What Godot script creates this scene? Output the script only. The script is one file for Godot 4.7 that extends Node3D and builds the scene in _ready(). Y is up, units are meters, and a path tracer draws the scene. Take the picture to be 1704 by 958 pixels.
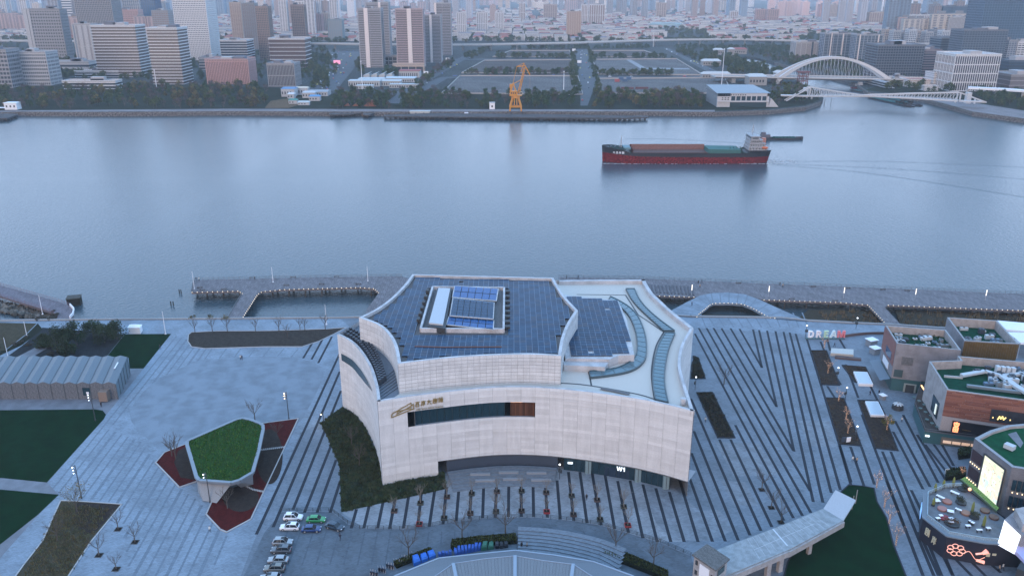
extends Node3D
# A riverside theatre seen from the air at dusk,the river behind it and a hazy city beyond.

const EYE := Vector3(0,120,0)
const PITCH := 0.34697
const FOCAL := 1380.0
const WATER := -3.6

var rng := RandomNumberGenerator.new()
var mats := {}
var names := {}
var origin := {}
var noise_tex := {}

func V(x,y,z) -> Vector3:
	return Vector3(x,y,z)
func ru(a,b) -> float:
	return rng.randf_range(a,b)

# ---------------------------------------------------------------- survey: a pixel of the photograph to a place in the world
func ray(px,py) -> Vector3:
	var dx = (px-852.0)/FOCAL
	var dy = -(py-479.0)/FOCAL
	return V(dx,dy*cos(PITCH)-sin(PITCH),-(cos(PITCH)+dy*sin(PITCH)))
func g(px,py,h = 0.0) -> Vector3:
	var d = ray(px,py)
	return EYE+d*((h-EYE.y)/d.y)
func at_z(px,py,z) -> Vector3:
	var d = ray(px,py)
	return EYE+d*(z/d.z)
func proj(p: Vector3) -> Vector2:
	var q = p-EYE
	var f = -q.z*cos(PITCH)-q.y*sin(PITCH)
	var u = q.y*cos(PITCH)-q.z*-sin(PITCH)*-1.0
	u = q.y*cos(PITCH)+(-q.z)*sin(PITCH)
	return Vector2(852.0+FOCAL*q.x/f,479.0-FOCAL*u/f)
func gl(a: Array,h = 0.0) -> Array:
	var r := []
	for i in range(0,a.size(),2):
		r.append(g(a[i],a[i+1],h))
	return r
func flat(pts: Array) -> PackedVector2Array:
	var r := PackedVector2Array()
	for p in pts:
		r.append(Vector2(p.x,p.z))
	return r
func curve(pts: Array,step: float) -> Array:
	var r := []
	for i in pts.size()-1:
		var p0 = pts[max(i-1,0)]
		var p1 = pts[i]
		var p2 = pts[i+1]
		var p3 = pts[min(i+2,pts.size()-1)]
		var n = max(1,int(round(p1.distance_to(p2)/step)))
		for k in n:
			r.append(p1.cubic_interpolate(p2,p0,p3,float(k)/n))
	r.append(pts[-1])
	return r
func even(pts: Array,step: float) -> Array:
	var total := 0.0
	for i in pts.size()-1:
		total += pts[i].distance_to(pts[i+1])
	var n = max(1,int(round(total/step)))
	var r := [pts[0]]
	var want = total/n
	var gone := 0.0
	for i in pts.size()-1:
		var a = pts[i]
		var b = pts[i+1]
		var l = a.distance_to(b)
		while gone+l >= want*r.size() and r.size() < n:
			r.append(a.lerp(b,(want*r.size()-gone)/l))
		gone += l
	r.append(pts[-1])
	return r

# ---------------------------------------------------------------- shapes
class Buf:
	var v := PackedVector3Array()
	var ix := PackedInt32Array()
	var c := PackedColorArray()
	var uv := PackedVector2Array()
	var col := Color.WHITE
	var tinted := false
	var smooth := false
	func tint(k) -> Buf:
		col = k
		tinted = true
		return self
	func p(a: Vector3) -> int:
		v.append(a)
		c.append(col)
		return v.size()-1
	func tri(a,b,d):
		var n = v.size()
		for q in [a,b,d]:
			v.append(q)
			c.append(col)
		ix.append_array(PackedInt32Array([n,n+1,n+2]))
	func quad(a,b,d,e):
		var n = v.size()
		for q in [a,b,d,e]:
			v.append(q)
			c.append(col)
		ix.append_array(PackedInt32Array([n,n+1,n+2,n,n+2,n+3]))
	func quad_uv(a,b,d,e):
		while uv.size() < v.size():
			uv.append(Vector2())
		quad(a,b,d,e)
		uv.append_array(PackedVector2Array([Vector2(0,1),Vector2(0,0),Vector2(1,0),Vector2(1,1)]))
	func box(at: Vector3,size: Vector3,turn := 0.0):
		obox(at,size,Basis(Vector3.UP,turn))
	func obox(at: Vector3,size: Vector3,b: Basis):
		var x = b.x*size.x/2
		var y = b.y*size.y/2
		var z = b.z*size.z/2
		var n = v.size()
		for k in 8:
			v.append(at+(x if k & 1 else -x)+(y if k & 2 else -y)+(z if k & 4 else -z))
			c.append(col)
		for f in [[0,2,3,1],[4,5,7,6],[0,1,5,4],[2,6,7,3],[0,4,6,2],[1,3,7,5]]:
			ix.append_array(PackedInt32Array([n+f[0],n+f[1],n+f[2],n+f[0],n+f[2],n+f[3]]))
	func mm(a: Vector3,b: Vector3):
		box((a+b)/2,(b-a).abs())
	func bar(a: Vector3,b: Vector3,w: float,h: float):
		var d = (b-a)
		var l = d.length()
		if l < 1e-5:
			return
		var z = d/l
		var up = Vector3.UP if abs(z.y) < 0.98 else Vector3.RIGHT
		var x = up.cross(z).normalized()
		obox((a+b)/2,Vector3(w,h,l),Basis(x,z.cross(x),z))
	func tube(a: Vector3,b: Vector3,r0: float,r1: float,n := 6,caps := true):
		var d = (b-a).normalized()
		var up = Vector3.UP if abs(d.y) < 0.95 else Vector3.RIGHT
		var x = up.cross(d).normalized()
		var y = d.cross(x)
		var s = v.size()
		for k in n:
			var o = x*cos(TAU*k/n)+y*sin(TAU*k/n)
			p(a+o*r0)
			p(b+o*r1)
		for k in n:
			var i = s+2*k
			var j = s+2*((k+1) % n)
			ix.append_array(PackedInt32Array([i,j,j+1,i,j+1,i+1]))
		if caps:
			for k in n-2:
				ix.append_array(PackedInt32Array([s,s+2*(k+2),s+2*(k+1),s+1,s+2*(k+1)+1,s+2*(k+2)+1]))
	func path(pts: Array,r: float,n := 6):
		for i in pts.size()-1:
			tube(pts[i],pts[i+1],r,r,n,true)
	func cap(poly: PackedVector2Array,y: float,down := false):
		var t = Geometry2D.triangulate_polygon(poly)
		var n = v.size()
		for q in poly:
			p(Vector3(q.x,y,q.y))
		for i in range(0,t.size(),3):
			if down:
				ix.append_array(PackedInt32Array([n+t[i],n+t[i+2],n+t[i+1]]))
			else:
				ix.append_array(PackedInt32Array([n+t[i],n+t[i+1],n+t[i+2]]))
	func sides(poly: PackedVector2Array,y0: float,y1: float,closed := true):
		for i in (poly.size() if closed else poly.size()-1):
			var a = poly[i]
			var b = poly[(i+1) % poly.size()]
			quad(Vector3(a.x,y0,a.y),Vector3(b.x,y0,b.y),Vector3(b.x,y1,b.y),Vector3(a.x,y1,a.y))
	func prism(poly: PackedVector2Array,y0: float,y1: float,bottom := false):
		cap(poly,y1)
		sides(poly,y0,y1)
		if bottom:
			cap(poly,y0,true)
	func rings(rs: Array,closed := true,ends := true):
		var n = rs[0].size()
		var s = v.size()
		for r in rs:
			for q in r:
				p(q)
		for i in rs.size()-1:
			for k in (n if closed else n-1):
				var a = s+i*n+k
				var b = s+i*n+(k+1) % n
				ix.append_array(PackedInt32Array([a,b,b+n,a,b+n,a+n]))
		if ends and closed:
			for k in n-2:
				ix.append_array(PackedInt32Array([s,s+k+2,s+k+1]))
				var e = s+(rs.size()-1)*n
				ix.append_array(PackedInt32Array([e,e+k+1,e+k+2]))
	func ball(at: Vector3,r: Vector3,n := 8,m := 6):
		var rs := []
		for i in m+1:
			var t = PI*i/m
			var ring := []
			for k in n:
				ring.append(at+Vector3(sin(t)*cos(TAU*k/n)*r.x,-cos(t)*r.y,sin(t)*sin(TAU*k/n)*r.z))
			rs.append(ring)
		rings(rs,true,false)
	func strip(pts: Array,w: float,y: float):
		for i in pts.size()-1:
			var a = pts[i]
			var b = pts[i+1]
			var d = Vector3(b.x-a.x,0,b.z-a.z).normalized()
			var o = Vector3(-d.z,0,d.x)*w/2
			quad(Vector3(a.x,y,a.z)-o,Vector3(b.x,y,b.z)-o,Vector3(b.x,y,b.z)+o,Vector3(a.x,y,a.z)+o)
	func kerb(pts: Array,w: float,y0: float,y1: float):
		for i in pts.size()-1:
			var a = Vector3(pts[i].x,(y0+y1)/2,pts[i].z)
			var b = Vector3(pts[i+1].x,(y0+y1)/2,pts[i+1].z)
			var d = (b-a).normalized()*w*0.45
			bar(a-d,b+d,w,y1-y0)
	func mesh(off: Vector3) -> ArrayMesh:
		var a := []
		a.resize(Mesh.ARRAY_MAX)
		var w := v.duplicate()
		if off != Vector3.ZERO:
			for i in w.size():
				w[i] -= off
		a[Mesh.ARRAY_VERTEX] = w
		a[Mesh.ARRAY_INDEX] = ix
		if tinted:
			a[Mesh.ARRAY_COLOR] = c
		if uv.size():
			while uv.size() < v.size():
				uv.append(Vector2())
			a[Mesh.ARRAY_TEX_UV] = uv
		if smooth:
			var n := PackedVector3Array()
			n.resize(w.size())
			for i in range(0,ix.size(),3):
				var f = (w[ix[i+2]]-w[ix[i]]).cross(w[ix[i+1]]-w[ix[i]])
				for k in 3:
					n[ix[i+k]] += f
			for i in n.size():
				n[i] = n[i].normalized() if n[i].length_squared() > 1e-20 else Vector3.UP
			a[Mesh.ARRAY_NORMAL] = n
		var m := ArrayMesh.new()
		m.add_surface_from_arrays(Mesh.PRIMITIVE_TRIANGLES,a)
		return m

# ---------------------------------------------------------------- naming
func numbered(called: String) -> String:
	var n = names.get(called,-1)+1
	names[called] = n
	return called if n == 0 else "%s_%03d" % [called,n]
func tag(o,label,category,group = ""):
	o.set_meta("label",label)
	o.set_meta("category",category)
	if group:
		o.set_meta("group",group)
	return o
func thing(called,label,category,at = Vector3.ZERO,turn = 0.0,group = ""):
	var o := Node3D.new()
	o.name = numbered(called)
	add_child(o,true)
	o.position = at
	o.rotation.y = turn
	origin[o] = at
	return tag(o,label,category,group)
func part(called,b: Buf,m,parent):
	var o := MeshInstance3D.new()
	o.name = called
	o.mesh = b.mesh(origin.get(parent,Vector3.ZERO))
	o.mesh.surface_set_material(0,m)
	origin[o] = origin.get(parent,Vector3.ZERO)
	parent.add_child(o,true)
	return o
func stuff(o):
	o.set_meta("kind","stuff")
	return o
func single(called,label,category,b: Buf,m,at = Vector3.ZERO,group = ""):
	var o := MeshInstance3D.new()
	o.name = numbered(called)
	o.mesh = b.mesh(at)
	o.mesh.surface_set_material(0,m)
	o.position = at
	origin[o] = at
	add_child(o,true)
	return tag(o,label,category,group)
func struct(called,b: Buf,m,label = ""):
	var o := MeshInstance3D.new()
	o.name = numbered(called)
	o.mesh = b.mesh(Vector3.ZERO)
	o.mesh.surface_set_material(0,m)
	origin[o] = Vector3.ZERO
	add_child(o,true)
	o.set_meta("kind","structure")
	if label:
		o.set_meta("label",label)
	return o
func dup(o,at: Vector3,turn = 0.0,size = 1.0,label = "",group = ""):
	var c = o.duplicate()
	c.name = numbered(String(o.get_meta("stem",o.name)))
	add_child(c,true)
	c.position = at
	c.rotation = V(0,turn,0)
	c.scale = Vector3.ONE*size
	if label:
		c.set_meta("label",label)
	if group:
		c.set_meta("group",group)
	return c
func place(o,at,turn = 0.0,size = 1.0,label = "",group = ""):
	if not o.has_meta("stem"):
		o.set_meta("stem",String(o.name))
		o.position = at
		o.rotation = V(0,turn,0)
		o.scale = Vector3.ONE*size
		if label:
			o.set_meta("label",label)
		if group:
			o.set_meta("group",group)
		return o
	return dup(o,at,turn,size,label,group)
func crowd(called,m: Mesh,places: Array,tints = [],label = ""):
	var mm := MultiMesh.new()
	mm.transform_format = MultiMesh.TRANSFORM_3D
	mm.use_colors = tints.size() > 0
	mm.mesh = m
	mm.instance_count = places.size()
	for i in places.size():
		mm.set_instance_transform(i,places[i])
		if tints.size():
			mm.set_instance_color(i,tints[i])
	var o := MultiMeshInstance3D.new()
	o.name = numbered(called)
	o.multimesh = mm
	add_child(o,true)
	o.set_meta("kind","stuff")
	if label:
		o.set_meta("label",label)
	return o

# ---------------------------------------------------------------- materials
func noise_image(freq: float,lo: float,hi: float,oct := 4,sz := 512,sd := 1,stretch := Vector2.ONE) -> Image:
	var n := FastNoiseLite.new()
	n.seed = sd
	n.frequency = freq
	n.fractal_octaves = oct
	n.noise_type = FastNoiseLite.TYPE_SIMPLEX_SMOOTH
	var im := n.get_seamless_image(sz,sz)
	im.convert(Image.FORMAT_L8)
	var d := im.get_data()
	for i in d.size():
		d[i] = int(clampf(lo+(hi-lo)*d[i]/255.0,0.0,1.0)*255.0)
	return Image.create_from_data(sz,sz,false,Image.FORMAT_L8,d)
func tex(key: String) -> Texture2D:
	if noise_tex.has(key):
		return noise_tex[key]
	var im: Image
	match key:
		"grain": im = noise_image(0.03,0.72,1.0,5,512,3)
		"patch": im = noise_image(0.008,0.84,1.06,4,512,7)
		"soil": im = noise_image(0.04,0.3,1.1,5,512,11)
		"lawn": im = noise_image(0.06,0.45,1.1,4,512,13)
		"streak": im = noise_image(0.03,0.93,1.03,4,512,29)
		"rough": im = noise_image(0.006,0.55,0.85,3,512,17)
		"wave":
			im = noise_image(0.075,0.0,1.0,3,2048,19)
			im.convert(Image.FORMAT_RGBA8)
			im.bump_map_to_normal_map(3.0)
		"bump": im = noise_image(0.05,0.0,1.0,4,512,23)
		"pave": im = paving_image(512,0.62)
		"deck": im = deck_image()
		"mesh": im = panel_image()
	noise_tex[key] = ImageTexture.create_from_image(im)
	return noise_tex[key]
func paving_image(sz: int,_slab: float) -> Image:
	var r := RandomNumberGenerator.new()
	r.seed = 5
	var im := Image.create(sz,sz,false,Image.FORMAT_L8)
	im.fill(Color(0.74,0.74,0.74))
	var w = sz/16
	var h = sz/32
	for j in 32:
		var shift = (j % 2)*w/2
		for i in range(-1,16):
			var k = r.randf_range(0.88,1.0)
			if r.randf() < 0.05:
				k *= 0.9
			im.fill_rect(Rect2i(i*w+shift+1,j*h+1,w-1,h-1),Color(k,k,k))
	return im
func deck_image() -> Image:
	var r := RandomNumberGenerator.new()
	r.seed = 6
	var im := Image.create(512,512,false,Image.FORMAT_L8)
	im.fill(Color(0.45,0.45,0.45))
	for i in 32:
		for j in 4:
			var k = r.randf_range(0.72,1.0)
			im.fill_rect(Rect2i(i*16+1,j*128+2+(i % 3)*7,14,124),Color(k,k,k))
	return im
func panel_image() -> Image:
	var im := Image.create(64,64,false,Image.FORMAT_L8)
	im.fill(Color(0.75,0.75,0.75))
	for i in 6:
		for j in 6:
			im.fill_rect(Rect2i(i*10+3,j*10+3,9,9),Color(1,1,1))
	return im
func srgb(r,gr,b) -> Color:
	return Color(r,gr,b).linear_to_srgb()
# linear base colour,roughness,and a computed pattern that repeats every `size` metres
func mat(key: String,c = null,rough := 0.8,pattern := "",size := 4.0,metal := 0.0,wide := 0.0,bump := 0.0) -> StandardMaterial3D:
	if mats.has(key):
		return mats[key]
	var m := StandardMaterial3D.new()
	m.resource_name = key
	m.albedo_color = c.linear_to_srgb()
	m.albedo_color.a = 1.0
	m.roughness = rough
	m.metallic = metal
	if pattern in ["lawn","soil"]:
		m.metallic_specular = 0.15
	if pattern:
		m.albedo_texture = tex(pattern)
		m.uv1_triplanar = true
		m.uv1_world_triplanar = true
		m.uv1_scale = Vector3.ONE/size
	if wide > 0.0:
		m.detail_enabled = true
		m.detail_albedo = tex("patch")
		m.detail_blend_mode = BaseMaterial3D.BLEND_MODE_MUL
		m.detail_uv_layer = BaseMaterial3D.DETAIL_UV_2
		m.uv2_triplanar = true
		m.uv2_world_triplanar = true
		m.uv2_scale = Vector3.ONE/wide
	if bump > 0.0:
		m.heightmap_enabled = true
		m.heightmap_texture = tex("bump")
		m.heightmap_scale = bump
		m.uv1_triplanar = true
		m.uv1_world_triplanar = true
		m.uv1_scale = Vector3.ONE/size
	mats[key] = m
	return m
func tinted(key: String,rough := 0.9,pattern := "",size := 4.0) -> StandardMaterial3D:
	if mats.has(key):
		return mats[key]
	var m := mat(key,Color(1,1,1),rough,pattern,size)
	if not pattern:
		m.metallic_specular = 0.2
	m.vertex_color_use_as_albedo = true
	return m
func glow(key: String,c := Color.WHITE,e := 1.0) -> StandardMaterial3D:
	if mats.has(key):
		return mats[key]
	var m := mat(key,Color(0.5,0.5,0.5))
	m.emission_enabled = true
	m.emission = c
	m.emission_energy_multiplier = e
	return m
func lamp_light(called,at: Vector3,c: Color,e: float,size := 0.12):
	var l := OmniLight3D.new()
	l.name = numbered(called)
	l.position = at
	l.light_color = c
	l.light_energy = e
	l.light_size = size
	l.omni_range = 30.0
	l.omni_attenuation = 2.0
	l.shadow_enabled = true
	add_child(l,true)
func words(text: String,height: float,depth := 0.05) -> TextMesh:
	var t := TextMesh.new()
	var f := SystemFont.new()
	f.font_names = PackedStringArray(["Droid Sans"])
	f.font_weight = 700
	t.font = f
	t.text = text
	t.font_size = 64
	t.pixel_size = height/46.0
	t.depth = depth
	return t
func lettering(called,text,height,m,parent,at: Vector3,turn: Vector3,depth := 0.05):
	var o := MeshInstance3D.new()
	o.name = called
	o.mesh = words(text,height,depth)
	o.mesh.material = m
	o.position = at-origin.get(parent,Vector3.ZERO)
	o.rotation = turn
	parent.add_child(o,true)
	return o

# ================================================================ the scene
func _ready():
	rng.seed = 2024
	var cam := Camera3D.new()
	cam.name = "camera"
	cam.position = EYE
	cam.rotation = V(-PITCH,0,0)
	cam.fov = rad_to_deg(2.0*atan(479.0/FOCAL))
	cam.near = 0.5
	cam.far = 40000.0
	add_child(cam)
	var env := Environment.new()
	env.background_mode = Environment.BG_SKY
	var sky := ProceduralSkyMaterial.new()
	sky.sky_top_color = srgb(0.215,0.395,0.66)
	sky.sky_horizon_color = srgb(0.68,0.74,0.88)
	sky.sky_curve = 0.16
	sky.sky_energy_multiplier = 1.5
	sky.ground_bottom_color = srgb(0.2,0.24,0.32)
	sky.ground_horizon_color = srgb(0.44,0.47,0.62)
	sky.ground_curve = 0.05
	env.sky = Sky.new()
	env.sky.sky_material = sky
	env.tonemap_mode = Environment.TONE_MAPPER_LINEAR
	env.tonemap_exposure = 1.25
	env.fog_enabled = true
	env.fog_density = 0.000092
	env.fog_light_color = srgb(0.86,0.93,1.0)
	env.sdfgi_enabled = true
	env.ssao_enabled = true
	env.ssil_enabled = true
	var around := WorldEnvironment.new()
	around.name = "surroundings"
	around.environment = env
	add_child(around)
	var sun := DirectionalLight3D.new()
	sun.name = "afterglow"
	sun.light_color = Color(1.0,0.89,0.83)
	sun.light_energy = 0.46
	sun.light_angular_distance = 35.0
	sun.shadow_enabled = true
	sun.rotation_degrees = V(-17,-18,0)
	add_child(sun)
	build_ground()
	build_piers()
	build_theatre()
	build_plaza()
	build_shops()
	build_gangway()
	build_river_traffic()
	build_far_bank()
	build_bridges()
	build_blocks()
	build_city()
	build_greenery()
	build_people()

# ================================================================ ground,water,embankments
var far_shore := []
var far_poly := PackedVector2Array()
var creek := PackedVector2Array()
func build_ground():
	var asphalt = mat("city_ground",Color(0.12,0.135,0.13),0.95,"soil",90.0,0.0,700.0)
	var w := Buf.new()
	w.quad(V(-9000,WATER,-100),V(9000,WATER,-100),V(9000,WATER,-3000),V(-9000,WATER,-3000))
	var wm = mat("river_water",Color(0.045,0.066,0.078),0.12)
	wm.metallic_specular = 0.36
	wm.normal_enabled = true
	wm.normal_texture = tex("wave")
	wm.normal_scale = 0.22
	wm.uv1_triplanar = true
	wm.uv1_world_triplanar = true
	wm.uv1_scale = V(1.0/430,1.0/430,1.0/230)
	wm.roughness = 0.34
	wm.roughness = 0.22
	struct("river",w,wm,"wide grey blue river with small ripples")
	# the far bank: one sheet to the horizon,its edge the quay line,a creek cut into it
	var shore = [-900,190,0,188,30,187,200,187.5,380,186,545,187,700,187,1075,186.5,1190,187.5,1280,184.5,1340,178.5,1366,170,1371,162,1352,152,1338,140,1318,129,1290,118,1262,108,1240,100,1232,96,1242,93.5,
		1262,96,1290,104,1320,112,1350,121,1392,131,1424,139,1436,148,1446,155,1480,158,1530,163,1570,173,1620,187,1704,198.5,2100,214]
	far_shore = gl(shore,0.0)
	far_shore[0].x = -8990.0
	far_shore[-1].x = 8990.0
	far_poly = flat(far_shore)
	far_poly.append(Vector2(8990,-13000))
	far_poly.append(Vector2(-8990,-13000))
	var f := Buf.new()
	f.prism(far_poly,-8.0,0.0)
	struct("far_bank_ground",f,asphalt)
	var q := Buf.new()
	q.kerb(far_shore.slice(1,12),1.2,-6.0,0.9)
	q.kerb(far_shore.slice(22,far_shore.size()-1),1.2,-6.0,0.9)
	struct("far_quay_wall",q,mat("old_concrete",Color(0.27,0.25,0.24),0.9,"soil",40.0))
	# the near bank
	var near = [-500,536,0,534,110,532.5,320,531,460,530,566,529,640,527,900,522,1105,524,1150,527,1300,529,1345,534,1420,538,1490,541,1560,546,1704,553,2200,578]
	var edge = gl(near,0.0)
	var poly = flat(edge)
	poly.append(Vector2(700,-20))
	poly.append(Vector2(-700,-20))
	var n := Buf.new()
	n.prism(poly,-7.0,0.0)
	var pave = mat("granite_paving",Color(0.165,0.20,0.24),0.7,"pave",9.6,0.0,46.0)
	var plaza = struct("plaza",n,pave,"pale granite plaza with dark paving bands")
	var e := Buf.new()
	e.kerb(edge,0.7,-5.0,0.55)
	struct("river_wall",e,mat("pale_coping",Color(0.36,0.37,0.38),0.8,"grain",6.0))
	for pv in [["left_paving",mat("pale_granite",Color(0.225,0.275,0.33),0.7,"pave",9.6,0.0,46.0),[-400,536,0,535,320,532,566,530,600,560,569,600,569,676,534,704,500,719,430,880,400,958,380,1020,-400,1020]],["front_paving",mat("warm_granite",Color(0.265,0.285,0.31),0.7,"pave",9.6,0.0,30.0),[567.6,852,743,813,740,787,850,768,930,775,1122,812,1150,840,1135,901,1094,901,1046,887,1000,874,954,866,890,860.5,820,861,760,867,720,874,670,880,605,879]],["forecourt",mat("dark_paving",Color(0.105,0.13,0.158),0.75,"pave",9.6,0.0,30.0),[440,885,468,852,551,851,580,873,605,879.5,670,880.5,720,874.5,760,867.5,820,861.5,890,861,954,866.5,1000,874.5,1046,887.5,1094,902,1150,925,1180,1010,380,1010]],["river_walk",mat("walk_granite",Color(0.215,0.262,0.315),0.7,"pave",9.6,0.0,46.0),[1150,545,1105,526,1150,528,1300,530,1345,535,1420,539,1490,542,1560,547,1704,554,1704,560,1480,553,1340,556]]]:
		var sb := Buf.new()
		sb.cap(flat(gl(pv[2])),0.003 if pv[0] != "forecourt" else 0.0035)
		part(pv[0],sb,pv[1],plaza)
	for pv in [[1068,806,1120,812,1165,850,1196,848,1226,880,1180,900,1120,898,1092,870],[1190,735,1262,738,1300,790,1222,792],[1200,800,1240,802,1262,842,1222,840],[1330,700,1380,700,1394,744,1346,742],[1445,760,1500,760,1520,800,1468,800]]:
		var sb := Buf.new()
		sb.cap(flat(gl(pv)),0.0042)
		part("paving_patch",sb,mat("patch_granite_%d" % (int(pv[0]) % 2),[Color(0.20,0.225,0.255),Color(0.145,0.182,0.225)][int(pv[0]) % 2],0.7,"pave",9.6,0.0,20.0),plaza)
	build_bands(plaza)

func band(plaza,a: Vector3,b: Vector3,w: float,m,y: float,called := "paving_band"):
	var s := Buf.new()
	s.strip([a,b],w,y)
	part(called,s,m,plaza)

func build_bands(plaza):
	var dark = mat("dark_granite",Color(0.010,0.017,0.030),0.9,"grain",3.0)
	var dim = mat("mid_granite",Color(0.135,0.17,0.21),0.7,"pave",9.6)
	# dark bands,traced end to end: x0,y0,x1,y1
	var fan = [593,847,584,879,614,841,605,879,637,836,628,879,658,828,648,880,680,824,671,879,701,820,695,877,723,817,714,876,743,810,737,872,764,808,759,867,785,805,781,863,
		805,803,803,862,826.5,800.5,824,861,846.7,800.5,846,860,867,800,867.6,860,887,800,888,860,907,800,911,861,927,799,932.5,864,946,785,955,866,965,785,977,870,985.5,787,1000.6,874,
		1007,790,1023,880,1028,800,1046,886,1048.5,799,1070,895,1070,805.6,1094,901.5,1091.5,812,1116.7,901.5,1114,818,1139,901.5,1130.6,796,1162,901.5]
	var west = [565,588,426,889,565,618,454,877,567,650,487,848,553,735,506,853,559,765,527,853,566,800,549,853,552,560,529,604,536,565,518,598,519,571,504,596]
	var east = [1146.7,792,1186,901,1151,753.5,1207.5,900.6,1155,717,1229,899,1150,663,1248.7,890.7,1197.6,731,1266.9,883,1216,731,1285,876.7,1224,707,1304.8,866,1156.7,555,1321,862,1163,545.5,1336,858,
		1176,545.5,1350,853,1187.6,545.5,1349,817,1201,546,1321,750,1216,546,1293,677,1231,547,1268.6,612,1253.6,548,1268.6,612,1263.6,549,1293,677,1277,550,1322,751,1291,551,1354,835,
		1304.5,552,1370,836,1314.6,553,1384,820,1324.6,555,1399,815,1343,563,1417,802]
	var south = [1397.5,741,1416.8,807,1416,743,1438.5,808.6,1434,743,1456,806,1435,690,1537,958,1469,751,1555,958,1483,751,1568,958,1487,718,1537,814,1490,700,1548.7,810,1503.6,690,1562,803,
		1527,723,1575,799,1540,739,1580,790,1554.6,739,1584,780,1568,739,1588,775,1476,800,1505,875,1517,815,1586.6,958,1530,885,1563,958,1571.7,922,1587,958,1583,922,1618,958,1609.6,927,1641,958,1639,930,1667,953,
		1381,610,1400,640,1366,568,1372,583,1377,563,1382,583,1397,563,1407,580,1377,642,1390,662,1408,606,1429,662,1448,640,1473,690]
	for list in [fan,west,east,south]:
		for i in range(0,list.size(),4):
			band(plaza,g(list[i],list[i+1]),g(list[i+2],list[i+3]),0.76,dark,0.006)
	# faint bands: the left plaza,parallel to the lawn's edge,and the strip before the theatre
	var a = g(285,556)
	var b = g(80,803)
	var dir = (b-a).normalized()
	var side = V(-dir.z,0,dir.x)
	if side.x < 0:
		side = -side
	var keep = PackedVector2Array(flat(gl([285,556,360,582,330,600,250,640,205,700,175,712,235,735,258,770,298,811,332,835,345,860,375,890,400,905,330,960,215,960,200,838,96,822,78,803])))
	for k in range(1,34):
		var o = a+side*(k*2.35)
		var line = PackedVector2Array([Vector2(o.x-dir.x*60,o.z-dir.z*60),Vector2(o.x+dir.x*220,o.z+dir.z*220)])
		for bit in Geometry2D.intersect_polyline_with_polygon(line,keep):
			if bit[0].distance_to(bit[-1]) > 6.0:
				band(plaza,V(bit[0].x,0,bit[0].y),V(bit[-1].x,0,bit[-1].y),0.5 if k % 3 else 0.8,dim,0.005)
	for k in 12:
		var x = 1165+k*15.5
		band(plaza,g(x,529 if k > 0 and k < 8 else 520),g(x+10,544.5),0.5,dim,0.005)
	for k in 7:
		band(plaza,g(352+k*24,580),g(340+k*23.4,598),0.45,dim,0.005)
	for k in 24:
		var x = 470+k*22.0
		band(plaza,g(x+(k-14)*-0.6,884),g(x-14+k*1.1,940 if k < 10 else 908),0.35,mat("worn_granite",Color(0.075,0.095,0.12),0.8,"pave",9.6),0.005)
	var smooth_area := Buf.new()
	var oval := []
	for p in curve(gl([330,600,400,594,480,594,528,606,538,625,500,700,470,715,438,708,404,693,310,733,272,748,250,735,215,690,250,640,300,612,330,600]),4.0):
		oval.append(p)
	oval.pop_back()
	smooth_area.cap(flat(oval),0.009)
	part("plain_paving",smooth_area,mat("plain_granite",Color(0.232,0.283,0.34),0.7,"grain",2.0,0.0,30.0),plaza)

# ================================================================ piers and boardwalks along the near bank
func deck_slab(called,label,px: Array,h: float,m,piles_every := 7.0,thick := 0.9):
	var pts = gl(px,h)
	var base = pts[0]
	base.y = 0
	var t = thing(called,label,"pier",base)
	var b := Buf.new()
	b.prism(flat(pts),h-thick,h,true)
	part("deck",b,m,t)
	var pb := Buf.new()
	var poly = flat(pts)
	var box = Rect2(poly[0],Vector2())
	for q in poly:
		box = box.expand(q)
	var x = box.position.x+2
	while x < box.end.x:
		var z = box.position.y+1.5
		while z < box.end.y:
			if Geometry2D.is_point_in_polygon(Vector2(x,z),poly):
				pb.tube(V(x,WATER-3,z),V(x,h-thick,z),0.32,0.32,6,false)
			z += piles_every
		x += piles_every
	if pb.v.size():
		stuff(part("piles",pb,mat("pile_concrete",Color(0.16,0.15,0.14),0.9,"soil",6.0),t))
	return t
func light_row(t,pts: Array,h: float,step: float,called := "edge_light"):
	var b := Buf.new()
	b.ball(Vector3.ZERO,V(0.16,0.13,0.16),6,4)
	var m = b.mesh(Vector3.ZERO)
	m.surface_set_material(0,glow("edge_glow",Color(1.0,0.90,0.74),1.7))
	for p in even(pts,step):
		var o := MeshInstance3D.new()
		o.name = called
		o.mesh = m
		o.position = V(p.x,h,p.z)-origin[t]
		t.add_child(o,true)
func railing(t,pts: Array,h: float,m,tall := 1.1,step := 2.2,called := "railing"):
	var b := Buf.new()
	for p in even(pts,step):
		b.box(V(p.x,h+tall/2,p.z),V(0.09,tall,0.09))
	for k in [1.0,0.66,0.33]:
		for i in pts.size()-1:
			b.bar(V(pts[i].x,h+tall*k,pts[i].z),V(pts[i+1].x,h+tall*k,pts[i+1].z),0.07,0.06)
	return part(called,b,m,t)
func bench(at: Vector3,turn: float,label: String):
	if not protos.has("bench"):
		var t = thing("bench",label,"bench",Vector3.ZERO)
		var s := Buf.new()
		s.box(V(0,0.42,0),V(2.4,0.1,0.6))
		part("seat",s,mat("bench_wood",Color(0.09,0.07,0.06),0.8),t)
		for k in [-0.9,0.9]:
			var l := Buf.new()
			l.box(V(k,0.19,0),V(0.25,0.38,0.5))
			part("leg",l,mat("dark_metal",Color(0.035,0.04,0.045),0.5),t)
		protos.bench = t
	place(protos.bench,at,turn,1.0,label,"benches along the boardwalk")
var protos := {}
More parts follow.
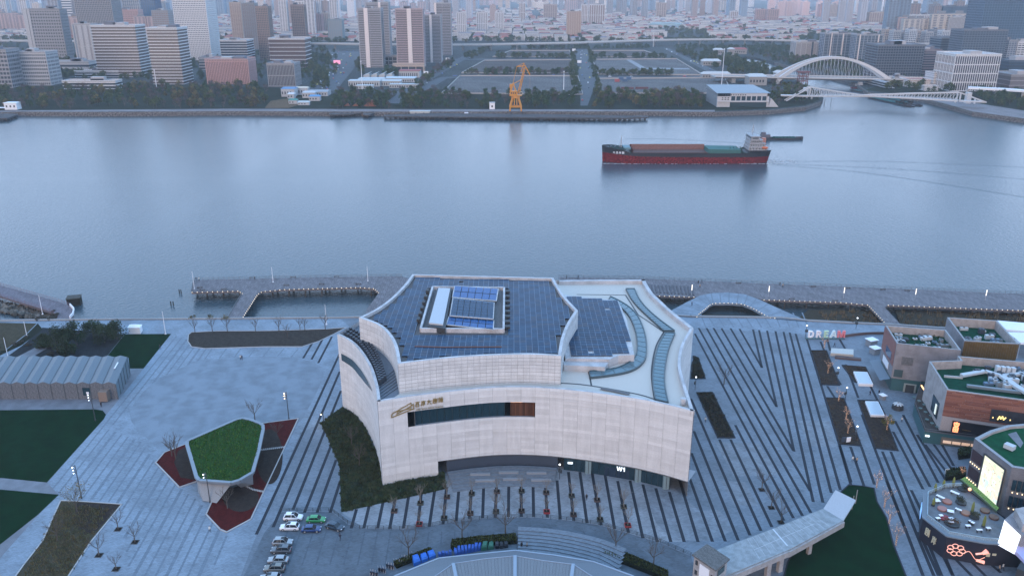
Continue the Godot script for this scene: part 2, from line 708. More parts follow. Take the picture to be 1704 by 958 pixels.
func light_post(at: Vector3,label: String):
	if not protos.has("light_post"):
		var t = thing("light_column",label,"street lamp",Vector3.ZERO)
		var p := Buf.new()
		p.tube(Vector3.ZERO,V(0,2.2,0),0.11,0.09,6)
		part("pole",p,mat("pale_metal",Color(0.45,0.46,0.48),0.4,"",1.0,0.6),t)
		var l := Buf.new()
		l.tube(V(0,2.2,0),V(0,4.6,0),0.13,0.13,8)
		part("light_tube",l,glow("column_glow",Color(1.0,0.95,0.88),1.7),t)
		protos.light_post = t
	place(protos.light_post,at,0.0,1.0,label,"glowing light columns on the boardwalk")

func build_piers():
	var wood = mat("boardwalk_wood",Color(0.21,0.185,0.195),0.75,"deck",6.0,0.0,25.0)
	var steel = mat("rail_steel",Color(0.10,0.105,0.115),0.5,"",1.0,0.3)
	# left pier: a long arm parallel to the bank with two walkways back to it
	var l = deck_slab("left_boardwalk","grey plank pier left of the theatre with two walkways to the bank",[322,466,500,462,668,459.5,700,470,640,522,604,529,612,512,630,487,622,480,600,478,470,481.5,434,485,427,490,402,530,378,530,403,488,396,484,318,486],0.15,wood)
	railing(l,gl([318,486,322,466,500,462,668,459.5],0.15),0.15,steel)
	railing(l,gl([318,486,396,484,403,488,378,530],0.15),0.15,steel,0.9,3.0)
	light_row(l,gl([319,486.3,396,484.3,403,488.3],0.1),0.1,2.0)
	light_row(l,gl([402,530.3,428,490,436,485.2,470,481.8,600,478.3,622,480.3,630,487],0.1),0.1,2.0)
	for p in [[332,465.5,479],[336,485,483],[372,483.5,482],[476,476,475],[535,474,473],[596,474,473],[420,464,463],[488,462.5,462],[560,461.3,461]]:
		bench(g(p[0],p[2],0.15),0.0,"dark bench on the pier left of the theatre")
	# right pier
	var r = deck_slab("right_boardwalk","long plank pier right of the theatre with a walkway to the shops",[930,461,1060,463,1230,470,1400,476.5,1704,489,2000,502,2000,534,1704,516.5,1600,512.5,1478,507.5,1473,511,1500,540,1476,540,1445,507,1400,503,1270,498.5,1240,493,1165,494,1150,494,1095,492,1060,490,930,484],0.15,wood,9.0)
	railing(r,gl([930,461,1060,463,1230,470,1400,476.5,1704,489,2000,502],0.15),0.15,steel)
	light_row(r,gl([1098,492.3,1155,494.3],0.1),0.1,2.0)
	light_row(r,gl([1272,498.8,1400,503.3,1445,507.3,1475,539],0.1),0.1,2.0)
	light_row(r,gl([1479,507.8,1600,512.8,1704,516.8],0.1),0.1,2.0)
	for x in [1151,1279,1404,1523,1640]:
		light_post(g(x,491+(x-1151)*0.0245-(x-1151)*0.006,0.15),"slim glowing white light column on the right boardwalk")
	for p in [[1318,498],[1390,501],[1229,471.5],[1354,477],[1411,479.5],[1470,482],[1510,484]]:
		bench(g(p[0],p[1],0.15),0.04,"dark bench on the boardwalk right of the theatre")
	var ribs := Buf.new()
	for k in 13:
		var x = 1078+k*6.1
		ribs.bar(g(x,473.5+k*0.22,0.3),g(x+3.2,486.5+k*0.32,0.3),0.55,0.25)
	stuff(part("bench_row",ribs,mat("slat_dark",Color(0.055,0.05,0.06),0.7),r))
	# the raised paved loop with a pond in it
	var outer = gl([1105,524,1120,515,1142,503,1165,491.5,1185,487.5,1212,486.5,1240,489.5,1266,499,1310,519,1345,534],0.25)
	var inner = gl([1160,527,1164,521.5,1172,515.5,1182,507,1188,504.5,1212,504,1236,505.5,1252,512,1281,528,1290,529],0.25)
	var lobe = thing("paved_loop","pale paved bridge looping round a small sunken pond","footbridge",V(outer[5].x,0,outer[5].z))
	var b := Buf.new()
	for i in outer.size()-1:
		for k in [[outer,inner,0.25]]:
			b.quad(outer[i],outer[i+1],inner[i+1],inner[i])
	for side in [outer,inner]:
		for i in side.size()-1:
			b.quad(side[i],side[i+1],side[i+1]-V(0,1,0),side[i]-V(0,1,0))
	part("deck",b,mat("loop_paving",Color(0.215,0.262,0.315),0.7,"pave",9.6,0.0,40.0),lobe)
	for i in 17:
		var u = i/16.0*(outer.size()-1.001)
		var a = outer[int(u)].lerp(outer[int(u)+1],u-int(u))
		var c = inner[int(u)].lerp(inner[int(u)+1],u-int(u))
		var s := Buf.new()
		s.strip([a,c],0.45,0.26)
		part("paving_band",s,mat("mid_granite"),lobe)
	light_row(lobe,inner,0.2,1.7)
	var mud = mat("reed_bed",Color(0.105,0.085,0.06),1.0,"soil",5.0)
	var rb := Buf.new()
	rb.prism(flat(gl([1345,516,1452,517,1470,541,1380,537,1330,530],-2.6)),-6.0,-2.4)
	rb.prism(flat(gl([1490,516,1720,524,2000,540,2000,580,1704,556,1500,542],-2.6)),-6.0,-2.4)
	rb.prism(flat(gl([1170,521,1280,524,1286,532,1160,531],-3.0)),-6.0,-3.4)
	struct("mudflat",rb,mud)
	# dry reeds on it
	var reed := Buf.new()
	for k in 14:
		var a = V(ru(-0.6,0.6),0,ru(-0.6,0.6))
		var w = V(ru(-1,1),0,ru(-1,1)).normalized()*0.07
		var tip = a+V(ru(-0.3,0.3),ru(0.9,1.7),ru(-0.3,0.3))
		reed.tri(a-w,a+w,tip)
	var rm = reed.mesh(Vector3.ZERO)
	rm.surface_set_material(0,tinted("dry_reed",1.0))
	var at := []
	var tone := []
	for poly in [flat(gl([1350,517,1450,518,1468,540,1385,537],-2.4)),flat(gl([1492,517,1710,525,1704,555,1502,542],-2.4))]:
		for k in 1500:
			var x = ru(100,260)
			var z = ru(-325,-270)
			if Geometry2D.is_point_in_polygon(Vector2(x,z),poly) or k < 0:
				at.append(Transform3D(Basis(Vector3.UP,rng.randf()*TAU).scaled(Vector3.ONE*ru(0.7,1.5)),V(x,-2.4,z)))
				var t = ru(0.6,1.2)
				tone.append(Color(0.17*t,0.125*t,0.075*t))
	crowd("reeds",rm,at,tone)
	# the curved ramp at the far left,with rubble under it
	var rp = deck_slab("curved_boardwalk","curving purple grey boardwalk at the left edge of the river",[-160,448,0,475,60,491.5,100,503,116,509,122.5,516,121,524,116,529.5,112,531,94,531,95,525,88,520,60,511,0,492.5,-160,465],0.4,mat("ramp_deck",Color(0.20,0.165,0.19),0.75,"deck",5.0,0.0,25.0),9.0)
	railing(rp,gl([-160,448,0,475,60,491.5,100,503,116,509],0.4),0.4,mat("ramp_rail",Color(0.16,0.11,0.14),0.6),1.3,2.0)
	railing(rp,gl([-160,465,0,492.5,60,511,88,520],0.4),0.4,mat("ramp_rail"),1.2,2.4)
	var rl := Buf.new()
	rl.kerb(gl([116,509,122.5,516,121,524,116,529.5],0.4),0.35,0.4,1.5)
	part("parapet",rl,mat("white_paint",Color(0.72,0.72,0.74),0.5),rp)
	var rub := Buf.new()
	rub.tinted = true
	for k in 420:
		var t = rng.randf()
		var p = g(-60+150*t+ru(-6,6),497+t*31+ru(-6,9),-3)
		var s = ru(0.6,1.9)
		var tt = ru(0.5,1.3)
		rub.tint(Color(0.13*tt,0.12*tt,0.105*tt))
		rub.obox(p+V(0,s*0.2,0),V(s,s*ru(0.6,1),s*ru(0.7,1.2)),Basis(V(rng.randf(),rng.randf(),rng.randf()).normalized(),rng.randf()*3))
	var ro = struct("rubble_bank",rub,tinted("rubble",1.0))
	ro.set_meta("kind","stuff")
	var blk = g(124,506,WATER)
	var cb = thing("mooring_block","square dark concrete block standing in the river","mooring block",blk)
	var bb := Buf.new()
	bb.box(blk+V(0,0.6,0),V(5.0,5.0,4.4),0.3)
	part("block",bb,mat("wet_concrete",Color(0.075,0.075,0.06),0.8,"soil",3.0),cb)
	var bc := Buf.new()
	bc.box(blk+V(0,3.2,0),V(5.4,0.25,4.8),0.3)
	part("cap",bc,mat("cap_concrete",Color(0.17,0.16,0.14),0.9,"soil",3.0),cb)
	for p in [[298,488],[301,488],[284,508],[288,508]]:
		var a = g(p[0],p[1],WATER)
		var pb := Buf.new()
		pb.tube(a+V(0,-2,0),a+V(0,1.8,0),0.22,0.2,6)
		single("mooring_pile","thin dark pile standing in the river left of the pier","pile",pb,mat("wet_concrete"),a,"pairs of mooring piles")

# ================================================================ the theatre
func clad(t,called,line: Array,y0: float,y1: float,seg: float,course: float,m,skip = null,tilt := 0.15):
	# a curved wall of stone courses,each panel set slightly proud of a dark backing
	var pts = even(line,seg)
	var back := Buf.new()
	var b := Buf.new()
	b.tinted = true
	var n = int(round((y1-y0)/course))
	var course_tone := []
	for j in n:
		course_tone.append(ru(0.86,1.0))
	for i in pts.size()-1:
		var a = pts[i]
		var c = pts[i+1]
		var d = (c-a).normalized()
		var out = V(d.z,0,-d.x)
		out = out*t.get_meta("face",1.0)
		for j in n:
			var ya = y0+(y1-y0)*j/n
			var yb = y0+(y1-y0)*(j+1)/n
			var mid = (a+c)/2
			if skip and skip.call(proj(V(mid.x,(ya+yb)/2,mid.z)),(ya+yb)/2):
				continue
			back.quad(V(a.x,ya,a.z)-out*0.12,V(c.x,ya,c.z)-out*0.12,V(c.x,yb,c.z)-out*0.12,V(a.x,yb,a.z)-out*0.12)
			var k = ru(0.9,1.0)*course_tone[j]
			b.tint(Color(k,k,k))
			var lo = out*(tilt+ru(0.0,0.05))
			var hi = out*ru(0.0,0.02)
			var e = d*0.02
			var p0 = V(a.x,ya+0.08,a.z)+e+lo
			var p1 = V(c.x,ya+0.08,c.z)-e+lo
			var p2 = V(c.x,yb,c.z)-e+hi
			var p3 = V(a.x,yb,a.z)+e+hi
			b.quad(p0,p1,p2,p3)
			b.quad(p0,p1,p1-out*0.2,p0-out*0.2)
	part(called+"_backing",back,mat("joint_dark",Color(0.16,0.155,0.155),0.9),t)
	return stuff(part(called+"_panelling",b,m,t))
func flat_line(pts: Array) -> Array:
	var r := []
	for p in pts:
		r.append(V(p.x,0,p.z))
	return r
func offset_line(pts: Array,d: float) -> Array:
	var r := []
	for i in pts.size():
		var a = pts[max(i-1,0)]
		var b = pts[min(i+1,pts.size()-1)]
		var v = (b-a).normalized()
		r.append(pts[i]+V(v.z,0,-v.x)*d)
	return r
func slice_x(pts: Array,x0: float,x1: float) -> Array:
	var r := []
	for p in pts:
		if p.x >= x0 and p.x <= x1:
			r.append(p)
	return r

func build_theatre():
	var t = thing("theatre","large white stone theatre with curved walls and solar panels on its roof","theatre",V(0,0,-215))
	var stone = tinted("white_stone",0.72,"grain",3.0)
	stone.albedo_color = srgb(0.86,0.845,0.83)
	stone.detail_enabled = true
	stone.detail_albedo = tex("streak")
	stone.detail_blend_mode = BaseMaterial3D.BLEND_MODE_MUL
	stone.detail_uv_layer = BaseMaterial3D.DETAIL_UV_2
	stone.uv2_triplanar = true
	stone.uv2_world_triplanar = true
	stone.uv2_scale = V(1.0/26,1.0/140,1.0/26)
	var smooth_stone = mat("white_render",Color(0.66,0.65,0.66),0.7,"grain",5.0,0.0,22.0)
	var deck_mat = mat("roof_membrane",Color(0.68,0.62,0.55),0.8,"grain",3.0)
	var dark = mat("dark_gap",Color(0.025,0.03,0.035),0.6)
	var H := 24.0
	var left = flat_line(curve(gl([561,556,577,564,590,574,603,590,615,611,622,632,626,650,628,668],H),1.6))
	var front = flat_line(curve(gl([628,668,670,661,730,653.5,790,647,840,644,890,644.5,941,648,1000,654.5,1060,663,1110,673,1155,684],H),1.6))
	var right = flat_line(curve(gl([1155,684,1146.6,657,1138,630,1133,605,1138,575,1154,545],H),1.6))
	var rear = flat_line(curve(gl([1154,545,1117,516,1100,500,1087,488,1078,474,1073,465],H),2.0))
	var behind = flat_line(gl([1073,465,1000,465.2,930,466],H))
	# which way is out
	t.set_meta("face",-1.0)
	clad(t,"left_wall",left,0.0,H,2.0,0.8,stone,null,0.08)
	clad(t,"front_wall",front,0.0,H,3.6,0.86,stone,func(p,y): return (p.x > 740 and p.x < 1143 and y < 4.0) or (p.x > 689.5 and p.x < 894 and y > 15.3 and y < 19.7))
	clad(t,"right_wall",right,0.0,H,2.0,0.8,stone,null,0.08)
	clad(t,"rear_wall",rear,0.0,H,3.0,1.2,stone,null,0.04)
	clad(t,"river_wall",behind,0.0,H,4.0,1.5,stone,null,0.04)
	t.remove_meta("face")
	# the slot windows
	var slot = slice_x(offset_line(front,0.9),g(689.5,683,19).x,g(848,683,19).x)
	var b := Buf.new()
	for i in slot.size()-1:
		b.quad(slot[i]+V(0,15.2,0),slot[i+1]+V(0,15.2,0),slot[i+1]+V(0,19.8,0),slot[i]+V(0,19.8,0))
	part("long_window",b,mat("dark_glass",Color(0.012,0.035,0.05),0.08),t)
	var mu := Buf.new()
	for p in even(slot,1.9):
		mu.box(p+V(0,17.5,0.05),V(0.09,4.6,0.12))
	stuff(part("window_mullions",mu,mat("mullion",Color(0.03,0.05,0.06),0.4,"",1.0,0.5),t))
	var bz = slice_x(offset_line(front,0.8),g(848,683,19).x,g(899,683,19).x)
	var bw := Buf.new()
	bw.tinted = true
	for p in even(bz,0.3):
		var k = ru(0.55,1.25)
		bw.tint(Color(0.13*k,0.06*k,0.035*k))
		bw.box(p+V(0,17.5,-0.2),V(0.22,4.5,0.3+0.2*rng.randf()))
	stuff(part("timber_recess",bw,tinted("warm_timber",0.6),t))
	var bl := Buf.new()
	for i in bz.size()-3:
		bl.bar(bz[i]+V(0,19.62,0.5),bz[i+1]+V(0,19.62,0.5),0.16,0.14)
	part("recess_light",bl,glow("warm_strip",Color(1.0,0.72,0.36),2.2),t)
	var frame := Buf.new()
	var s0 = slice_x(front,g(689.5,683,19).x,g(895.5,683,19).x)
	var s1 = offset_line(s0,1.0)
	for i in s0.size()-1:
		for y in [15.25,19.75]:
			frame.quad(s0[i]+V(0,y,0),s0[i+1]+V(0,y,0),s1[i+1]+V(0,y,0),s1[i]+V(0,y,0))
	for k in [0,s0.size()-1]:
		frame.quad(s0[k]+V(0,15.25,0),s1[k]+V(0,15.25,0),s1[k]+V(0,19.75,0),s0[k]+V(0,19.75,0))
	part("window_reveal",frame,mat("reveal_grey",Color(0.3,0.32,0.35),0.7),t)
	var sb := Buf.new()
	var slit := []
	for q in curve([V(567.5,588,599),V(585,598,611),V(600,615,629),V(611,633,642),V(619,649,651)],4.0):
		var w = at_px_on(offset_line(left,-0.22),q.x,17.0)
		slit.append([V(w.x,at_z(q.x,q.y,w.z).y,w.z),V(w.x,at_z(q.x,q.z,w.z).y,w.z)])
	for i in slit.size()-1:
		sb.quad(slit[i][0],slit[i+1][0],slit[i+1][1],slit[i][1])
	part("side_slit_window",sb,mat("slit_glass",Color(0.03,0.055,0.065),0.15),t)
	# ground floor: blind dark wall at the left,glass lobby at the right
	var lobby = offset_line(front,0.7)
	var x0 = g(740,757,4).x
	var x1 = g(930,754,4).x
	var x2 = g(1122,792,4).x
	var x3 = g(1143,796,4).x
	var wall := Buf.new()
	var wl = slice_x(lobby,x0,x1)
	for i in wl.size()-1:
		wall.quad(wl[i]+V(0,0,0),wl[i+1],wl[i+1]+V(0,4.1,0),wl[i]+V(0,4.1,0))
	part("ground_floor_wall",wall,mat("slate_wall",Color(0.055,0.075,0.11),0.5,"grain",2.0),t)
	var gw := Buf.new()
	var gl2 = slice_x(lobby,x1,x2)
	for i in gl2.size()-1:
		gw.quad(gl2[i],gl2[i+1],gl2[i+1]+V(0,4.1,0),gl2[i]+V(0,4.1,0))
	part("lobby_glass",gw,mat("dark_glass"),t)
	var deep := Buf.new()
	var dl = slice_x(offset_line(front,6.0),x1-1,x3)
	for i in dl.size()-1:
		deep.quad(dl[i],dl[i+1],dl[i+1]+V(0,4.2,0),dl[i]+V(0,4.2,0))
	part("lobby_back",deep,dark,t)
	var sof := Buf.new()
	var fl = slice_x(front,x0,x3)
	var fo = offset_line(fl,6.0)
	for i in fl.size()-1:
		sof.quad(fl[i]+V(0,4.0,0),fl[i+1]+V(0,4.0,0),fo[i+1]+V(0,4.0,0),fo[i]+V(0,4.0,0))
	part("soffit",sof,mat("reveal_grey"),t)
	for px in [979,1062,1109]:
		var c = at_px_on(lobby,px,2.0)
		var cb := Buf.new()
		cb.box(c+V(0,2.0,0.2),V(1.5,4.0,0.7),0.15)
		var col = part("column",cb,mat("pale_teal_stone",Color(0.26,0.36,0.38),0.6,"grain",2.0),t)
		var cs := Buf.new()
		cs.box(c+V(0.05,2.0,0.57),V(0.12,3.7,0.05),0.15)
		part("light_slot",cs,dark,col)
	for px in [1009,1016,1023,1030,1037,1044]:
		var c = at_px_on(lobby,px,1.3)
		var db := Buf.new()
		db.box(c+V(0,1.35,0.1),V(0.95,2.7,0.08),-0.32)
		var door = part("door",db,mat("door_glass",Color(0.02,0.035,0.06),0.15),t)
		var hb := Buf.new()
		hb.box(c+V(0.35,1.1,0.2),V(0.05,0.9,0.05),-0.32)
		part("handle",hb,mat("pale_metal"),door)
	var fr := Buf.new()
	for p in even(gl2,1.55):
		fr.box(p+V(0,2.0,0.08),V(0.07,4.0,0.1))
	stuff(part("lobby_mullions",fr,mat("mullion"),t))
	var sign_at = at_px_on(lobby,1032,3.0)
	lettering("lobby_sign","W1",1.15,glow("sign_white",Color(0.9,0.95,1.0),1.6),t,sign_at+V(0.3,2.95,0.6),V(0,-0.3,0),0.1)
	var cash = at_px_on(lobby,949,2.7)
	var cb2 := Buf.new()
	cb2.box(cash+V(0,2.5,0.35),V(1.3,0.5,0.1),-0.1)
	part("box_office_sign",cb2,glow("sign_white"),t)
	# steps up to the blind wall
	var s_in = slice_x(front,x0,x1+0.4)
	for k in 6:
		var d0 = offset_line(s_in,-8.6+k*1.45)
		var st := Buf.new()
		var ln := []
		for p in d0:
			ln.append(p)
		for i in ln.size()-1:
			var a = ln[i]
			var c = ln[i+1]
			var ia = s_in[i]
			var ic = s_in[i+1]
			var y = 0.14*(k+1)
			st.quad(a+V(0,y,0),c+V(0,y,0),ic+V(0,y,0),ia+V(0,y,0))
			st.quad(a,c,c+V(0,y,0),a+V(0,y,0))
		part("step",st,mat("step_granite",Color(0.17,0.19,0.215),0.7,"pave",9.6),t)
	for k in 3:
		for j in 2:
			var c = at_px_on(front,800+k*46+j*8,0.5)
			var pb := Buf.new()
			pb.box(c+V(0,0.75-j*0.2,3.2+j*2.9),V(5.2,0.5,0.7),0.02)
			part("seat_block",pb,mat("seat_stone",Color(0.34,0.35,0.37),0.7,"grain",2.0),t)
	# the roof of the lower building: deck,parapet,gutters,skylights
	var tip = flat_line(gl([597,535],H))[0]
	var bl_ = flat_line(gl([690,459],31.0))[0]
	var ring := []
	for l in [left,front,right,rear]:
		for i in l.size()-1:
			ring.append(l[i])
	ring.append(behind[0])
	ring.append(behind[-1])
	ring.append(bl_)
	ring.append(tip)
	var roof := Buf.new()
	roof.cap(flat(ring),22.7)
	var rf = part("roof",roof,deck_mat,t)
	var para := Buf.new()
	for pair in [[left,0.75],[front,0.75],[right,0.8],[rear,1.2],[behind,1.2]]:
		var o = offset_line(pair[0],pair[1])
		for i in o.size()-1:
			var a = pair[0][i]
			var c = pair[0][i+1]
			para.quad(a+V(0,H,0),c+V(0,H,0),o[i+1]+V(0,H,0),o[i]+V(0,H,0))
			para.quad(o[i]+V(0,H,0),o[i+1]+V(0,H,0),o[i+1]+V(0,22.6,0),o[i]+V(0,22.6,0))
	part("parapet",para,smooth_stone,rf)
	var bk := Buf.new()
	var walls2 = [tip,bl_,behind[-1]]
	for i in 2:
		bk.quad(walls2[i],walls2[i+1],walls2[i+1]+V(0,H,0),walls2[i]+V(0,H,0))
	bk.quad(left[0],tip,tip+V(0,H,0),left[0]+V(0,H,0))
	part("back_wall",bk,smooth_stone,t)
	# left terrace behind the parapet: a dark sunken run of plant and tiles
	var inner = offset_line(left,0.8)
	var terr := Buf.new()
	var dl2 = flat_line(curve(gl([597,535,620,548,640,572,655,612,664,655],22.8),1.6))
	dl2 = even(dl2,dl2[0].distance_to(dl2[-1])/30.0)
	inner = even(inner,inner[0].distance_to(inner[-1])/30.0)
	for i in min(dl2.size(),inner.size())-1:
		terr.quad(inner[i]+V(0,22.75,0),inner[i+1]+V(0,22.75,0),dl2[i+1]+V(0,22.75,0),dl2[i]+V(0,22.75,0))
	part("side_terrace",terr,mat("terrace_tile",Color(0.13,0.15,0.18),0.7,"pave",9.6),rf)
	for i in range(1,24):
		for j in 3:
			var a = inner[i].lerp(dl2[min(i,dl2.size()-1)],0.12+0.14*j)
			var ub := Buf.new()
			ub.box(a+V(0,22.75+0.8,0),V(0.75,1.6,0.75),0.5)
			part("roof_fan",ub,mat("plant_grey",Color(0.05,0.065,0.085),0.5,"",1.0,0.3),rf)
	for i in range(22,29):
		var lb := Buf.new()
		lb.bar(inner[i]+V(0,22.82,0),dl2[min(i,dl2.size()-1)]+V(0,22.82,0),0.12,0.1)
		part("terrace_joint",lb,dark,rf)
	# gutter line behind the front parapet
	var gut := Buf.new()
	var g0 = flat_line(curve(gl([687,648.5,740,641,800,636.5,840,635,935,637,985,641.5,1060,655,1090,664],22.8),1.5))
	gut.strip(g0,0.5,22.75)
	for l in [[977.5,605,984.5,642],[977.5,605,1004,605.5],[1004,605.5,1013,598],[960,489.5,1041,490.5],[1041,490.5,1062,523],[1062,523,1105,552]]:
		gut.strip(gl(l,22.8),0.42,22.76)
	gut.strip(curve(gl([1105,552,1092,576,1085,612,1086,640,1090,665],22.8),2.0),0.45,22.76)
	part("gutter",gut,dark,rf)
	var bronze := Buf.new()
	bronze.strip(flat_line(gl([1000,645.5,1025,650,1048,655.5],23.0)),1.3,23.0)
	part("roof_hatch",bronze,mat("hatch",Color(0.10,0.09,0.09),0.6),rf)
	var glass = mat("skylight_glass",Color(0.055,0.12,0.145),0.14)
	var rim = mat("skylight_rim",Color(0.05,0.075,0.085),0.5)
	for pair in [[[1016,493,1029,499,1048,511,1063,528,1074,558,1075.5,590,1066,607,1045,618,1010,624.5,983,627.5],[1013,499,1034,511.5,1049,528,1059,555,1060.5,584,1052,599,1029,611,1006,614.5,982,617.5,981,617.6]],
			[[1042,480,1050,495,1062,510,1082,529,1105,549.5],[1056,480,1064,497,1078,514,1098,531.5,1122.5,549.5]],
			[[1107.5,553,1095,577,1087.5,612,1087,640,1091,664],[1123.5,553.5,1113,580,1107,612,1106.5,640,1112,669]]]:
		var n = 40
		var a = flat_line(curve(gl(pair[0],23.2),0.8))
		var c = flat_line(curve(gl(pair[1],23.2),0.8))
		a = even(a,999999.0 if a.size() < 2 else length_of(a)/n)
		c = even(c,length_of(c)/n)
		var m = min(a.size(),c.size())
		var sk := Buf.new()
		var edge := Buf.new()
		for i in m-1:
			sk.quad(a[i]+V(0,23.2,0),a[i+1]+V(0,23.2,0),c[i+1]+V(0,23.2,0),c[i]+V(0,23.2,0))
			for e in [a,c]:
				edge.bar(e[i]+V(0,23.0,0),e[i+1]+V(0,23.0,0),0.3,0.75)
		for i in m:
			if i % 2 == 0:
				edge.bar(a[i]+V(0,23.22,0),c[i]+V(0,23.22,0),0.09,0.08)
		for i in [0,m-1]:
			edge.bar(a[i]+V(0,23.0,0),c[i]+V(0,23.0,0),0.3,0.75)
		var so = part("skylight",sk,glass,rf)
		stuff(part("glazing_bars",edge,rim,so))
	var vent := Buf.new()
	var vp = g(1137,672,23)
	vent.tube(vp,vp+V(0,1.6,0),0.7,0.7,10)
	part("vent",vent,smooth_stone,rf)
	# the raised back roof with panels
	var p2 = gl([936,489,1029,499,1043,530,1056,589,1030,590,1014,596.5,941,595],25.4)
	var up := Buf.new()
	up.prism(flat(p2),22.7,25.2)
	part("stage_roof",up,smooth_stone,rf)
	var p2l := Buf.new()
	p2l.prism(flat(gl([937,597,1013,599,1007,607,938,604],25.0)),22.7,24.4)
	part("stage_roof_ledge",p2l,smooth_stone,rf)
	# the upper drum
	var D := 31.0
	var dr = [curve(gl([662,605,656,575,645,555,628,540,597,528],D),1.6),curve(gl([597,528,625,514,650,496,672,474,686,456],D),1.6),curve(gl([686,456,800,459,921,462],D),3.0),
		curve(gl([921,462,929,476,941,494,962,516.5],D),1.6),curve(gl([962,516.5,947,541,938,566,934,592],D),1.6),curve(gl([934,592,880,589.5,815,591,740,596,662,605],D),1.6)]
	var outline := []
	t.set_meta("face",1.0)
	for i in 6:
		var l = flat_line(dr[i])
		clad(t,"upper_wall",l,22.0 if i != 4 else 21.9,D,1.6,1.0 if i == 5 else 1.5,stone,null,0.03)
		for k in l.size()-1:
			outline.append(l[k])
	t.remove_meta("face")
	var inner_ring := []
	var n2 = outline.size()
	for i in n2:
		var a = outline[(i-1+n2) % n2]
		var c = outline[(i+1) % n2]
		var v = (c-a).normalized()
		inner_ring.append(outline[i]+V(v.z,0,-v.x)*-0.85)
	var ur := Buf.new()
	ur.cap(flat(outline),30.1)
	var upper = part("upper_roof",ur,mat("roof_tray",Color(0.10,0.09,0.09),0.7,"grain",3.0),t)
	var cop := Buf.new()
	for i in n2:
		var j = (i+1) % n2
		cop.quad(outline[i]+V(0,D,0),outline[j]+V(0,D,0),inner_ring[j]+V(0,D,0),inner_ring[i]+V(0,D,0))
		cop.quad(inner_ring[i]+V(0,D,0),inner_ring[j]+V(0,D,0),inner_ring[j]+V(0,30,0),inner_ring[i]+V(0,30,0))
	part("coping",cop,smooth_stone,upper)
	solar_field(upper,flat(inner_ring),flat(gl([711,481,843,482,842,555,690,554],30.4)),30.45)
	solar_field(rf,flat(p2),PackedVector2Array(),25.42)
	# plant enclosure in the middle of the upper roof
	var pit = gl([720,480,839,481.5,838,551,700,550],30.6)
	var wl2 := Buf.new()
	for i in 4:
		wl2.bar(V(pit[i].x,30.75,pit[i].z),V(pit[(i+1) % 4].x,30.75,pit[(i+1) % 4].z),0.6,1.3)
	var pw = part("plant_enclosure",wl2,smooth_stone,upper)
	var floor_ := Buf.new()
	floor_.cap(flat(pit),30.25)
	part("plant_floor",floor_,mat("plant_floor",Color(0.3,0.3,0.31),0.8,"soil",4.0),pw)
	var bxp = gl([727,477,752,477.5,741,544,711,540],32.2)
	var bx := Buf.new()
	bx.prism(flat(bxp),30.2,31.8)
	var hut = part("plant_room",bx,dark,upper)
	var lid := Buf.new()
	lid.prism(flat(gl([729.5,478.5,749,479,737,539,713.5,536.5],32.3)),31.8,32.25)
	part("plant_lid",lid,mat("pale_lid",Color(0.55,0.58,0.62),0.5,"grain",2.0),hut)
	var inset = [[757,475,829,480,825.5,500,753,494,31.9,5],[754,495,822,503,820.5,530,749,524.5,32.1,5],[747,525.5,821.5,532,820.5,548,743,539.5,31.4,6]]
	for q in inset:
		var tilt = gl(q.slice(0,8),q[8])
		for i in 4:
			tilt[i].y = q[8]+(0.5 if (q[5] == 5 and q[8] < 32 and i > 1) else (-0.6 if q[5] == 6 and i > 1 else 0.0))
		var rows = 2 if q[8] != 32.1 else 6
		var cols = 6 if rows == 2 else 7
		for i in cols:
			for j in rows:
				var pb := Buf.new()
				var at = func(u,v): return tilt[0].lerp(tilt[1],u).lerp(tilt[3].lerp(tilt[2],u),v)
				pb.quad(at.call((i+0.04)/cols,(j+0.05)/rows),at.call((i+0.96)/cols,(j+0.05)/rows),at.call((i+0.96)/cols,(j+0.95)/rows),at.call((i+0.04)/cols,(j+0.95)/rows))
				part("tilted_solar_panel",pb,solar_mats()[3 if rows == 2 else 1],upper)
		var fb := Buf.new()
		for i in 4:
			fb.bar(tilt[i]-V(0,0.12,0),tilt[(i+1) % 4]-V(0,0.12,0),0.35,0.2)
		part("panel_frame",fb,smooth_stone,upper)
	for j in 8:
		var fnb := Buf.new()
		var fp = g(843.5,486+j*8.4,30.6)
		fnb.box(fp+V(0,0.1,0),V(1.8,0.9,1.6))
		part("roof_fan",fnb,dark,upper)
		if j < 6:
			var fb2 := Buf.new()
			var fq = g(716-j*2.9,486+j*9.5,30.6)
			fb2.box(fq+V(-0.9,0.3,0),V(0.9,1.0,1.9))
			part("louvre_box",fb2,dark,upper)
	var pipe := Buf.new()
	pipe.path([g(690,576,30.6),g(740,577.5,30.6),g(790,577,30.6),g(835,577,30.6)],0.16,5)
	part("pipe",pipe,mat("rust",Color(0.12,0.06,0.045),0.8),upper)
	theatre_sign(front)
func length_of(l: Array) -> float:
	var s := 0.0
	for i in l.size()-1:
		s += l[i].distance_to(l[i+1])
	return s
func at_px_on(line: Array,px: float,y: float) -> Vector3:
	var best = line[0]
	var d := 1e9
	for i in line.size()-1:
		for k in 8:
			var p = line[i].lerp(line[i+1],k/8.0)
			var e = abs(proj(V(p.x,y,p.z)).x-px)
			if e < d:
				d = e
				best = p
	return V(best.x,0,best.z)
func solar_mats() -> Array:
	var r := []
	var tones = [Color(0.010,0.036,0.075),Color(0.015,0.05,0.098),Color(0.010,0.03,0.062),Color(0.035,0.10,0.24),Color(0.028,0.045,0.075)]
	for i in 5:
		var m = mat("solar_cells_%d" % i,tones[i],0.3)
		m.metallic_specular = 0.22
		r.append(m)
	return r
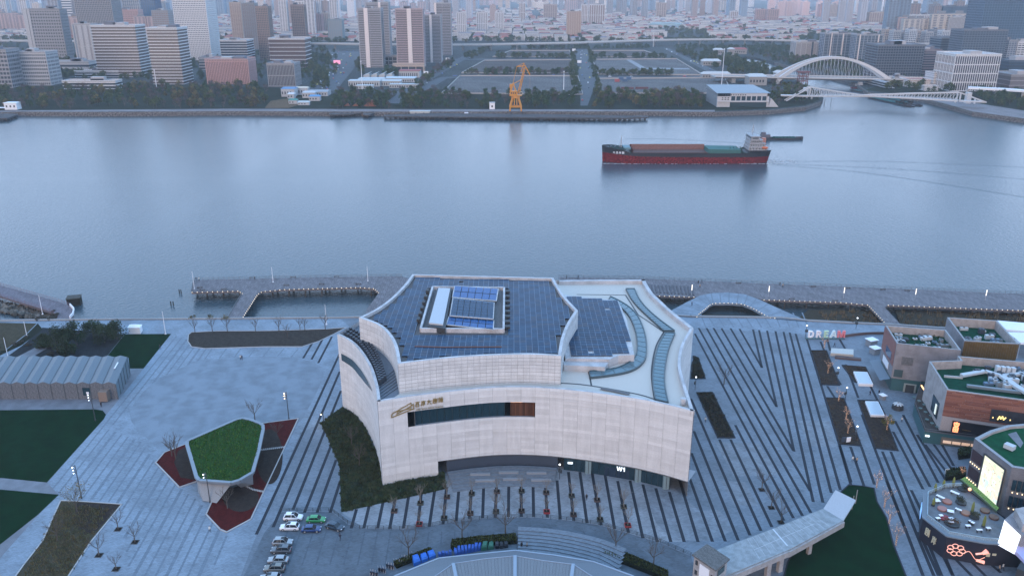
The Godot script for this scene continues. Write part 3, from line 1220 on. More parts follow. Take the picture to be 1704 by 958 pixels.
func solar_field(roof,area: PackedVector2Array,hole: PackedVector2Array,y: float):
	var w := 1.62
	var d := 1.72
	var cells := []
	var lo = area[0]
	var hi = area[0]
	for p in area:
		lo = Vector2(min(lo.x,p.x),min(lo.y,p.y))
		hi = Vector2(max(hi.x,p.x),max(hi.y,p.y))
	var inside = func(x,z):
		for c in [[-0.1,-0.1],[w+0.1,-0.1],[w+0.1,d+0.1],[-0.1,d+0.1]]:
			var q = Vector2(x+c[0],z+c[1])
			if not Geometry2D.is_point_in_polygon(q,area) or (hole.size() and Geometry2D.is_point_in_polygon(q,hole)):
				return false
		return true
	var z = hi.y
	while z > lo.y:
		var x = lo.x
		while x < hi.x:
			if inside.call(x,z):
				cells.append(Vector2(x,z))
			x += w
		z -= d
	var shared := []
	for m in solar_mats():
		var b := Buf.new()
		b.box(V(w/2,0,d/2),V(w-0.07,0.06,d-0.09))
		var mesh = b.mesh(Vector3.ZERO)
		mesh.surface_set_material(0,m)
		shared.append(mesh)
	var rest = [Buf.new(),Buf.new(),Buf.new(),Buf.new(),Buf.new()]
	var count := 0
	var most = 230 if hole.size() else 60
	for c in cells:
		var k = [0,0,1,1,2,4][rng.randi() % 6]
		if rng.randf() < 0.003:
			continue
		if count < most:
			var o := MeshInstance3D.new()
			o.name = "solar_panel"
			o.mesh = shared[k]
			o.position = V(c.x,y,c.y)-origin[roof]
			roof.add_child(o,true)
		else:
			rest[k].box(V(c.x+w/2,y,c.y+d/2),V(w-0.07,0.06,d-0.09))
		count += 1
	for k in 5:
		if rest[k].v.size():
			stuff(part("solar_array",rest[k],solar_mats()[k],roof))
	var fr := Buf.new()
	for c in cells:
		fr.box(V(c.x+w,y-0.02,c.y+d/2),V(0.1,0.07,d))
		if rng.randf() < 1.0:
			fr.box(V(c.x+w/2,y-0.035,c.y),V(w,0.06,0.07))
	stuff(part("panel_rails",fr,mat("panel_rail",Color(0.17,0.23,0.31),0.5),roof))

# strokes of the five characters,on a 10 x 10 grid (y up)
func glyphs() -> Array:
	return [
		[[0.5,9,9.5,9],[1,0.5,1,6.5],[1,6.5,9,6.5],[9,6.5,9,0.5],[1,0.8,9,0.8],[3.7,9,3.7,5],[3.7,5,2.4,3.2],[6.2,9,6.2,3.8],[6.2,3.8,7.8,3.8]],
		[[5,10,5,7.5],[1.5,9.3,1.5,7.5],[1.5,7.5,8.5,7.5],[8.5,9.3,8.5,7.5],[1,6.2,9.5,6.2],[1.6,6.2,0.4,0.5],[3,4.4,8.8,4.4],[2.4,2.5,9.4,2.5],[6,4.4,6,0]],
		[[0.5,6.6,9.5,6.6],[5,9.8,5,6.6],[5,6.6,0.8,0.4],[5,6.6,9.3,0.4]],
		[[1,9.4,6.2,9.4],[6.2,9.4,6.2,7.4],[1,7.4,6.2,7.4],[1,9.4,0.3,0.6],[1.6,5.8,6.4,5.8],[3.8,7.4,3.8,4],[2,4,6,4],[2,4,2,0.8],[2,0.8,6,0.8],[6,4,6,0.8],[7.6,8.6,7.6,3],[9.4,9.8,9.4,0.4],[9.4,0.4,8.2,1]],
		[[0.8,9,3.8,9],[3.8,9,3.6,5.8],[0.8,5.8,3.8,5.8],[0.8,9,0.8,0.6],[3.8,5.8,3.6,2],[0.4,2,3.6,2],[5.4,9.4,9.4,9.4],[7.4,10,7.4,7],[4.6,7,9.8,7],[5.2,6,5.2,0.2],[5.2,5.8,9.4,5.8],[9.4,5.8,9.4,0.4],[6.2,4.4,8.6,4.4],[7.4,5.2,7.4,0.6],[6.2,2.6,8.6,2.6]]]
func theatre_sign(front):
	var gold = mat("brass_letters",Color(0.34,0.24,0.09),0.35,"",1.0,0.5)
	var at = at_px_on(front,694,21)
	var t = thing("theatre_sign","brass lettering and line emblem high on the white front wall","sign",at+V(0,20.5,0))
	var logo := Buf.new()
	var on = func(px,y,out = 0.3):
		var p = at_px_on(front,px,y)
		return V(p.x,y,p.z+out)
	for l in [[652,20.05,684,22.3],[684,22.3,684,20.35],[684,20.35,652,19.0],[652,20.05,652,19.0],[661,20.6,661,19.35],[661,19.9,683,21.3],[661,20.45,682,20.75],[684,21.6,688,21.9],[688,21.9,688,20.5],[684,20.4,690,20.5]]:
		var a = on.call(l[0],l[1])
		var b = on.call(l[2],l[3])
		logo.bar(a,b,0.16,0.2)
	part("emblem",logo,gold,t)
	var signs = glyphs()
	for i in 5:
		var c = Buf.new()
		var px = 691.0+i*9.8
		var y = 20.9+i*0.12
		for s in signs[i]:
			var a = on.call(px+s[0]*0.72,y+s[1]*0.15)
			var b = on.call(px+s[2]*0.72,y+s[3]*0.15)
			c.bar(a,b,0.14,0.16)
		part("character",c,gold,t)
	var p0 = on.call(691.5,20)
	var p1 = on.call(739,20)
	var txt = "WEST BUND GRAND THEATRE"
	var turn = -atan2(p1.z-p0.z,p1.x-p0.x)
	var mid = (p0+p1)/2
	lettering("lettering",txt,0.36,gold,t,V(mid.x,20.35,mid.z+0.35),V(0,turn,0),0.12)

# ================================================================ lawns,beds,trees,cars on the near bank
func sheet(called,label,px: Array,m,y: float,bend := 0.0,kerb_m = null,stem := ""):
	var pts = gl(px)
	if bend > 0.0:
		pts = curve(pts+[pts[0]],bend)
		pts.pop_back()
	var b := Buf.new()
	b.prism(flat(pts),-0.1,y)
	var o = struct(called,b,m,label)
	if kerb_m:
		var k := Buf.new()
		k.kerb(pts+[pts[0]],0.3,-0.05,y+0.1)
		part("kerb",k,kerb_m,o)
	return o
func blades(called,polys: Array,count: int,m,tall: float,c: Color,spread := 0.35):
	# tufts scattered over an area
	var b := Buf.new()
	for k in 9:
		var a = V(ru(-spread,spread),0,ru(-spread,spread))
		var w = V(ru(-1,1),0,ru(-1,1)).normalized()*tall*0.22
		b.tri(a-w,a+w,a+V(ru(-0.5,0.5)*tall,tall*ru(0.6,1.2),ru(-0.5,0.5)*tall))
	var mesh = b.mesh(Vector3.ZERO)
	mesh.surface_set_material(0,m)
	var at := []
	var tone := []
	for poly in polys:
		var lo = poly[0]
		var hi = poly[0]
		for p in poly:
			lo = Vector2(min(lo.x,p.x),min(lo.y,p.y))
			hi = Vector2(max(hi.x,p.x),max(hi.y,p.y))
		for k in count:
			var q = Vector2(ru(lo.x,hi.x),ru(lo.y,hi.y))
			if Geometry2D.is_point_in_polygon(q,poly):
				at.append(Transform3D(Basis(Vector3.UP,rng.randf()*TAU).scaled(Vector3.ONE*ru(0.6,1.5)),V(q.x,0.02,q.y)))
				var t = ru(0.55,1.35)
				tone.append(Color(c.r*t*ru(0.8,1.3),c.g*t,c.b*t))
	return crowd(called,mesh,at,tone)
func leaf_mesh(n: int,r: Vector3,leaf: float,base: Color,sd: int,lobes := 7,hollow := 0.45) -> Buf:
	# many small leaf faces in clumps through a crown; each clump has a tone of its own
	var k := RandomNumberGenerator.new()
	k.seed = sd
	var b := Buf.new()
	b.tinted = true
	var cl := []
	for i in lobes:
		var a = k.randf()*TAU
		var u = k.randf_range(-0.8,1.0)
		var w = sqrt(max(0.0,1-u*u))*k.randf_range(0.35,0.75)
		cl.append([V(cos(a)*w,u*0.62,sin(a)*w),k.randf_range(0.3,0.55),k.randf_range(0.5,1.5)])
	for i in n:
		var c = cl[k.randi() % lobes]
		var d = V(k.randfn(),k.randfn(),k.randfn()).normalized()*pow(k.randf(),hollow)
		var p = (c[0]+d*c[1])*r
		var t = c[2]*k.randf_range(0.75,1.25)
		b.tint(Color(base.r*t*k.randf_range(0.85,1.2),base.g*t,base.b*t))
		var x = V(k.randfn(),k.randfn(),k.randfn()).normalized()
		var y = x.cross(V(k.randfn(),k.randfn(),k.randfn())).normalized()
		var s = leaf*k.randf_range(0.6,1.3)
		b.quad(p-x*s,p-y*s*0.6,p+x*s,p+y*s*0.6)
	return b
func bare_tree_buf(sd: int,tall: float,spread: float,lean := 0.35) -> Array:
	var k := RandomNumberGenerator.new()
	k.seed = sd
	var trunk := Buf.new()
	var twigs := Buf.new()
	var fork = tall*0.32
	trunk.tube(Vector3.ZERO,V(0,fork,0),0.12*tall/6,0.085*tall/6,6)
	var grow = [[V(0,fork*0.8,0),V(0,1,0),tall*0.4,0.06*tall/6,0]]
	for i in 5:
		var a = TAU*i/5+k.randf()
		grow.append([V(0,fork*k.randf_range(0.75,1.0),0),V(cos(a)*spread,1,sin(a)*spread).normalized(),tall*k.randf_range(0.34,0.5),0.05*tall/6,0])
	while grow.size():
		var w = grow.pop_back()
		var mid = w[0]+w[1]*w[2]*0.5+V(k.randf_range(-1,1),0,k.randf_range(-1,1))*w[2]*0.06
		var end = mid+(w[1]+V(0,0.15,0)).normalized()*w[2]*0.5
		twigs.tube(w[0],mid,w[3],w[3]*0.75,4,false)
		twigs.tube(mid,end,w[3]*0.75,w[3]*0.4,4,false)
		if w[4] < 2:
			for j in 4:
				var a = k.randf()*TAU
				var at = w[0].lerp(end,k.randf_range(0.35,0.95))
				var d = (w[1]+V(cos(a),k.randf_range(-0.1,0.5),sin(a))*lean*1.6).normalized()
				grow.append([at,d,w[2]*k.randf_range(0.4,0.62),max(w[3]*0.5,0.012),w[4]+1])
	return [trunk,twigs]
func bare_tree(kind: String,label,sd,tall,spread,bark):
	var t = thing(kind,label,"tree")
	var bb = bare_tree_buf(sd,tall,spread)
	part("trunk",bb[0],bark,t)
	part("branches",bb[1],bark,t)
	return t
func street_lamp(at: Vector3,tall: float,heads: int,label: String,turn := 0.0,on := true):
	var t = thing("lamp_post",label,"lamp post",at,turn,"tall plaza lamp posts")
	var pole := Buf.new()
	pole.tube(at,at+V(0,tall,0),0.13,0.09,8)
	pole.tube(at,at+V(0,0.5,0),0.2,0.2,8)
	part("pole",pole,mat("dark_metal"),t)
	for k in heads:
		var y = tall-0.3-k*0.85
		var arm := Buf.new()
		arm.bar(at+V(0,y,0),at+V(-0.35,y,0.25),0.06,0.06)
		arm.box(at+V(-0.42,y+0.02,0.3),V(0.42,0.36,0.3),0.6)
		part("lamp_head",arm,mat("dark_metal"),t)
		var b := Buf.new()
		b.ball(at+V(-0.5,y,0.48),V(0.17,0.15,0.15),8,6)
		part("lamp_lens",b,glow("lamp_warm" if on else "lamp_cool",Color(1.0,0.86,0.66) if on else Color(0.86,0.92,1.0),4.0 if on else 2.4),t)
		if k == 0:
			lamp_light("lamp_post",at+V(-0.5,y,0.9),Color(1.0,0.86,0.66) if on else Color(0.86,0.92,1.0),2.2,0.25)
func section(x,pts: Array) -> Array:
	var r := []
	for p in pts:
		r.append(V(x,p[0],p[1]))
	return r
func make_car(called,label,paint,suv: bool):
	# the car points to +x; its body is lofted from cross-sections,the cabin stands on it
	var t = thing(called,label,"car")
	var hgt = 0.98 if suv else 0.9
	var body := Buf.new()
	var xs = [-2.3,-2.2,-1.9,-1.2,0.0,1.0,1.7,2.15,2.3]
	var top = [0.72,hgt-0.04,hgt,hgt+0.02,hgt,hgt-0.01,hgt-0.08,hgt-0.18,0.6]
	var wid = [0.72,0.84,0.9,0.92,0.92,0.92,0.9,0.8,0.66]
	var rs := []
	for i in xs.size():
		var w = wid[i]
		var h = top[i]
		rs.append(section(xs[i],[[0.24,-w*0.92],[0.5,-w],[h-0.12,-w],[h,-w*0.86],[h+0.02,0],[h,w*0.86],[h-0.12,w],[0.5,w],[0.24,w*0.92]]))
	body.rings(rs)
	body.smooth = false
	part("body",body,paint,t)
	var roof_y = 1.68 if suv else 1.45
	var back = -2.05 if suv else -1.75
	var cx = [back,back+0.45,-0.2,0.35,1.15]
	var cy = [hgt-0.03,roof_y-0.06,roof_y,roof_y-0.03,hgt-0.03]
	var cw = [0.78,0.66,0.66,0.66,0.76]
	var cab := Buf.new()
	var rr := []
	for i in 5:
		rr.append(section(cx[i],[[hgt-0.05,-0.82],[cy[i],-cw[i]],[cy[i]+0.015,0],[cy[i],cw[i]],[hgt-0.05,0.82]]))
	cab.rings(rr)
	part("windows",cab,mat("car_glass",Color(0.012,0.018,0.025),0.06),t)
	var roof := Buf.new()
	roof.rings([section(cx[1]-0.04,[[roof_y-0.07,-0.67],[roof_y-0.01,-0.6],[roof_y+0.01,0],[roof_y-0.01,0.6],[roof_y-0.07,0.67]]),section(-0.2,[[roof_y-0.03,-0.68],[roof_y+0.02,-0.62],[roof_y+0.045,0],[roof_y+0.02,0.62],[roof_y-0.03,0.68]]),section(0.4,[[roof_y-0.06,-0.67],[roof_y-0.01,-0.6],[roof_y+0.01,0],[roof_y-0.01,0.6],[roof_y-0.06,0.67]])])
	var rf = part("roof",roof,paint,t)
	if suv:
		var sr := Buf.new()
		sr.box(V(0.05,roof_y+0.045,0),V(0.7,0.02,0.85))
		part("sunroof",sr,mat("car_glass"),rf)
	for s in [-1,1]:
		var pl := Buf.new()
		pl.bar(V(cx[1],roof_y-0.06,s*0.68),V(cx[0],hgt-0.03,s*0.81),0.07,0.05)
		pl.bar(V(-0.25,roof_y-0.04,s*0.69),V(-0.3,hgt-0.02,s*0.83),0.08,0.04)
		pl.bar(V(0.37,roof_y-0.05,s*0.68),V(1.15,hgt-0.02,s*0.8),0.07,0.05)
		part("pillars",pl,paint,t)
		var mi := Buf.new()
		mi.box(V(0.82,hgt+0.08,s*1.0),V(0.18,0.14,0.2))
		part("mirror",mi,paint,t)
		var hl := Buf.new()
		hl.box(V(2.17,hgt-0.24,s*0.58),V(0.16,0.14,0.34),-s*0.35)
		part("headlight",hl,mat("headlight",Color(0.6,0.62,0.65),0.1),t)
		var tl := Buf.new()
		tl.box(V(-2.24,hgt-0.16,s*0.62),V(0.1,0.14,0.3))
		part("taillight",tl,mat("taillight",Color(0.35,0.015,0.015),0.2),t)
		for x in [-1.4,1.42]:
			var ty := Buf.new()
			ty.tube(V(x,0.33,s*0.93),V(x,0.33,s*0.7),0.34,0.34,14)
			var wo = part("wheel",ty,mat("tyre",Color(0.015,0.015,0.016),0.8),t)
			var ri := Buf.new()
			ri.tube(V(x,0.33,s*0.945),V(x,0.33,s*0.9),0.2,0.22,10)
			part("rim",ri,mat("pale_metal"),wo)
	for x in [-2.31,2.3]:
		var bp := Buf.new()
		bp.box(V(x,0.42,0),V(0.06,0.2,1.3))
		part("bumper",bp,mat("dark_metal"),t)
	return t

func build_plaza():
	var lawn = mat("mown_lawn",Color(0.004,0.038,0.013),1.0,"lawn",2.5,0.0,26.0)
	var rough_grass = mat("rough_grass",Color(0.04,0.058,0.028),1.0,"lawn",2.0,0.0,9.0)
	var soil = mat("bed_soil",Color(0.085,0.066,0.056),1.0,"soil",3.0,0.0,9.0)
	var dry = mat("dry_grass",Color(0.135,0.115,0.075),1.0,"soil",3.0,0.0,9.0)
	var red = mat("red_mulch",Color(0.15,0.022,0.02),1.0,"soil",2.0,0.0,8.0)
	var path = mat("path_stone",Color(0.225,0.235,0.265),0.75,"grain",2.0,0.0,22.0)
	var curb = mat("white_kerb",Color(0.5,0.48,0.47),0.7,"grain",3.0)
	# left side
	sheet("path","grey path between the lawns at the left edge",[-220,655,172,657,216,613,213,595,238,613,205,655,176,690,78,803,96,822,60,860,-20,950,-220,1050],path,0.012)
	sheet("lawn","large mown lawn in front of the greenhouse",[-220,680,0,682.5,158,681,170,683,175.5,690,172,697,77,802.5,0,795,-220,772],lawn,0.05)
	sheet("lawn","mown lawn at the lower left corner",[-220,792,0,814.5,97,823,60,858,0,905,-220,1080],lawn,0.05)
	sheet("lawn","small mown lawn behind the greenhouse",[207,556,284,555.5,238,613,215,613,213,595,177,593.5],lawn,0.05)
	sheet("field","rough brown field at the left river edge",[-260,536,0,537,60,538,42,556,0,588,-260,640],dry,0.03)
	sheet("hedge_ground","dark planted strip beside the field",[62,538,70,548,34,575,-20,600,-40,592,10,582,44,556],mat("dark_ground",Color(0.035,0.045,0.03),1.0,"soil",3.0),0.05)
	sheet("shrub_bed","dark shrub ground behind the greenhouse",[70,545,206,556,176,594,10,594,40,572],mat("shrub_soil",Color(0.06,0.068,0.075),1.0,"soil",4.0,0.0,12.0),0.04)
	sheet("service_path","pale pinkish path by the field",[58,578,80,578,50,596,20,598],path,0.06)
	sheet("flower_bed","long bare brown bed by the river",[313,557,318,553,360,551,450,550.5,545,547.5,576,545,555,556,530,568,502,577,440,577,340,580,318,577,312,568],mat("bed_brown",Color(0.105,0.088,0.075),1.0,"soil",4.0,0.0,9.0),0.06,0.0,curb)
	sheet("flower_bed","dry grassy bed at the lower left",[100,833,130,834,202,839,150,902,112,960,60,1020,-20,1020,40,938,70,900],dry,0.05,0.0,curb)
	var bb := Buf.new()
	bb.cap(flat(gl([128,836,198,840,162,882,140,890,120,870])),0.07)
	struct("bare_soil",bb,soil,"bare soil at the end of the dry bed")
	blades("bed_grass",[flat(gl([100,838,180,845,150,900,112,958,40,958,70,900]))],1800,tinted("bed_blade",1.0),0.35,Color(0.11,0.10,0.05))
	# by the theatre
	var lawn_px = [569,677,594,694,615,727,632,768,636,804,740,787,743,813,567.6,852,565,776,550,740,534,704]
	sheet("garden","overgrown garden strip round the theatre's left corner",lawn_px,rough_grass,0.1)
	blades("garden_grass",[flat(gl(lawn_px))],7000,tinted("grass_blade",1.0),0.55,Color(0.045,0.062,0.026))
	var hedge_px = [640,812,738,790,742,812,640,834]
	var sh := leaf_mesh(260,V(0.8,0.7,0.8),0.14,Color(0.03,0.048,0.03),5)
	var shm = sh.mesh(Vector3.ZERO)
	shm.surface_set_material(0,tinted("leaf",0.9))
	var at := []
	for poly in [flat(gl(hedge_px)),flat(gl([540,704,565,684,572,690,560,720,552,730])),flat(gl([568,800,600,810,630,808,632,830,569,848]))]:
		for k in 900:
			var q = Vector2(ru(-62,-14),ru(-226,-170))
			if Geometry2D.is_point_in_polygon(q,poly) and rng.randf() < 0.5:
				at.append(Transform3D(Basis(Vector3.UP,rng.randf()*TAU).scaled(V(1,ru(0.5,1.2),1)*ru(0.6,1.3)),V(q.x,0.3,q.y)))
	crowd("undergrowth",shm,at)
	for p in [[[1155,593,1162,595,1174,630,1150,630],"upper dark flower bed along the theatre's right wall"],[[1160,653.5,1186,653,1223.5,728.5,1195,728.5],"lower dark flower bed right of the theatre"]]:
		sheet("flower_bed",p[1],p[0],mat("dark_bed",Color(0.04,0.042,0.04),1.0,"soil",3.0,0.0,6.0),0.12,0.0,mat("dark_granite"))
		blades("bed_plants",[flat(gl(p[0]))],700,tinted("grass_blade"),0.4,Color(0.05,0.055,0.04))
	# right side planting beds
	for p in [[[1349.7,583.5,1376,583.5,1398,641,1367,640],"brown tree bed nearest the river, right of the banded plaza"],[[1402,608,1441,611,1453,638.5,1423,636],"brown bed round a pale glass box"],[[1374,662,1405,663,1434,742,1397,739],"long brown tree bed beside the right plaza"],[[1428,666,1462,667,1495,750,1457,746],"long brown bed nearest the shops"]]:
		sheet("flower_bed",p[1],p[0],soil,0.14,0.0,mat("dark_granite"))
		blades("bed_stubble",[flat(gl(p[0]))],500,tinted("bed_blade"),0.3,Color(0.09,0.075,0.05))
	for p in [[[1421,617,1444,618,1454,638.5,1430,637.5],"pale glass skylight box in the middle bed"],[[1440.6,666.5,1462,666.8,1473,690,1450,689.3],"pale glass skylight box in the bed nearest the shops"]]:
		var q = gl(p[0],1.0)
		var t = thing("skylight_box",p[1],"skylight",V(q[0].x,0,q[0].z))
		var fr := Buf.new()
		fr.prism(flat(q),0,0.85)
		part("frame",fr,mat("white_paint"),t)
		var gb := Buf.new()
		var c = (q[0]+q[1]+q[2]+q[3])/4
		var inn := []
		for v in q:
			inn.append(v.lerp(c,0.1))
		gb.prism(flat(inn),0.7,0.95)
		part("glass",gb,mat("pale_glass",Color(0.42,0.5,0.56),0.15),t)
	sheet("lawn","dark lawn under the concrete gangway",[1402,817,1413,807,1436,809,1455,812.5,1460,835,1476,862,1487,905,1508,958,1522,1010,1290,1010,1312,934,1340,890],lawn,0.06,0.0,mat("dark_granite"))
	pavilion(lawn,red,soil,curb)
	greenhouse()
	amphitheatre()
	# tree pits and bare trees in front of the theatre
	var bark = mat("bark",Color(0.075,0.062,0.052),0.9)
	var pale_bark = mat("pale_bark",Color(0.17,0.145,0.12),0.9)
	var pits = [656,851,699.6,838,743.7,827.6,785,822.6,826.8,819,739,863,782.6,855,825.5,852,697.6,873,868,818,909,820.7,951.4,825.8,993.8,832.9,1038,844,868,851,909.8,852.3,954.4,857.3,998.8,865.4,1044.8,875]
	protos.young = bare_tree("young_tree","",3,6.0,0.55,pale_bark)
	var flip := 0
	for i in range(0,pits.size(),2):
		var p = g(pits[i],pits[i+1])
		var row = "upper" if i in [0,2,4,6,8,18,20,22,24,26] else "lower"
		planter(p,"small square tree box in the %s row before the theatre" % row,"tree boxes before the theatre",[Color(0.06,0.04,0.035),Color(0.04,0.045,0.035)][flip % 2] if not i in [16,30,36] else Color(0.28,0.02,0.02))
		place(protos.young,p+V(0,0.3,0),rng.randf()*TAU,ru(0.75,1.05),"young bare tree in a square box before the theatre's front steps","young bare trees before the theatre")
		flip += 1
	protos.bare = bare_tree("bare_tree","",9,8.5,0.75,bark)
	for p in [[769,896,"tall bare tree behind the long hedge, nearer its left end"],[841,891,"tall bare tree at the right end of the long hedge"],[680,926,"tall bare tree behind the blue tarpaulin at the bottom"],[1024.6,916.6,"tall bare tree at the upper end of the right hedge"],[1087.7,942,"tall bare tree midway along the right hedge"]]:
		place(protos.bare,g(p[0],p[1]),rng.randf()*TAU,ru(0.95,1.1),p[2])
	for p in [[196,880.7],[224,902],[164,924],[192.6,947]]:
		planter(g(p[0],p[1]),"dark square tree pit on the plaza at lower left","tree pits at lower left",Color(0.05,0.045,0.04),0.1)
		place(protos.bare,g(p[0],p[1]),rng.randf()*TAU,ru(0.5,0.8),"bare tree in a dark pit at the lower left of the plaza","bare trees at lower left")
	for p in [[285.5,759,"bare tree in the red bed left of the green roof"],[292,764,"slim bare trunk beside the tree in the left red bed"],[378,846,"large bare tree in front of the green roofed pavilion"],[461,730,"bare tree in the red bed right of the green roof"],[424,700,"slim bare tree behind the green roof"],[585,740,"bare tree in the garden by the theatre's left wall"],[598,775,"bare shrubby tree low in the theatre's garden"],[95,900,"bare tree on the dry bed at lower left"],[1205,640,"bare tree in the gap between the dark beds right of the theatre"]]:
		place(protos.bare,g(p[0],p[1]),rng.randf()*TAU,ru(0.75,1.0),p[2])
	for p in [[1268,815,"bare tree above the gangway, furthest up the plaza"],[1284,845,"bare tree above the middle of the gangway"],[1300,869,"bare tree touching the upper edge of the gangway"]]:
		planter(g(p[0],p[1]),"black tree pit in the banded plaza above the gangway","tree pits above the gangway",Color(0.03,0.035,0.04),0.1)
		place(protos.bare,g(p[0],p[1]),rng.randf()*TAU,0.8,p[2])
	protos.river_tree = bare_tree("thin_tree","",21,7.0,0.5,bark)
	var rp = [324,553.5,353,552.5,378,552.5,425,552,464,552,478,560,499,549,507,549,541,548.5]
	for i in range(0,rp.size(),2):
		place(protos.river_tree,g(rp[i],rp[i+1]),rng.randf()*TAU,ru(0.8,1.15),"thin bare tree in the brown bed by the river","thin bare trees in the riverside bed")
		if i < 6:
			var c := leaf_mesh(160,V(1.6,1.0,1.6),0.2,Color(0.13,0.125,0.075),50+i)
			var q = g(rp[i],rp[i+1])+V(0,6.2,0)
			var bb2 := Buf.new()
			bb2.tinted = true
			for k in c.v.size():
				bb2.v.append(c.v[k]+q)
				bb2.c.append(c.c[k])
			bb2.ix = c.ix
			single("crown_leaves","last dry leaves on a riverside tree at the bed's left end","leaves",bb2,tinted("leaf"),q,"dry leaf clusters by the river")
	# evergreens at the left
	for p in [[95,586,8.5,5.6,"broad dark evergreen tree, leftmost of the group by the river"],[127,575,8.0,5.2,"round dark evergreen right of the broad one"],[155,562,6.0,4.4,"small round evergreen left in the pair on the quay"],[174,570,6.6,4.8,"middle round evergreen of the quay group"],[194,564,6.2,4.5,"rightmost round evergreen of the quay group"],[113,592,5.0,3.4,"low olive bush before the dark evergreens"],[72,577,4.0,3.6,"low dark bush at the left of the evergreens"]]:
		evergreen(g(p[0],p[1]),p[2],p[3],p[4])
	var wild := leaf_mesh(500,V(1.7,1.1,1.7),0.16,Color(0.05,0.05,0.042),77)
	var wm = wild.mesh(Vector3.ZERO)
	wm.surface_set_material(0,tinted("leaf"))
	var wat := []
	for poly in [flat(gl([40,572,80,560,140,585,175,592,20,594])),flat(gl([62,538,70,550,34,577,-20,602,-40,592,44,556])),flat(gl([92,519,96,533,60,537,66,520]))]:
		for k in 500:
			var q = Vector2(ru(-210,-95),ru(-305,-225))
			if Geometry2D.is_point_in_polygon(q,poly) and rng.randf() < 0.7:
				wat.append(Transform3D(Basis(Vector3.UP,rng.randf()*TAU).scaled(Vector3.ONE*ru(0.5,1.1)),V(q.x,0.5,q.y)))
	crowd("thicket",wm,wat)
	var yt = thing("leafy_tree","half leafed yellowish tree at the corner of the dry bed","tree",g(128,852))
	var yb = bare_tree_buf(31,8.0,0.8)
	for k in yb.size():
		for i in yb[k].v.size():
			yb[k].v[i] += g(128,852)
	part("trunk",yb[0],bark,yt)
	part("branches",yb[1],bark,yt)
	var yl := leaf_mesh(420,V(3.4,3.0,3.4),0.16,Color(0.15,0.14,0.09),33,16,0.7)
	for i in yl.v.size():
		yl.v[i] += g(128,852)+V(0,5.6,0)
	part("crown",yl,tinted("leaf"),yt)
	# lit trees by the shops
	for p in [[1378,622,6.2,"tree wound with warm lights in the bed nearest the river"],[1408,700,5.5,"tree wound with warm lights in the long bed, upper of two"],[1411,722,6.0,"tree wound with warm lights at the lower end of the long bed"],[1476,716,6.0,"leafy yellow tree wound with lights in the bed nearest the shops"],[1372,580,5.0,"pale lit shrub tree at the end of the white bench"],[1396,668,4.5,"small lit tree between the two beds"],
		[1459,812,5.5,"pink lit tree at the top corner of the dark lawn"],[1472,845,6.0,"lit bare tree on the right edge of the dark lawn, second from the top"],[1480,872,5.0,"orange lit tree on the right edge of the dark lawn"],[1491,908,6.5,"big lit bare tree low on the right edge of the dark lawn"],[1601,795,4.0,"small lit tree beside the screen building"]]:
		lit_tree(g(p[0],p[1]),p[2],p[3])
	street_lamp(g(480.3,697),9.0,3,"tall lamp post with three warm lamps above the red bed")
	street_lamp(g(135,829),9.6,3,"dark lamp post with three lamps at the corner of the dry bed",0.3,false)
	street_lamp(g(349,836),8.6,2,"dark lamp post with two lamps in front of the green roofed pavilion",0.0,false)
	street_lamp(g(158,700),9.0,3,"lamp post with three lamps at the lawn before the greenhouse",0.0,false)
	street_lamp(g(538.4,703),3.2,1,"short red lamp post at the tip of the theatre's garden",0.0,true)
	for p in [[1157,648,"lamp with a dark box right of the theatre"],[1393,632,"lamp with a dark box in the bed nearest the river"],[1407,666,"lamp with a dark box between the tree beds"],[1424,732,"lamp with a dark box at the end of the long bed"],[1425,547,"thin lamp post by the mudflat, behind the letters"],[1341,560,"slim dark lamp post left of the letters"],[931,797,"slim lamp post at the right end of the theatre's steps"]]:
		small_lamp(g(p[0],p[1]),p[2])
	# cars
	var paints = {"white": mat("white_car_paint",Color(0.72,0.73,0.75),0.25),"green": mat("green_car_paint",Color(0.025,0.24,0.07),0.25),"blue": mat("blue_car_paint",Color(0.012,0.035,0.13),0.2),"navy": mat("navy_car_paint",Color(0.012,0.025,0.045),0.2),"silver": mat("silver_car_paint",Color(0.33,0.335,0.34),0.3,"",1.0,0.5),"bronze": mat("bronze_car_paint",Color(0.2,0.185,0.165),0.3,"",1.0,0.5),"grey": mat("grey_car_paint",Color(0.12,0.125,0.135),0.3,"",1.0,0.5)}
	for m in paints.values():
		m.clearcoat_enabled = true
		m.clearcoat = 0.6
		m.clearcoat_roughness = 0.05
	var cars = [[488,863.5,0.0,"white",true,"white hatchback with a dark sunroof, upper of the two white cars"],[482,880,PI,"white",true,"white car in front, lower of the two white cars"],[526,867,0.0,"green",false,"bright green saloon car"],[518,883,0.04,"blue",false,"dark blue saloon below the green car"],[557,879,-0.38,"navy",false,"dark navy car parked askew, rightmost"],
		[470.5,905,0.0,"silver",true,"topmost of the column of parked silver and grey cars"],[468,918,PI,"grey",true,"grey car, second from the top of the parked column"],[463,934.5,PI,"silver",false,"silver car, third from the top of the parked column"],[456.6,949,PI,"bronze",true,"bronze grey car, fourth in the parked column"],[450,965,PI,"silver",true,"pale car cut off by the lower edge of the picture"]]
	for c in cars:
		var o = make_car("parked_car",c[5],paints[c[3]],c[4])
		o.position = g(c[0],c[1])
		o.rotation.y = c[2]
		o.set_meta("group","cars parked left of the theatre")
	# fence round the front paving
	var fence = thing("wire_fence","low dark wire fence along the front edge of the paving","fence",g(640,885))
	var fm = mat("fence_wire",Color(0.03,0.035,0.04),0.6,"",1.0,0.3)
	railing(fence,gl([468,851,551,850,580,872,600,880,670,881,720,875,760,868,820,862,890,861,950,866,1000,874,1050,888,1100,903,1150,925]),0.0,fm,1.0,1.9,"fence_rail")
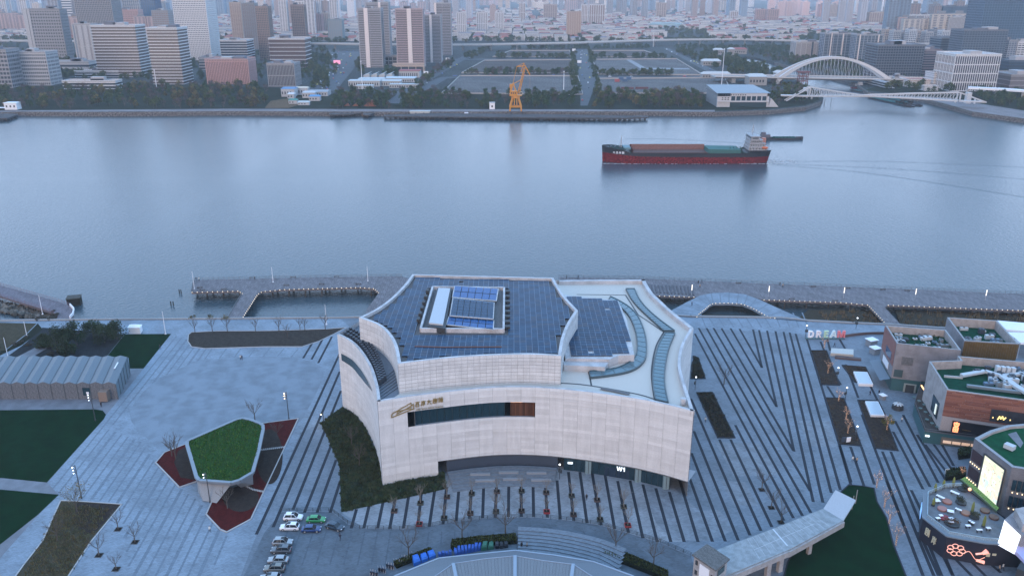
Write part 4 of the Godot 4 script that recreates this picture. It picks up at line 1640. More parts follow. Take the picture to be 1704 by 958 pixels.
	# letters by the shops
	var lt = thing("letter_sign","row of big standing letters spelling DREAM in white, red and green","sign",g(1372,563))
	var tones = [Color(0.78,0.78,0.8),Color(0.75,0.7,0.7),Color(0.45,0.6,0.42),Color(0.6,0.72,0.75),Color(0.65,0.2,0.22)]
	for i in 5:
		var p = g(1349+i*12.6,562.3)
		lettering("letter","DREAM"[i],2.7,mat("letter_%d" % i,tones[i],0.5),lt,p+V(0,1.5,0),V(0,0.02,0),0.7)
		if i in [0,4]:
			var sp := Buf.new()
			sp.box(p+V(0.9 if i else -0.6,1.5,-0.1),V(0.35,2.6,0.7))
			part("letter_side",sp,mat("letter_red",Color(0.4,0.03,0.03),0.5),lt)
	var lb := Buf.new()
	lb.bar(g(1341,563.2)+V(0,0.15,0),g(1406,563.8)+V(0,0.15,0),1.2,0.3)
	part("plinth",lb,mat("plinth_teal",Color(0.05,0.11,0.12),0.6),lt)
	var wall := Buf.new()
	wall.kerb(curve(gl([1406,561,1430,557.5,1455,556,1476,556]),2.0),0.35,0,0.9)
	single("low_wall","low curved brown wall running right from the letters","wall",wall,mat("brown_wall",Color(0.12,0.075,0.07),0.8,"grain",2.0),g(1430,558))
	var wb = gl([1388,577,1419,578,1422,594,1380,590],1.0)
	var wt = thing("white_bench","long white boxy seat at the head of the first tree bed","bench",V(wb[0].x,0,wb[0].z))
	var b1 := Buf.new()
	b1.prism(flat(gl([1384,579,1421,581,1421,590,1383,587],1.1)),0.0,1.1)
	part("seat",b1,mat("cream_panel",Color(0.6,0.59,0.55),0.6,"grain",2.0),wt)
	var b2 := Buf.new()
	b2.prism(flat(gl([1391,591,1434,595.5,1434,598.5,1390,594.5],0.5)),0.0,0.55)
	part("base",b2,mat("brown_wall"),wt)
	# sundry small things
	for p in [[1412,737,"white notice board standing at the end of the long bed"],[1404,737,"dark framed notice board beside the white one"],[1576,790,"pale blue poster stand by the screen building"],[247,556,""]]:
		if p[2]:
			var q = g(p[0],p[1])
			var t = thing("notice_board",p[2],"sign",q)
			var pb := Buf.new()
			pb.box(q+V(0,1.1,0),V(1.3,1.5,0.12),0.2)
			part("panel",pb,mat("white_paint") if not "dark" in p[2] else mat("slate_wall"),t)
			for s in [-0.5,0.5]:
				var lg := Buf.new()
				lg.box(q+V(s,0.3,0),V(0.1,0.6,0.1))
				part("leg",lg,mat("dark_metal"),t)
	var gt = thing("white_tent","small white gate tent on the quay behind the lawn","tent",g(224,553))
	var gb := Buf.new()
	var q0 = g(224,553)
	gb.prism(flat([q0+V(-2.2,0,-1.5),q0+V(2.2,0,-1.5),q0+V(2.6,0,1.4),q0+V(-1.6,0,1.4)]),0,2.5)
	part("body",gb,mat("white_paint"),gt)
	var gr := Buf.new()
	gr.rings([[q0+V(-2.4,2.5,-1.7),q0+V(2.4,2.5,-1.7),q0+V(2.8,2.5,1.6),q0+V(-1.8,2.5,1.6)],[q0+V(0,3.3,0),q0+V(0.4,3.3,0),q0+V(0.4,3.3,0.2),q0+V(0,3.3,0.2)]])
	part("roof",gr,mat("white_paint"),gt)
	for p in [[70,523,8,"white pole at the foot of the curved boardwalk"],[44,560,6,"short white post in the field"],[13,597,8,"white mast by the greenhouse"],[275,556,9,"thin pale mast on the quay"],[323,481,8,"pale flag pole at the left end of the pier"],[454,470,7,"pale flag pole on the pier, left of two"],[612,468,7,"pale flag pole on the pier, right of two"],[543,540,8,"dark lamp mast on the quay behind the bed"]]:
		var q = g(p[0],p[1])
		var pb := Buf.new()
		pb.tube(q,q+V(0,p[2],0),0.13,0.07,6)
		pb.box(q+V(0,0.15,0),V(0.5,0.3,0.5))
		single("mast",p[3],"pole",pb,mat("white_paint"),q)
func planter(p: Vector3,label,group,c: Color,tall := 0.45):
	var key = "planter_%d%d" % [int(c.r*1000),int(c.g*1000)]
	if not protos.has(key+str(tall)):
		var t = thing("tree_box",label,"planter",Vector3.ZERO)
		var b := Buf.new()
		for s in [-1,1]:
			b.box(V(s*0.7,tall/2,0),V(0.12,tall,1.52))
			b.box(V(0,tall/2,s*0.7),V(1.28,tall,0.12))
		part("frame",b,mat(key,c,0.8),t)
		var s := Buf.new()
		s.box(V(0,tall*0.4,0),V(1.3,tall*0.8-0.02,1.3))
		part("soil",s,mat("box_soil",Color(0.035,0.03,0.026),1.0,"soil",1.0),t)
		protos[key+str(tall)] = t
	place(protos[key+str(tall)],p,0.0,1.0,label,group)
func evergreen(p: Vector3,tall: float,wide: float,label: String):
	var t = thing("evergreen_tree",label,"tree",p)
	var tb := Buf.new()
	tb.tube(p,p+V(0,tall*0.55,0),0.25,0.12,7)
	for k in 5:
		var a = TAU*k/5.0
		tb.tube(p+V(0,tall*0.3,0),p+V(cos(a)*wide*0.4,tall*0.7,sin(a)*wide*0.4),0.1,0.04,5)
	part("trunk",tb,mat("bark"),t)
	var c := leaf_mesh(2600,V(wide,tall*0.62,wide),0.24,Color(0.03,0.046,0.022),int(p.x*7+p.z),15,0.35)
	for i in c.v.size():
		c.v[i] += p+V(0,tall*0.56,0)
	part("crown",c,tinted("leaf"),t)
func lit_tree(p: Vector3,tall: float,label: String):
	var t = thing("lit_tree",label,"tree",p)
	var b = bare_tree_buf(int(p.x*3+p.z*5),tall,0.5)
	for k in 2:
		for i in b[k].v.size():
			b[k].v[i] += p
	part("trunk",b[0],mat("pale_bark"),t)
	part("branches",b[1],mat("pale_bark"),t)
	var lights := Buf.new()
	for i in 36:
		var a = i*0.9
		var y = 0.3+i*tall*0.45/36
		lights.ball(p+V(cos(a)*0.16,y,sin(a)*0.16),V(0.04,0.04,0.04),5,3)
	var n = b[1].v.size()
	for i in 46:
		lights.ball(b[1].v[rng.randi() % n],V(0.045,0.045,0.045),5,3)
	stuff(part("string_lights",lights,glow("fairy_glow",Color(1.0,0.66,0.30),1.2),t))
	if "leafy" in label:
		var c := leaf_mesh(600,V(2.0,2.2,2.0),0.16,Color(0.12,0.11,0.025),91)
		for i in c.v.size():
			c.v[i] += p+V(0,3.6,0)
		part("crown",c,tinted("leaf"),t)
func small_lamp(p: Vector3,label: String):
	if not protos.has("small_lamp"):
		var t = thing("path_lamp",label,"lamp post",Vector3.ZERO)
		var b := Buf.new()
		b.tube(Vector3.ZERO,V(0,4.2,0),0.09,0.07,6)
		b.box(V(0,2.4,0.2),V(1.0,0.9,0.4))
		part("pole",b,mat("dark_metal"),t)
		var l := Buf.new()
		l.ball(V(0,4.35,0),V(0.26,0.2,0.26),8,6)
		part("lamp_globe",l,glow("globe_glow",Color(0.95,0.97,1.0),2.6),t)
		protos.small_lamp = t
	place(protos.small_lamp,p,rng.randf()*TAU,1.0,label)
	lamp_light("path_lamp",p+V(0,4.9,0),Color(0.95,0.97,1.0),0.8,0.2)
func pavilion(lawn,red,soil,curb):
	var c2 = [258.5,770,273,753,309,739,330,800,298,811]
	sheet("flower_bed","red mulch bed left of the green roof",c2,red,0.1,0.0,curb)
	var c3 = [433.6,705,496,696.5,417,864,376.6,885.6,366,881,342.6,856,356,826]
	sheet("flower_bed","red mulch bed right of and before the green roof",c3,red,0.1,0.0,curb)
	var ib := Buf.new()
	ib.cap(flat(gl([296,750,315,742,332,800,300,795,289,770])),0.13)
	var oval := []
	for k in 26:
		oval.append(g(400+30*cos(TAU*k/26),828+24*sin(TAU*k/26)))
	ib.cap(flat(oval),0.13)
	var oval2 := []
	for k in 26:
		oval2.append(g(448+22*cos(TAU*k/26),760+46*sin(TAU*k/26)))
	ib.cap(flat(oval2),0.135)
	struct("bare_soil",ib,soil,"round bare patches in the red beds")
	var top = [311,734,352,716,393,698,404,696,416,698.5,432,704.5,437,708,437.5,714,430,750,420,786,398,799,384,803,331,799,326,793,318,765,310.5,740]
	var h := 5.4
	var base = g(375,760)
	var t = thing("green_roof_pavilion","low pavilion with a hexagonal grass roof and pale metal rim","pavilion",base)
	var outl = gl(top,h)
	var c = Vector3()
	for p in outl:
		c += p/outl.size()
	var rim := Buf.new()
	rim.prism(flat(outl),h-0.9,h-0.1,true)
	var ro = part("roof",rim,mat("pale_rim",Color(0.2,0.225,0.25),0.4,"",1.0,0.4),t)
	var lip := Buf.new()
	for i in outl.size():
		lip.bar(outl[i]-V(0,0.05,0),outl[(i+1) % outl.size()]-V(0,0.05,0),0.9,0.5)
	part("rim",lip,mat("pale_rim"),ro)
	var gr := Buf.new()
	var ins := []
	for p in outl:
		ins.append(p.lerp(c,0.045))
	gr.cap(flat(ins),h+0.02)
	part("roof_grass",gr,mat("roof_lawn",Color(0.035,0.105,0.022),1.0,"lawn",2.0,0.0,9.0),ro)
	var tuft := Buf.new()
	tuft.tinted = true
	var poly = flat(ins)
	for k in 5200:
		var q = Vector2(ru(c.x-15,c.x+15),ru(c.z-18,c.z+18))
		if Geometry2D.is_point_in_polygon(q,poly):
			var tone = ru(0.6,1.5)
			tuft.tint(Color(0.04*tone*ru(0.7,1.6),0.10*tone,0.02*tone))
			var a = V(q.x,h,q.y)
			var w = V(ru(-1,1),0,ru(-1,1)).normalized()*0.16
			tuft.tri(a-w,a+w,a+V(ru(-0.2,0.2),ru(0.25,0.6),ru(-0.2,0.2)))
	stuff(part("roof_tufts",tuft,tinted("grass_blade"),ro))
	var body := Buf.new()
	var low := []
	for p in outl:
		low.append(p.lerp(c,0.34))
	body.prism(flat(low),0,h-0.6)
	part("glass_wall",body,mat("pavilion_glass",Color(0.05,0.07,0.085),0.2),t)
	var fx := Buf.new()
	var f0 = gl([329,800,386,803,372,832,338.5,833.5,333,826],0.0)
	fx.quad(g(327,796,h-0.6),g(386,803,h-0.6),g(360,837,0.2),g(337,833,0.2))
	fx.quad(g(337,833,0.2),g(327,796,h-0.6),g(327,800,2.0),g(329,818,0.2))
	part("front_apron",fx,mat("apron_panel",Color(0.28,0.31,0.34),0.6,"grain",3.0),t)
	var fx2 := Buf.new()
	fx2.quad(g(388,802,h-0.7),g(420,786,h-0.7),g(421,806,0.3),g(400,811,0.3))
	part("side_apron",fx2,mat("apron_panel"),t)
	for k in 13:
		var s := Buf.new()
		var p = g(431+k*3.4,749.5-k*0.42)
		s.box(p+V(0,0.16,0),V(0.3,0.12,0.9),-0.15)
		part("stepping_stone",s,curb,t)
		var s2 := Buf.new()
		var q = g(404+k*2.7,807+k*1.35-(0.0 if k < 6 else (k-6)*0.8))
		s2.box(q+V(0,0.16,0),V(0.3,0.12,0.8),0.4)
		part("stepping_stone",s2,curb,t)
func greenhouse():
	var h0 := 5.2
	var h1 := 6.4
	var front = gl([-120,664,196,664])
	var base = V(front[1].x,0,front[1].z)
	var t = thing("greenhouse","long low grey glass hall with a folded sloping roof","hall",base)
	var back_z = g(213,594,h1).z
	var zf = front[1].z
	var x1 = front[1].x
	var n := 13
	var step := 4.05
	for i in n:
		var xa = x1-step*i
		var xb = xa-step
		var ridge = (xa+xb)/2
		var r := Buf.new()
		r.quad(V(xa,h0,zf),V(ridge,h0+0.75,zf),V(ridge-3.8,h1+0.6,back_z),V(xa-3.8,h1,back_z))
		r.quad(V(ridge,h0+0.75,zf),V(xb,h0,zf),V(xb-3.8,h1,back_z),V(ridge-3.8,h1+0.6,back_z))
		part("roof_bay",r,mat("roof_sheet",Color(0.15,0.185,0.215),0.5,"grain",3.0),t)
		var w := Buf.new()
		w.quad(V(xa-0.05,0,zf),V(xb+0.05,0,zf),V(xb+0.05,h0,zf),V(xa-0.05,h0,zf))
		w.tri(V(xa,h0,zf),V(xb,h0,zf),V(ridge,h0+0.75,zf))
		var wo = part("wall_bay",w,mat("wall_mesh",Color(0.155,0.17,0.195),0.7,"deck",2.0),t)
		var seam := Buf.new()
		seam.bar(V(xb,0,zf+0.06),V(xb,h0,zf+0.06),0.14,0.14)
		seam.bar(V(xb,h0+0.05,zf),V(xb-3.8,h1+0.06,back_z),0.16,0.16)
		part("gutter",seam,mat("seam_dark",Color(0.07,0.085,0.10),0.6),wo)
	var e := Buf.new()
	e.quad(V(x1,0,zf),V(x1-3.8,0,back_z),V(x1-3.8,h1,back_z),V(x1,h0,zf))
	part("end_wall",e,mat("end_glass",Color(0.12,0.16,0.185),0.3),t)
	var bk := Buf.new()
	bk.quad(V(x1-3.8,0,back_z),V(x1-n*step-3.8,0,back_z),V(x1-n*step-3.8,h1,back_z),V(x1-3.8,h1,back_z))
	part("back_wall",bk,mat("wall_mesh"),t)
	var po := Buf.new()
	for k in 6:
		var u = k/5.0
		po.bar(V(x1-3.8*u+0.05,0,lerp(zf,back_z,u)),V(x1-3.8*u+0.05,lerp(h0,h1,u),lerp(zf,back_z,u)),0.16,0.16)
	part("end_post",po,mat("seam_dark"),t)
	var door := Buf.new()
	door.box(V(g(191,650).x,1.9,zf+1.1),V(2.6,3.2,2.2))
	part("porch",door,mat("porch_wood",Color(0.26,0.19,0.15),0.7,"grain",2.0),t)
	var win := Buf.new()
	win.box(V(g(140,655,2.6).x,2.6,zf+0.05),V(2.5,2.6,0.1))
	var wo2 = part("window",win,mat("dark_glass"),t)
	var pic := Buf.new()
	pic.box(V(g(141,655,2.6).x,2.2,zf+0.12),V(0.8,0.7,0.04))
	part("sign_panel",pic,mat("white_paint"),wo2)
	var rl := Buf.new()
	rl.box(V(x1-4.2,h1+0.25,lerp(zf,back_z,0.6)),V(0.35,0.2,4.5),0.2)
	part("roof_light",rl,mat("white_paint"),t)
func amphitheatre():
	var h := 6.0
	var t = thing("tented_roof","pale folded stage roof rising from the bottom of the picture","roof",g(857,958))
	var rim = gl([590,1000,658,958,730,929,795,922,857,916,922,924,987,934.5,1052,958,1110,990],h)
	var inn = gl([640,1040,700,975,754,938,805,930,857,925,905,933,954,939,1000,968,1040,1020],h+1.1)
	var out := Buf.new()
	var pan := Buf.new()
	var hub = gl([650,1120,700,1100,775,1040,815,1030,857,1025,895,1028,940,1040,980,1090,1010,1120],h+2.2)
	for i in rim.size()-1:
		var e := Buf.new()
		e.quad(rim[i],rim[i+1],inn[i+1],inn[i])
		part("eave",e,mat("eave_metal",Color(0.17,0.205,0.24),0.5,"grain",3.0),t)
		var n := 9
		for k in n:
			var a = inn[i].lerp(inn[i+1],(k+0.02)/n)
			var b = inn[i].lerp(inn[i+1],(k+0.98)/n)
			var c = hub[i].lerp(hub[i+1],(k+0.98)/n)
			var d = hub[i].lerp(hub[i+1],(k+0.02)/n)
			var p := Buf.new()
			p.quad(a,b,c,d)
			part("roof_panel",p,mat("roof_panel_%d" % (k % 3),Color(0.225,0.235,0.25)*(0.94+0.03*(k % 3)),0.6,"grain",4.0),t)
	for i in [2,4,6]:
		var r := Buf.new()
		r.bar(inn[i],hub[i],0.7,0.5)
		part("ridge",r,mat("ridge_white",Color(0.25,0.30,0.36),0.5),t)
	var lip := Buf.new()
	for i in rim.size()-1:
		lip.bar(rim[i],rim[i+1],0.35,0.3)
		lip.bar(inn[i]+V(0,0.05,0),inn[i+1]+V(0,0.05,0),0.15,0.15)
	part("edge_trim",lip,mat("ridge_white"),t)
	var wl := Buf.new()
	for i in rim.size()-1:
		var a = rim[i].lerp(hub[i],0.04)
		var b = rim[i+1].lerp(hub[i+1],0.04)
		wl.quad(V(a.x,0,a.z),V(b.x,0,b.z),b-V(0,0.3,0),a-V(0,0.3,0))
	part("wall",wl,mat("slate_wall"),t)
	# curved steps right of it
	var st = thing("curved_steps","flight of long curved granite steps behind the stage roof","steps",g(930,900))
	for k in 7:
		var l = curve(gl([862,888+k*4.6,905,890.5+k*4.7,950,897+k*4.9,1000,909+k*5.2,1040-k*2,925+k*5.6]),3.0)
		var s := Buf.new()
		var y = 1.5-k*0.2
		s.strip(l,1.5,y)
		for i in l.size()-1:
			var d = (l[i+1]-l[i]).normalized()
			var o = V(-d.z,0,d.x)*0.75
			s.quad(l[i]+o,l[i+1]+o,l[i+1]+o+V(0,y,0),l[i]+o+V(0,y,0))
		part("step",s,mat("step_pale",Color(0.17,0.20,0.235),0.7,"pave",9.6),st)
	# hedges
	for hd in [["long clipped hedge with a flat top behind the stage roof",[750,912,752,903,800,897,858,892.5,860,905,800,909,755,918]],["clipped hedge running down to the right of the curved steps",[1003,916,1008,912,1060,932,1112,955,1112,968,1050,944,1003,925]],["low dark hedge by the blue tarpaulin",[655,940,690,926,716,916,719,920,690,934,660,946]]]:
		var pts = gl(hd[1])
		var t2 = thing("hedge",hd[0],"hedge",V(pts[0].x,0,pts[0].z))
		var core := Buf.new()
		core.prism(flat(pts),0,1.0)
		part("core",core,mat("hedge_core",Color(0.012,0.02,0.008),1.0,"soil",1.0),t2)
		var lv := Buf.new()
		lv.tinted = true
		var poly = flat(pts)
		var lo = poly[0]
		var hi = poly[0]
		for p in poly:
			lo = Vector2(min(lo.x,p.x),min(lo.y,p.y))
			hi = Vector2(max(hi.x,p.x),max(hi.y,p.y))
		for k in 9000:
			var q = Vector2(ru(lo.x,hi.x),ru(lo.y,hi.y))
			if Geometry2D.is_point_in_polygon(q,poly):
				var tone = ru(0.5,1.5)
				lv.tint(Color(0.045*tone,0.05*tone,0.014*tone))
				var p = V(q.x,ru(0.3,1.25),q.y)
				var x = V(rng.randfn(),rng.randfn(),rng.randfn()).normalized()*0.17
				var y = x.cross(V(rng.randfn(),rng.randfn(),rng.randfn())).normalized()*0.12
				lv.quad(p-x,p-y,p+x,p+y)
		part("foliage",lv,tinted("leaf"),t2)
	# stacked things under blue covers
	for bx in [["wide row of stacked blue seats in front of the long hedge",[754,915,802,908,800,916,756,925],Color(0.02,0.09,0.36),8],["green cover pulled over stacked seats beside the blue ones",[803,908,822,905,822,914,800,917],Color(0.02,0.12,0.075),2],["bright blue tarpaulin over a heap by the low hedge",[684,931,722,919,726,927,688,943],Color(0.015,0.13,0.5),3],["thin blue barrier stack between the tarpaulin and the seats",[728,924,752,921,752,926,730,929],Color(0.02,0.08,0.3),4],["dark covered pile at the right end of the blue seats",[823,908,845,905,846,911,824,914],Color(0.015,0.02,0.03),3]]:
		var q = gl(bx[1])
		var t3 = thing("covered_stack",bx[0],"stack",V(q[0].x,0,q[0].z))
		for k in bx[3]:
			var b := Buf.new()
			var u0 = (k+0.06)/bx[3]
			var u1 = (k+0.94)/bx[3]
			var hh = 1.0+0.35*rng.randf()
			var a = [q[0].lerp(q[1],u0),q[0].lerp(q[1],u1),q[3].lerp(q[2],u1),q[3].lerp(q[2],u0)]
			var m = (a[0]+a[1]+a[2]+a[3])/4
			var up := []
			var md := []
			for v in a:
				md.append(v+V(0,hh*0.7,0))
				up.append(v.lerp(m,0.25)+V(ru(-0.1,0.1),hh,ru(-0.1,0.1)))
			b.rings([a,md,up])
			part("cover",b,mat("cover_%d" % int(bx[2].b*1000),bx[2],0.5),t3)
	for k in 16:
		var p = g(618+k*4.4,957-k*2.0+(k % 3)*3.0)
		if not protos.has("folded_chair"):
			var fc = thing("folded_chair","","chair",Vector3.ZERO)
			var s := Buf.new()
			s.obox(V(0,0.62,0),V(0.55,1.1,0.12),Basis(Vector3.RIGHT,0.25))
			part("seat",s,mat("chair_dark",Color(0.02,0.028,0.05),0.5),fc)
			for sx in [-0.26,0.26]:
				var l := Buf.new()
				l.bar(V(sx,0,0.2),V(sx,1.5,-0.2),0.06,0.06)
				part("leg",l,mat("pale_metal"),fc)
			protos.folded_chair = fc
		place(protos.folded_chair,p,ru(-0.5,0.5),1.0,"dark folded chair leaning in the row at the bottom edge","folded chairs at the bottom edge")

# ================================================================ the shops at the right
func walls_of(t,called,top: Array,y0: float,y1: float,m,deck_y: float,deck_m,thick := 0.5,inner_m = null):
	# a box with a parapet: outer walls,coping,inner faces and a sunken roof
	var b := Buf.new()
	b.sides(flat(top),y0,y1)
	part(called,b,m,t)
	var c := Vector3()
	for p in top:
		c += p/top.size()
	var ins := []
	var n = top.size()
	for i in n:
		var a = top[(i-1+n) % n]
		var d = top[(i+1) % n]
		var u = (top[i]-a).normalized()
		var v = (d-top[i]).normalized()
		var nu = V(-u.z,0,u.x)
		var nv = V(-v.z,0,v.x)
		var o = (nu+nv)
		o = o/max(0.3,o.length_squared())*2.0*thick
		var q = top[i]+o
		if not Geometry2D.is_point_in_polygon(Vector2(q.x,q.z),flat(top)):
			q = top[i]-o
		ins.append(q)
	var cp := Buf.new()
	var inn := Buf.new()
	for i in n:
		var j = (i+1) % n
		cp.quad(V(top[i].x,y1,top[i].z),V(top[j].x,y1,top[j].z),V(ins[j].x,y1,ins[j].z),V(ins[i].x,y1,ins[i].z))
		inn.quad(V(ins[i].x,deck_y,ins[i].z),V(ins[j].x,deck_y,ins[j].z),V(ins[j].x,y1,ins[j].z),V(ins[i].x,y1,ins[i].z))
	part("coping",cp,mat("pale_coping"),t)
	part("parapet_inside",inn,inner_m if inner_m else mat("shop_render",Color(0.50,0.455,0.44),0.75,"grain",4.0,0.0,12.0),t)
	var r := Buf.new()
	r.cap(flat(ins),deck_y)
	var ro = part("roof",r,deck_m,t)
	ro.set_meta("inner",ins)
	return ro
func roof_plant(ro,area: Array,y: float,n: int,tall := 1.0):
	# air handling boxes,ducts and fans standing on a roof
	var poly = flat(area)
	var lo = poly[0]
	var hi = poly[0]
	for p in poly:
		lo = Vector2(min(lo.x,p.x),min(lo.y,p.y))
		hi = Vector2(max(hi.x,p.x),max(hi.y,p.y))
	var tones = [mat("plant_pale",Color(0.42,0.45,0.47),0.6),mat("plant_grey"),mat("plant_mid",Color(0.16,0.19,0.21),0.6),mat("plant_blue",Color(0.09,0.15,0.22),0.6),mat("plant_pale")]
	var done := 0
	for k in n*6:
		if done >= n:
			break
		var q = Vector2(ru(lo.x,hi.x),ru(lo.y,hi.y))
		var ok = true
		for c in [[-1.4,-1],[1.4,-1],[1.4,1],[-1.4,1]]:
			if not Geometry2D.is_point_in_polygon(q+Vector2(c[0],c[1]),poly):
				ok = false
		if not ok:
			continue
		done += 1
		var s = V(ru(0.8,2.6),ru(0.5,1.6)*tall,ru(0.7,1.6))
		var b := Buf.new()
		b.box(V(q.x,y+s.y/2+0.15,q.y),s,ru(-0.1,0.1))
		var o = part("air_unit",b,tones[rng.randi() % 5],ro)
		var f := Buf.new()
		f.tube(V(q.x,y+s.y+0.15,q.y),V(q.x,y+s.y+0.3,q.y),0.32,0.32,9)
		part("fan",f,mat("dark_metal"),o)
func duct(ro,pts: Array,w: float,y: float,m):
	var b := Buf.new()
	for i in pts.size()-1:
		b.bar(V(pts[i].x,y,pts[i].z),V(pts[i+1].x,y,pts[i+1].z),w,0.7)
	part("duct",b,m,ro)
func plate(called,t,px: Array,hs: Array,m,out := 0.0):
	# a panel given by its corners: pixels with their heights
	var b := Buf.new()
	var p := []
	for i in 4:
		p.append(g(px[2*i],px[2*i+1],hs[i]))
	b.quad_uv(p[0],p[1],p[2],p[3])
	return part(called,b,m,t)
func on_wall(a: Vector3,b: Vector3,u: float,y: float,out: float) -> Vector3:
	var d = (b-a)
	d.y = 0
	var n = V(d.z,0,-d.x).normalized()
	if n.dot(V(-a.x,0,-a.z)) < 0:
		n = -n
	var p = a.lerp(b,u)+n*out
	return V(p.x,y,p.z)
func wall_panel(called,t,a: Vector3,b: Vector3,u0: float,u1: float,y0: float,y1: float,out: float,m,deep := 0.12):
	var p0 = on_wall(a,b,u0,y0,out)
	var p1 = on_wall(a,b,u1,y0,out)
	var buf := Buf.new()
	buf.bar(V(p0.x,(y0+y1)/2,p0.z),V(p1.x,(y0+y1)/2,p1.z),deep,y1-y0)
	return part(called,buf,m,t)

func build_shops():
	var grey = mat("shop_grey",Color(0.315,0.305,0.325),0.75,"grain",4.0,0.0,14.0)
	var pale = mat("shop_render",Color(0.50,0.455,0.44),0.75,"grain",4.0,0.0,12.0)
	var turf = mat("roof_turf",Color(0.012,0.095,0.055),0.95,"lawn",2.5,0.0,12.0)
	var teal = mat("teal_panel",Color(0.03,0.095,0.105),0.4)
	var dark = mat("dark_gap")
	# 1: pink brick gable to the left
	var h := 16.2
	var top = gl([1493.4,571,1474,541,1575,548.5,1600.5,582.5],h)
	var t = thing("shop_house","grey block with a pink brick side wall and green roof, nearest the river","building",V(top[0].x,0,top[0].z))
	var ro = walls_of(t,"wall",top,4.3,h,grey,h-2.4,turf)
	var bl := Buf.new()
	bl.sides(flat([top[0].lerp(top[2],0.02),top[1].lerp(top[3],0.02),top[2].lerp(top[0],0.02),top[3].lerp(top[1],0.02)]),0,4.3)
	part("ground_floor",bl,teal,t)
	brick_face(t,top[0],top[1],0.03,0.99,8.2,h-0.3,mat("pink_brick",Color(0.33,0.155,0.135),0.85,"grain",2.0),0.75,1.3)
	wall_panel("window",t,top[0],top[1],0.2,0.62,9.0,11.6,0.2,mat("blue_glass",Color(0.05,0.075,0.13),0.1))
	wall_panel("sign_panel",t,top[0],top[1],0.3,0.75,5.2,7.4,0.15,mat("white_paint"))
	wall_panel("window",t,top[0],top[3],0.12,0.3,9.2,11.9,0.06,mat("slat_grey",Color(0.16,0.165,0.175),0.6,"deck",2.0))
	wall_panel("window",t,top[0],top[3],0.03,0.17,4.9,7.4,0.06,mat("grid_glass",Color(0.05,0.08,0.085),0.2))
	wall_panel("doorway",t,top[0],top[3],0.22,0.42,0.1,3.1,0.15,mat("door_frame",Color(0.24,0.28,0.27),0.6))
	wall_panel("door",t,top[0],top[3],0.25,0.39,0.1,2.7,0.25,dark)
	roof_plant(ro,ro.get_meta("inner"),h-2.4,26,0.8)
	foliage_patch(ro,ro.get_meta("inner"),h-2.3,600)
	for k in [[0.14,0.4],[0.52,0.8]]:
		wall_panel("lit_strip",t,top[1],top[0],k[0],k[1],3.4,3.7,0.9,glow("strip_warm",Color(1.0,0.86,0.66),1.6))
	var awn := Buf.new()
	awn.quad(on_wall(top[0],top[1],0.0,4.0,0.2),on_wall(top[0],top[1],1.0,4.0,0.2),on_wall(top[0],top[1],1.0,3.2,3.2),on_wall(top[0],top[1],0.0,3.2,3.2))
	part("awning",awn,mat("awning_blue",Color(0.10,0.14,0.18),0.6),t)
	# 2: gold front at the back
	h = 16.0
	top = gl([1606,566.6,1577,527.6,1660,533,1696.7,572],h)
	t = thing("shop_house","grey block with a gold ribbed front and sunken green roof","building",V(top[0].x,0,top[0].z))
	ro = walls_of(t,"wall",top,0.0,h,grey,h-3.0,turf)
	var gold = mat("gold_metal",Color(0.21,0.125,0.03),0.5,"grain",3.0,0.2,8.0)
	for i in 44:
		wall_panel("gold_slat",t,top[0],top[3],i/44.0+0.003,(i+1)/44.0-0.003,8.5,h-0.25,0.12+0.05*(i % 2),gold,0.12)
	roof_plant(ro,ro.get_meta("inner"),h-3.0,15,1.1)
	# 3: the big block with a timber front
	h = 16.6
	top = gl([1577,648,1547,601,1599.5,599,1594.5,592,1704,601.5,1790,612,1840,684],h)
	t = thing("shop_house","large pale block with a red brown timber front and machinery on its roof","building",V(top[0].x,0,top[0].z))
	ro = walls_of(t,"wall",top,4.0,h,pale,h-2.6,turf)
	timber_face(t,top[0],top[6],0.0,1.0,8.6,h-0.2)
	wall_panel("fascia",t,top[0],top[6],0.0,1.0,4.0,8.5,0.1,mat("fascia_grey",Color(0.42,0.39,0.385),0.7,"grain",3.0),0.14)
	var low = gl([1536,736,1519,690,1530,655,1720,680,1720,760],0.0)
	var lowb := Buf.new()
	lowb.prism(flat(low),0,3.6)
	part("ground_floor",lowb,teal,t)
	var tr := Buf.new()
	tr.cap(flat(low),3.62)
	part("terrace",tr,mat("terrace_dark",Color(0.06,0.05,0.045),0.8,"deck",5.0),t)
	for k in 3:
		var rr := Buf.new()
		rr.bar(low[k]+V(0,4.4,0),low[(k+1) % 5]+V(0,4.4,0),0.12,0.1)
		part("rail",rr,mat("rail_steel"),t)
	var rr2 := Buf.new()
	rr2.bar(low[0]+V(0,4.4,0),low[4]+V(0,4.4,0),0.14,0.12)
	rr2.bar(low[0]+V(0,3.7,0),low[4]+V(0,3.7,0),0.3,0.3)
	part("rail",rr2,mat("rail_steel"),t)
	var terr_light := Buf.new()
	terr_light.bar(g(1534,641,6.0),g(1541,652,6.0),0.3,0.2)
	part("strip_light",terr_light,glow("strip_gold",Color(1.0,0.72,0.35),2.6),t)
	for k in 9:
		var p = g(1521+k*3.6+(k % 3)*5,664+k*6.2,3.6)
		var tb := Buf.new()
		tb.tube(p+V(0,0.72,0),p+V(0,0.78,0),0.55,0.55,10)
		tb.tube(p,p+V(0,0.75,0),0.06,0.06,6)
		part("terrace_table",tb,mat("table_green",Color(0.08,0.14,0.14),0.5),t)
	wall_panel("side_window",t,top[0],top[1],0.18,0.5,5.6,10.5,0.15,mat("dark_glass"))
	wall_panel("window_sign",t,top[0],top[1],0.25,0.3,6.4,9.4,0.3,glow("sign_pale",Color(0.8,0.85,0.8),0.8))
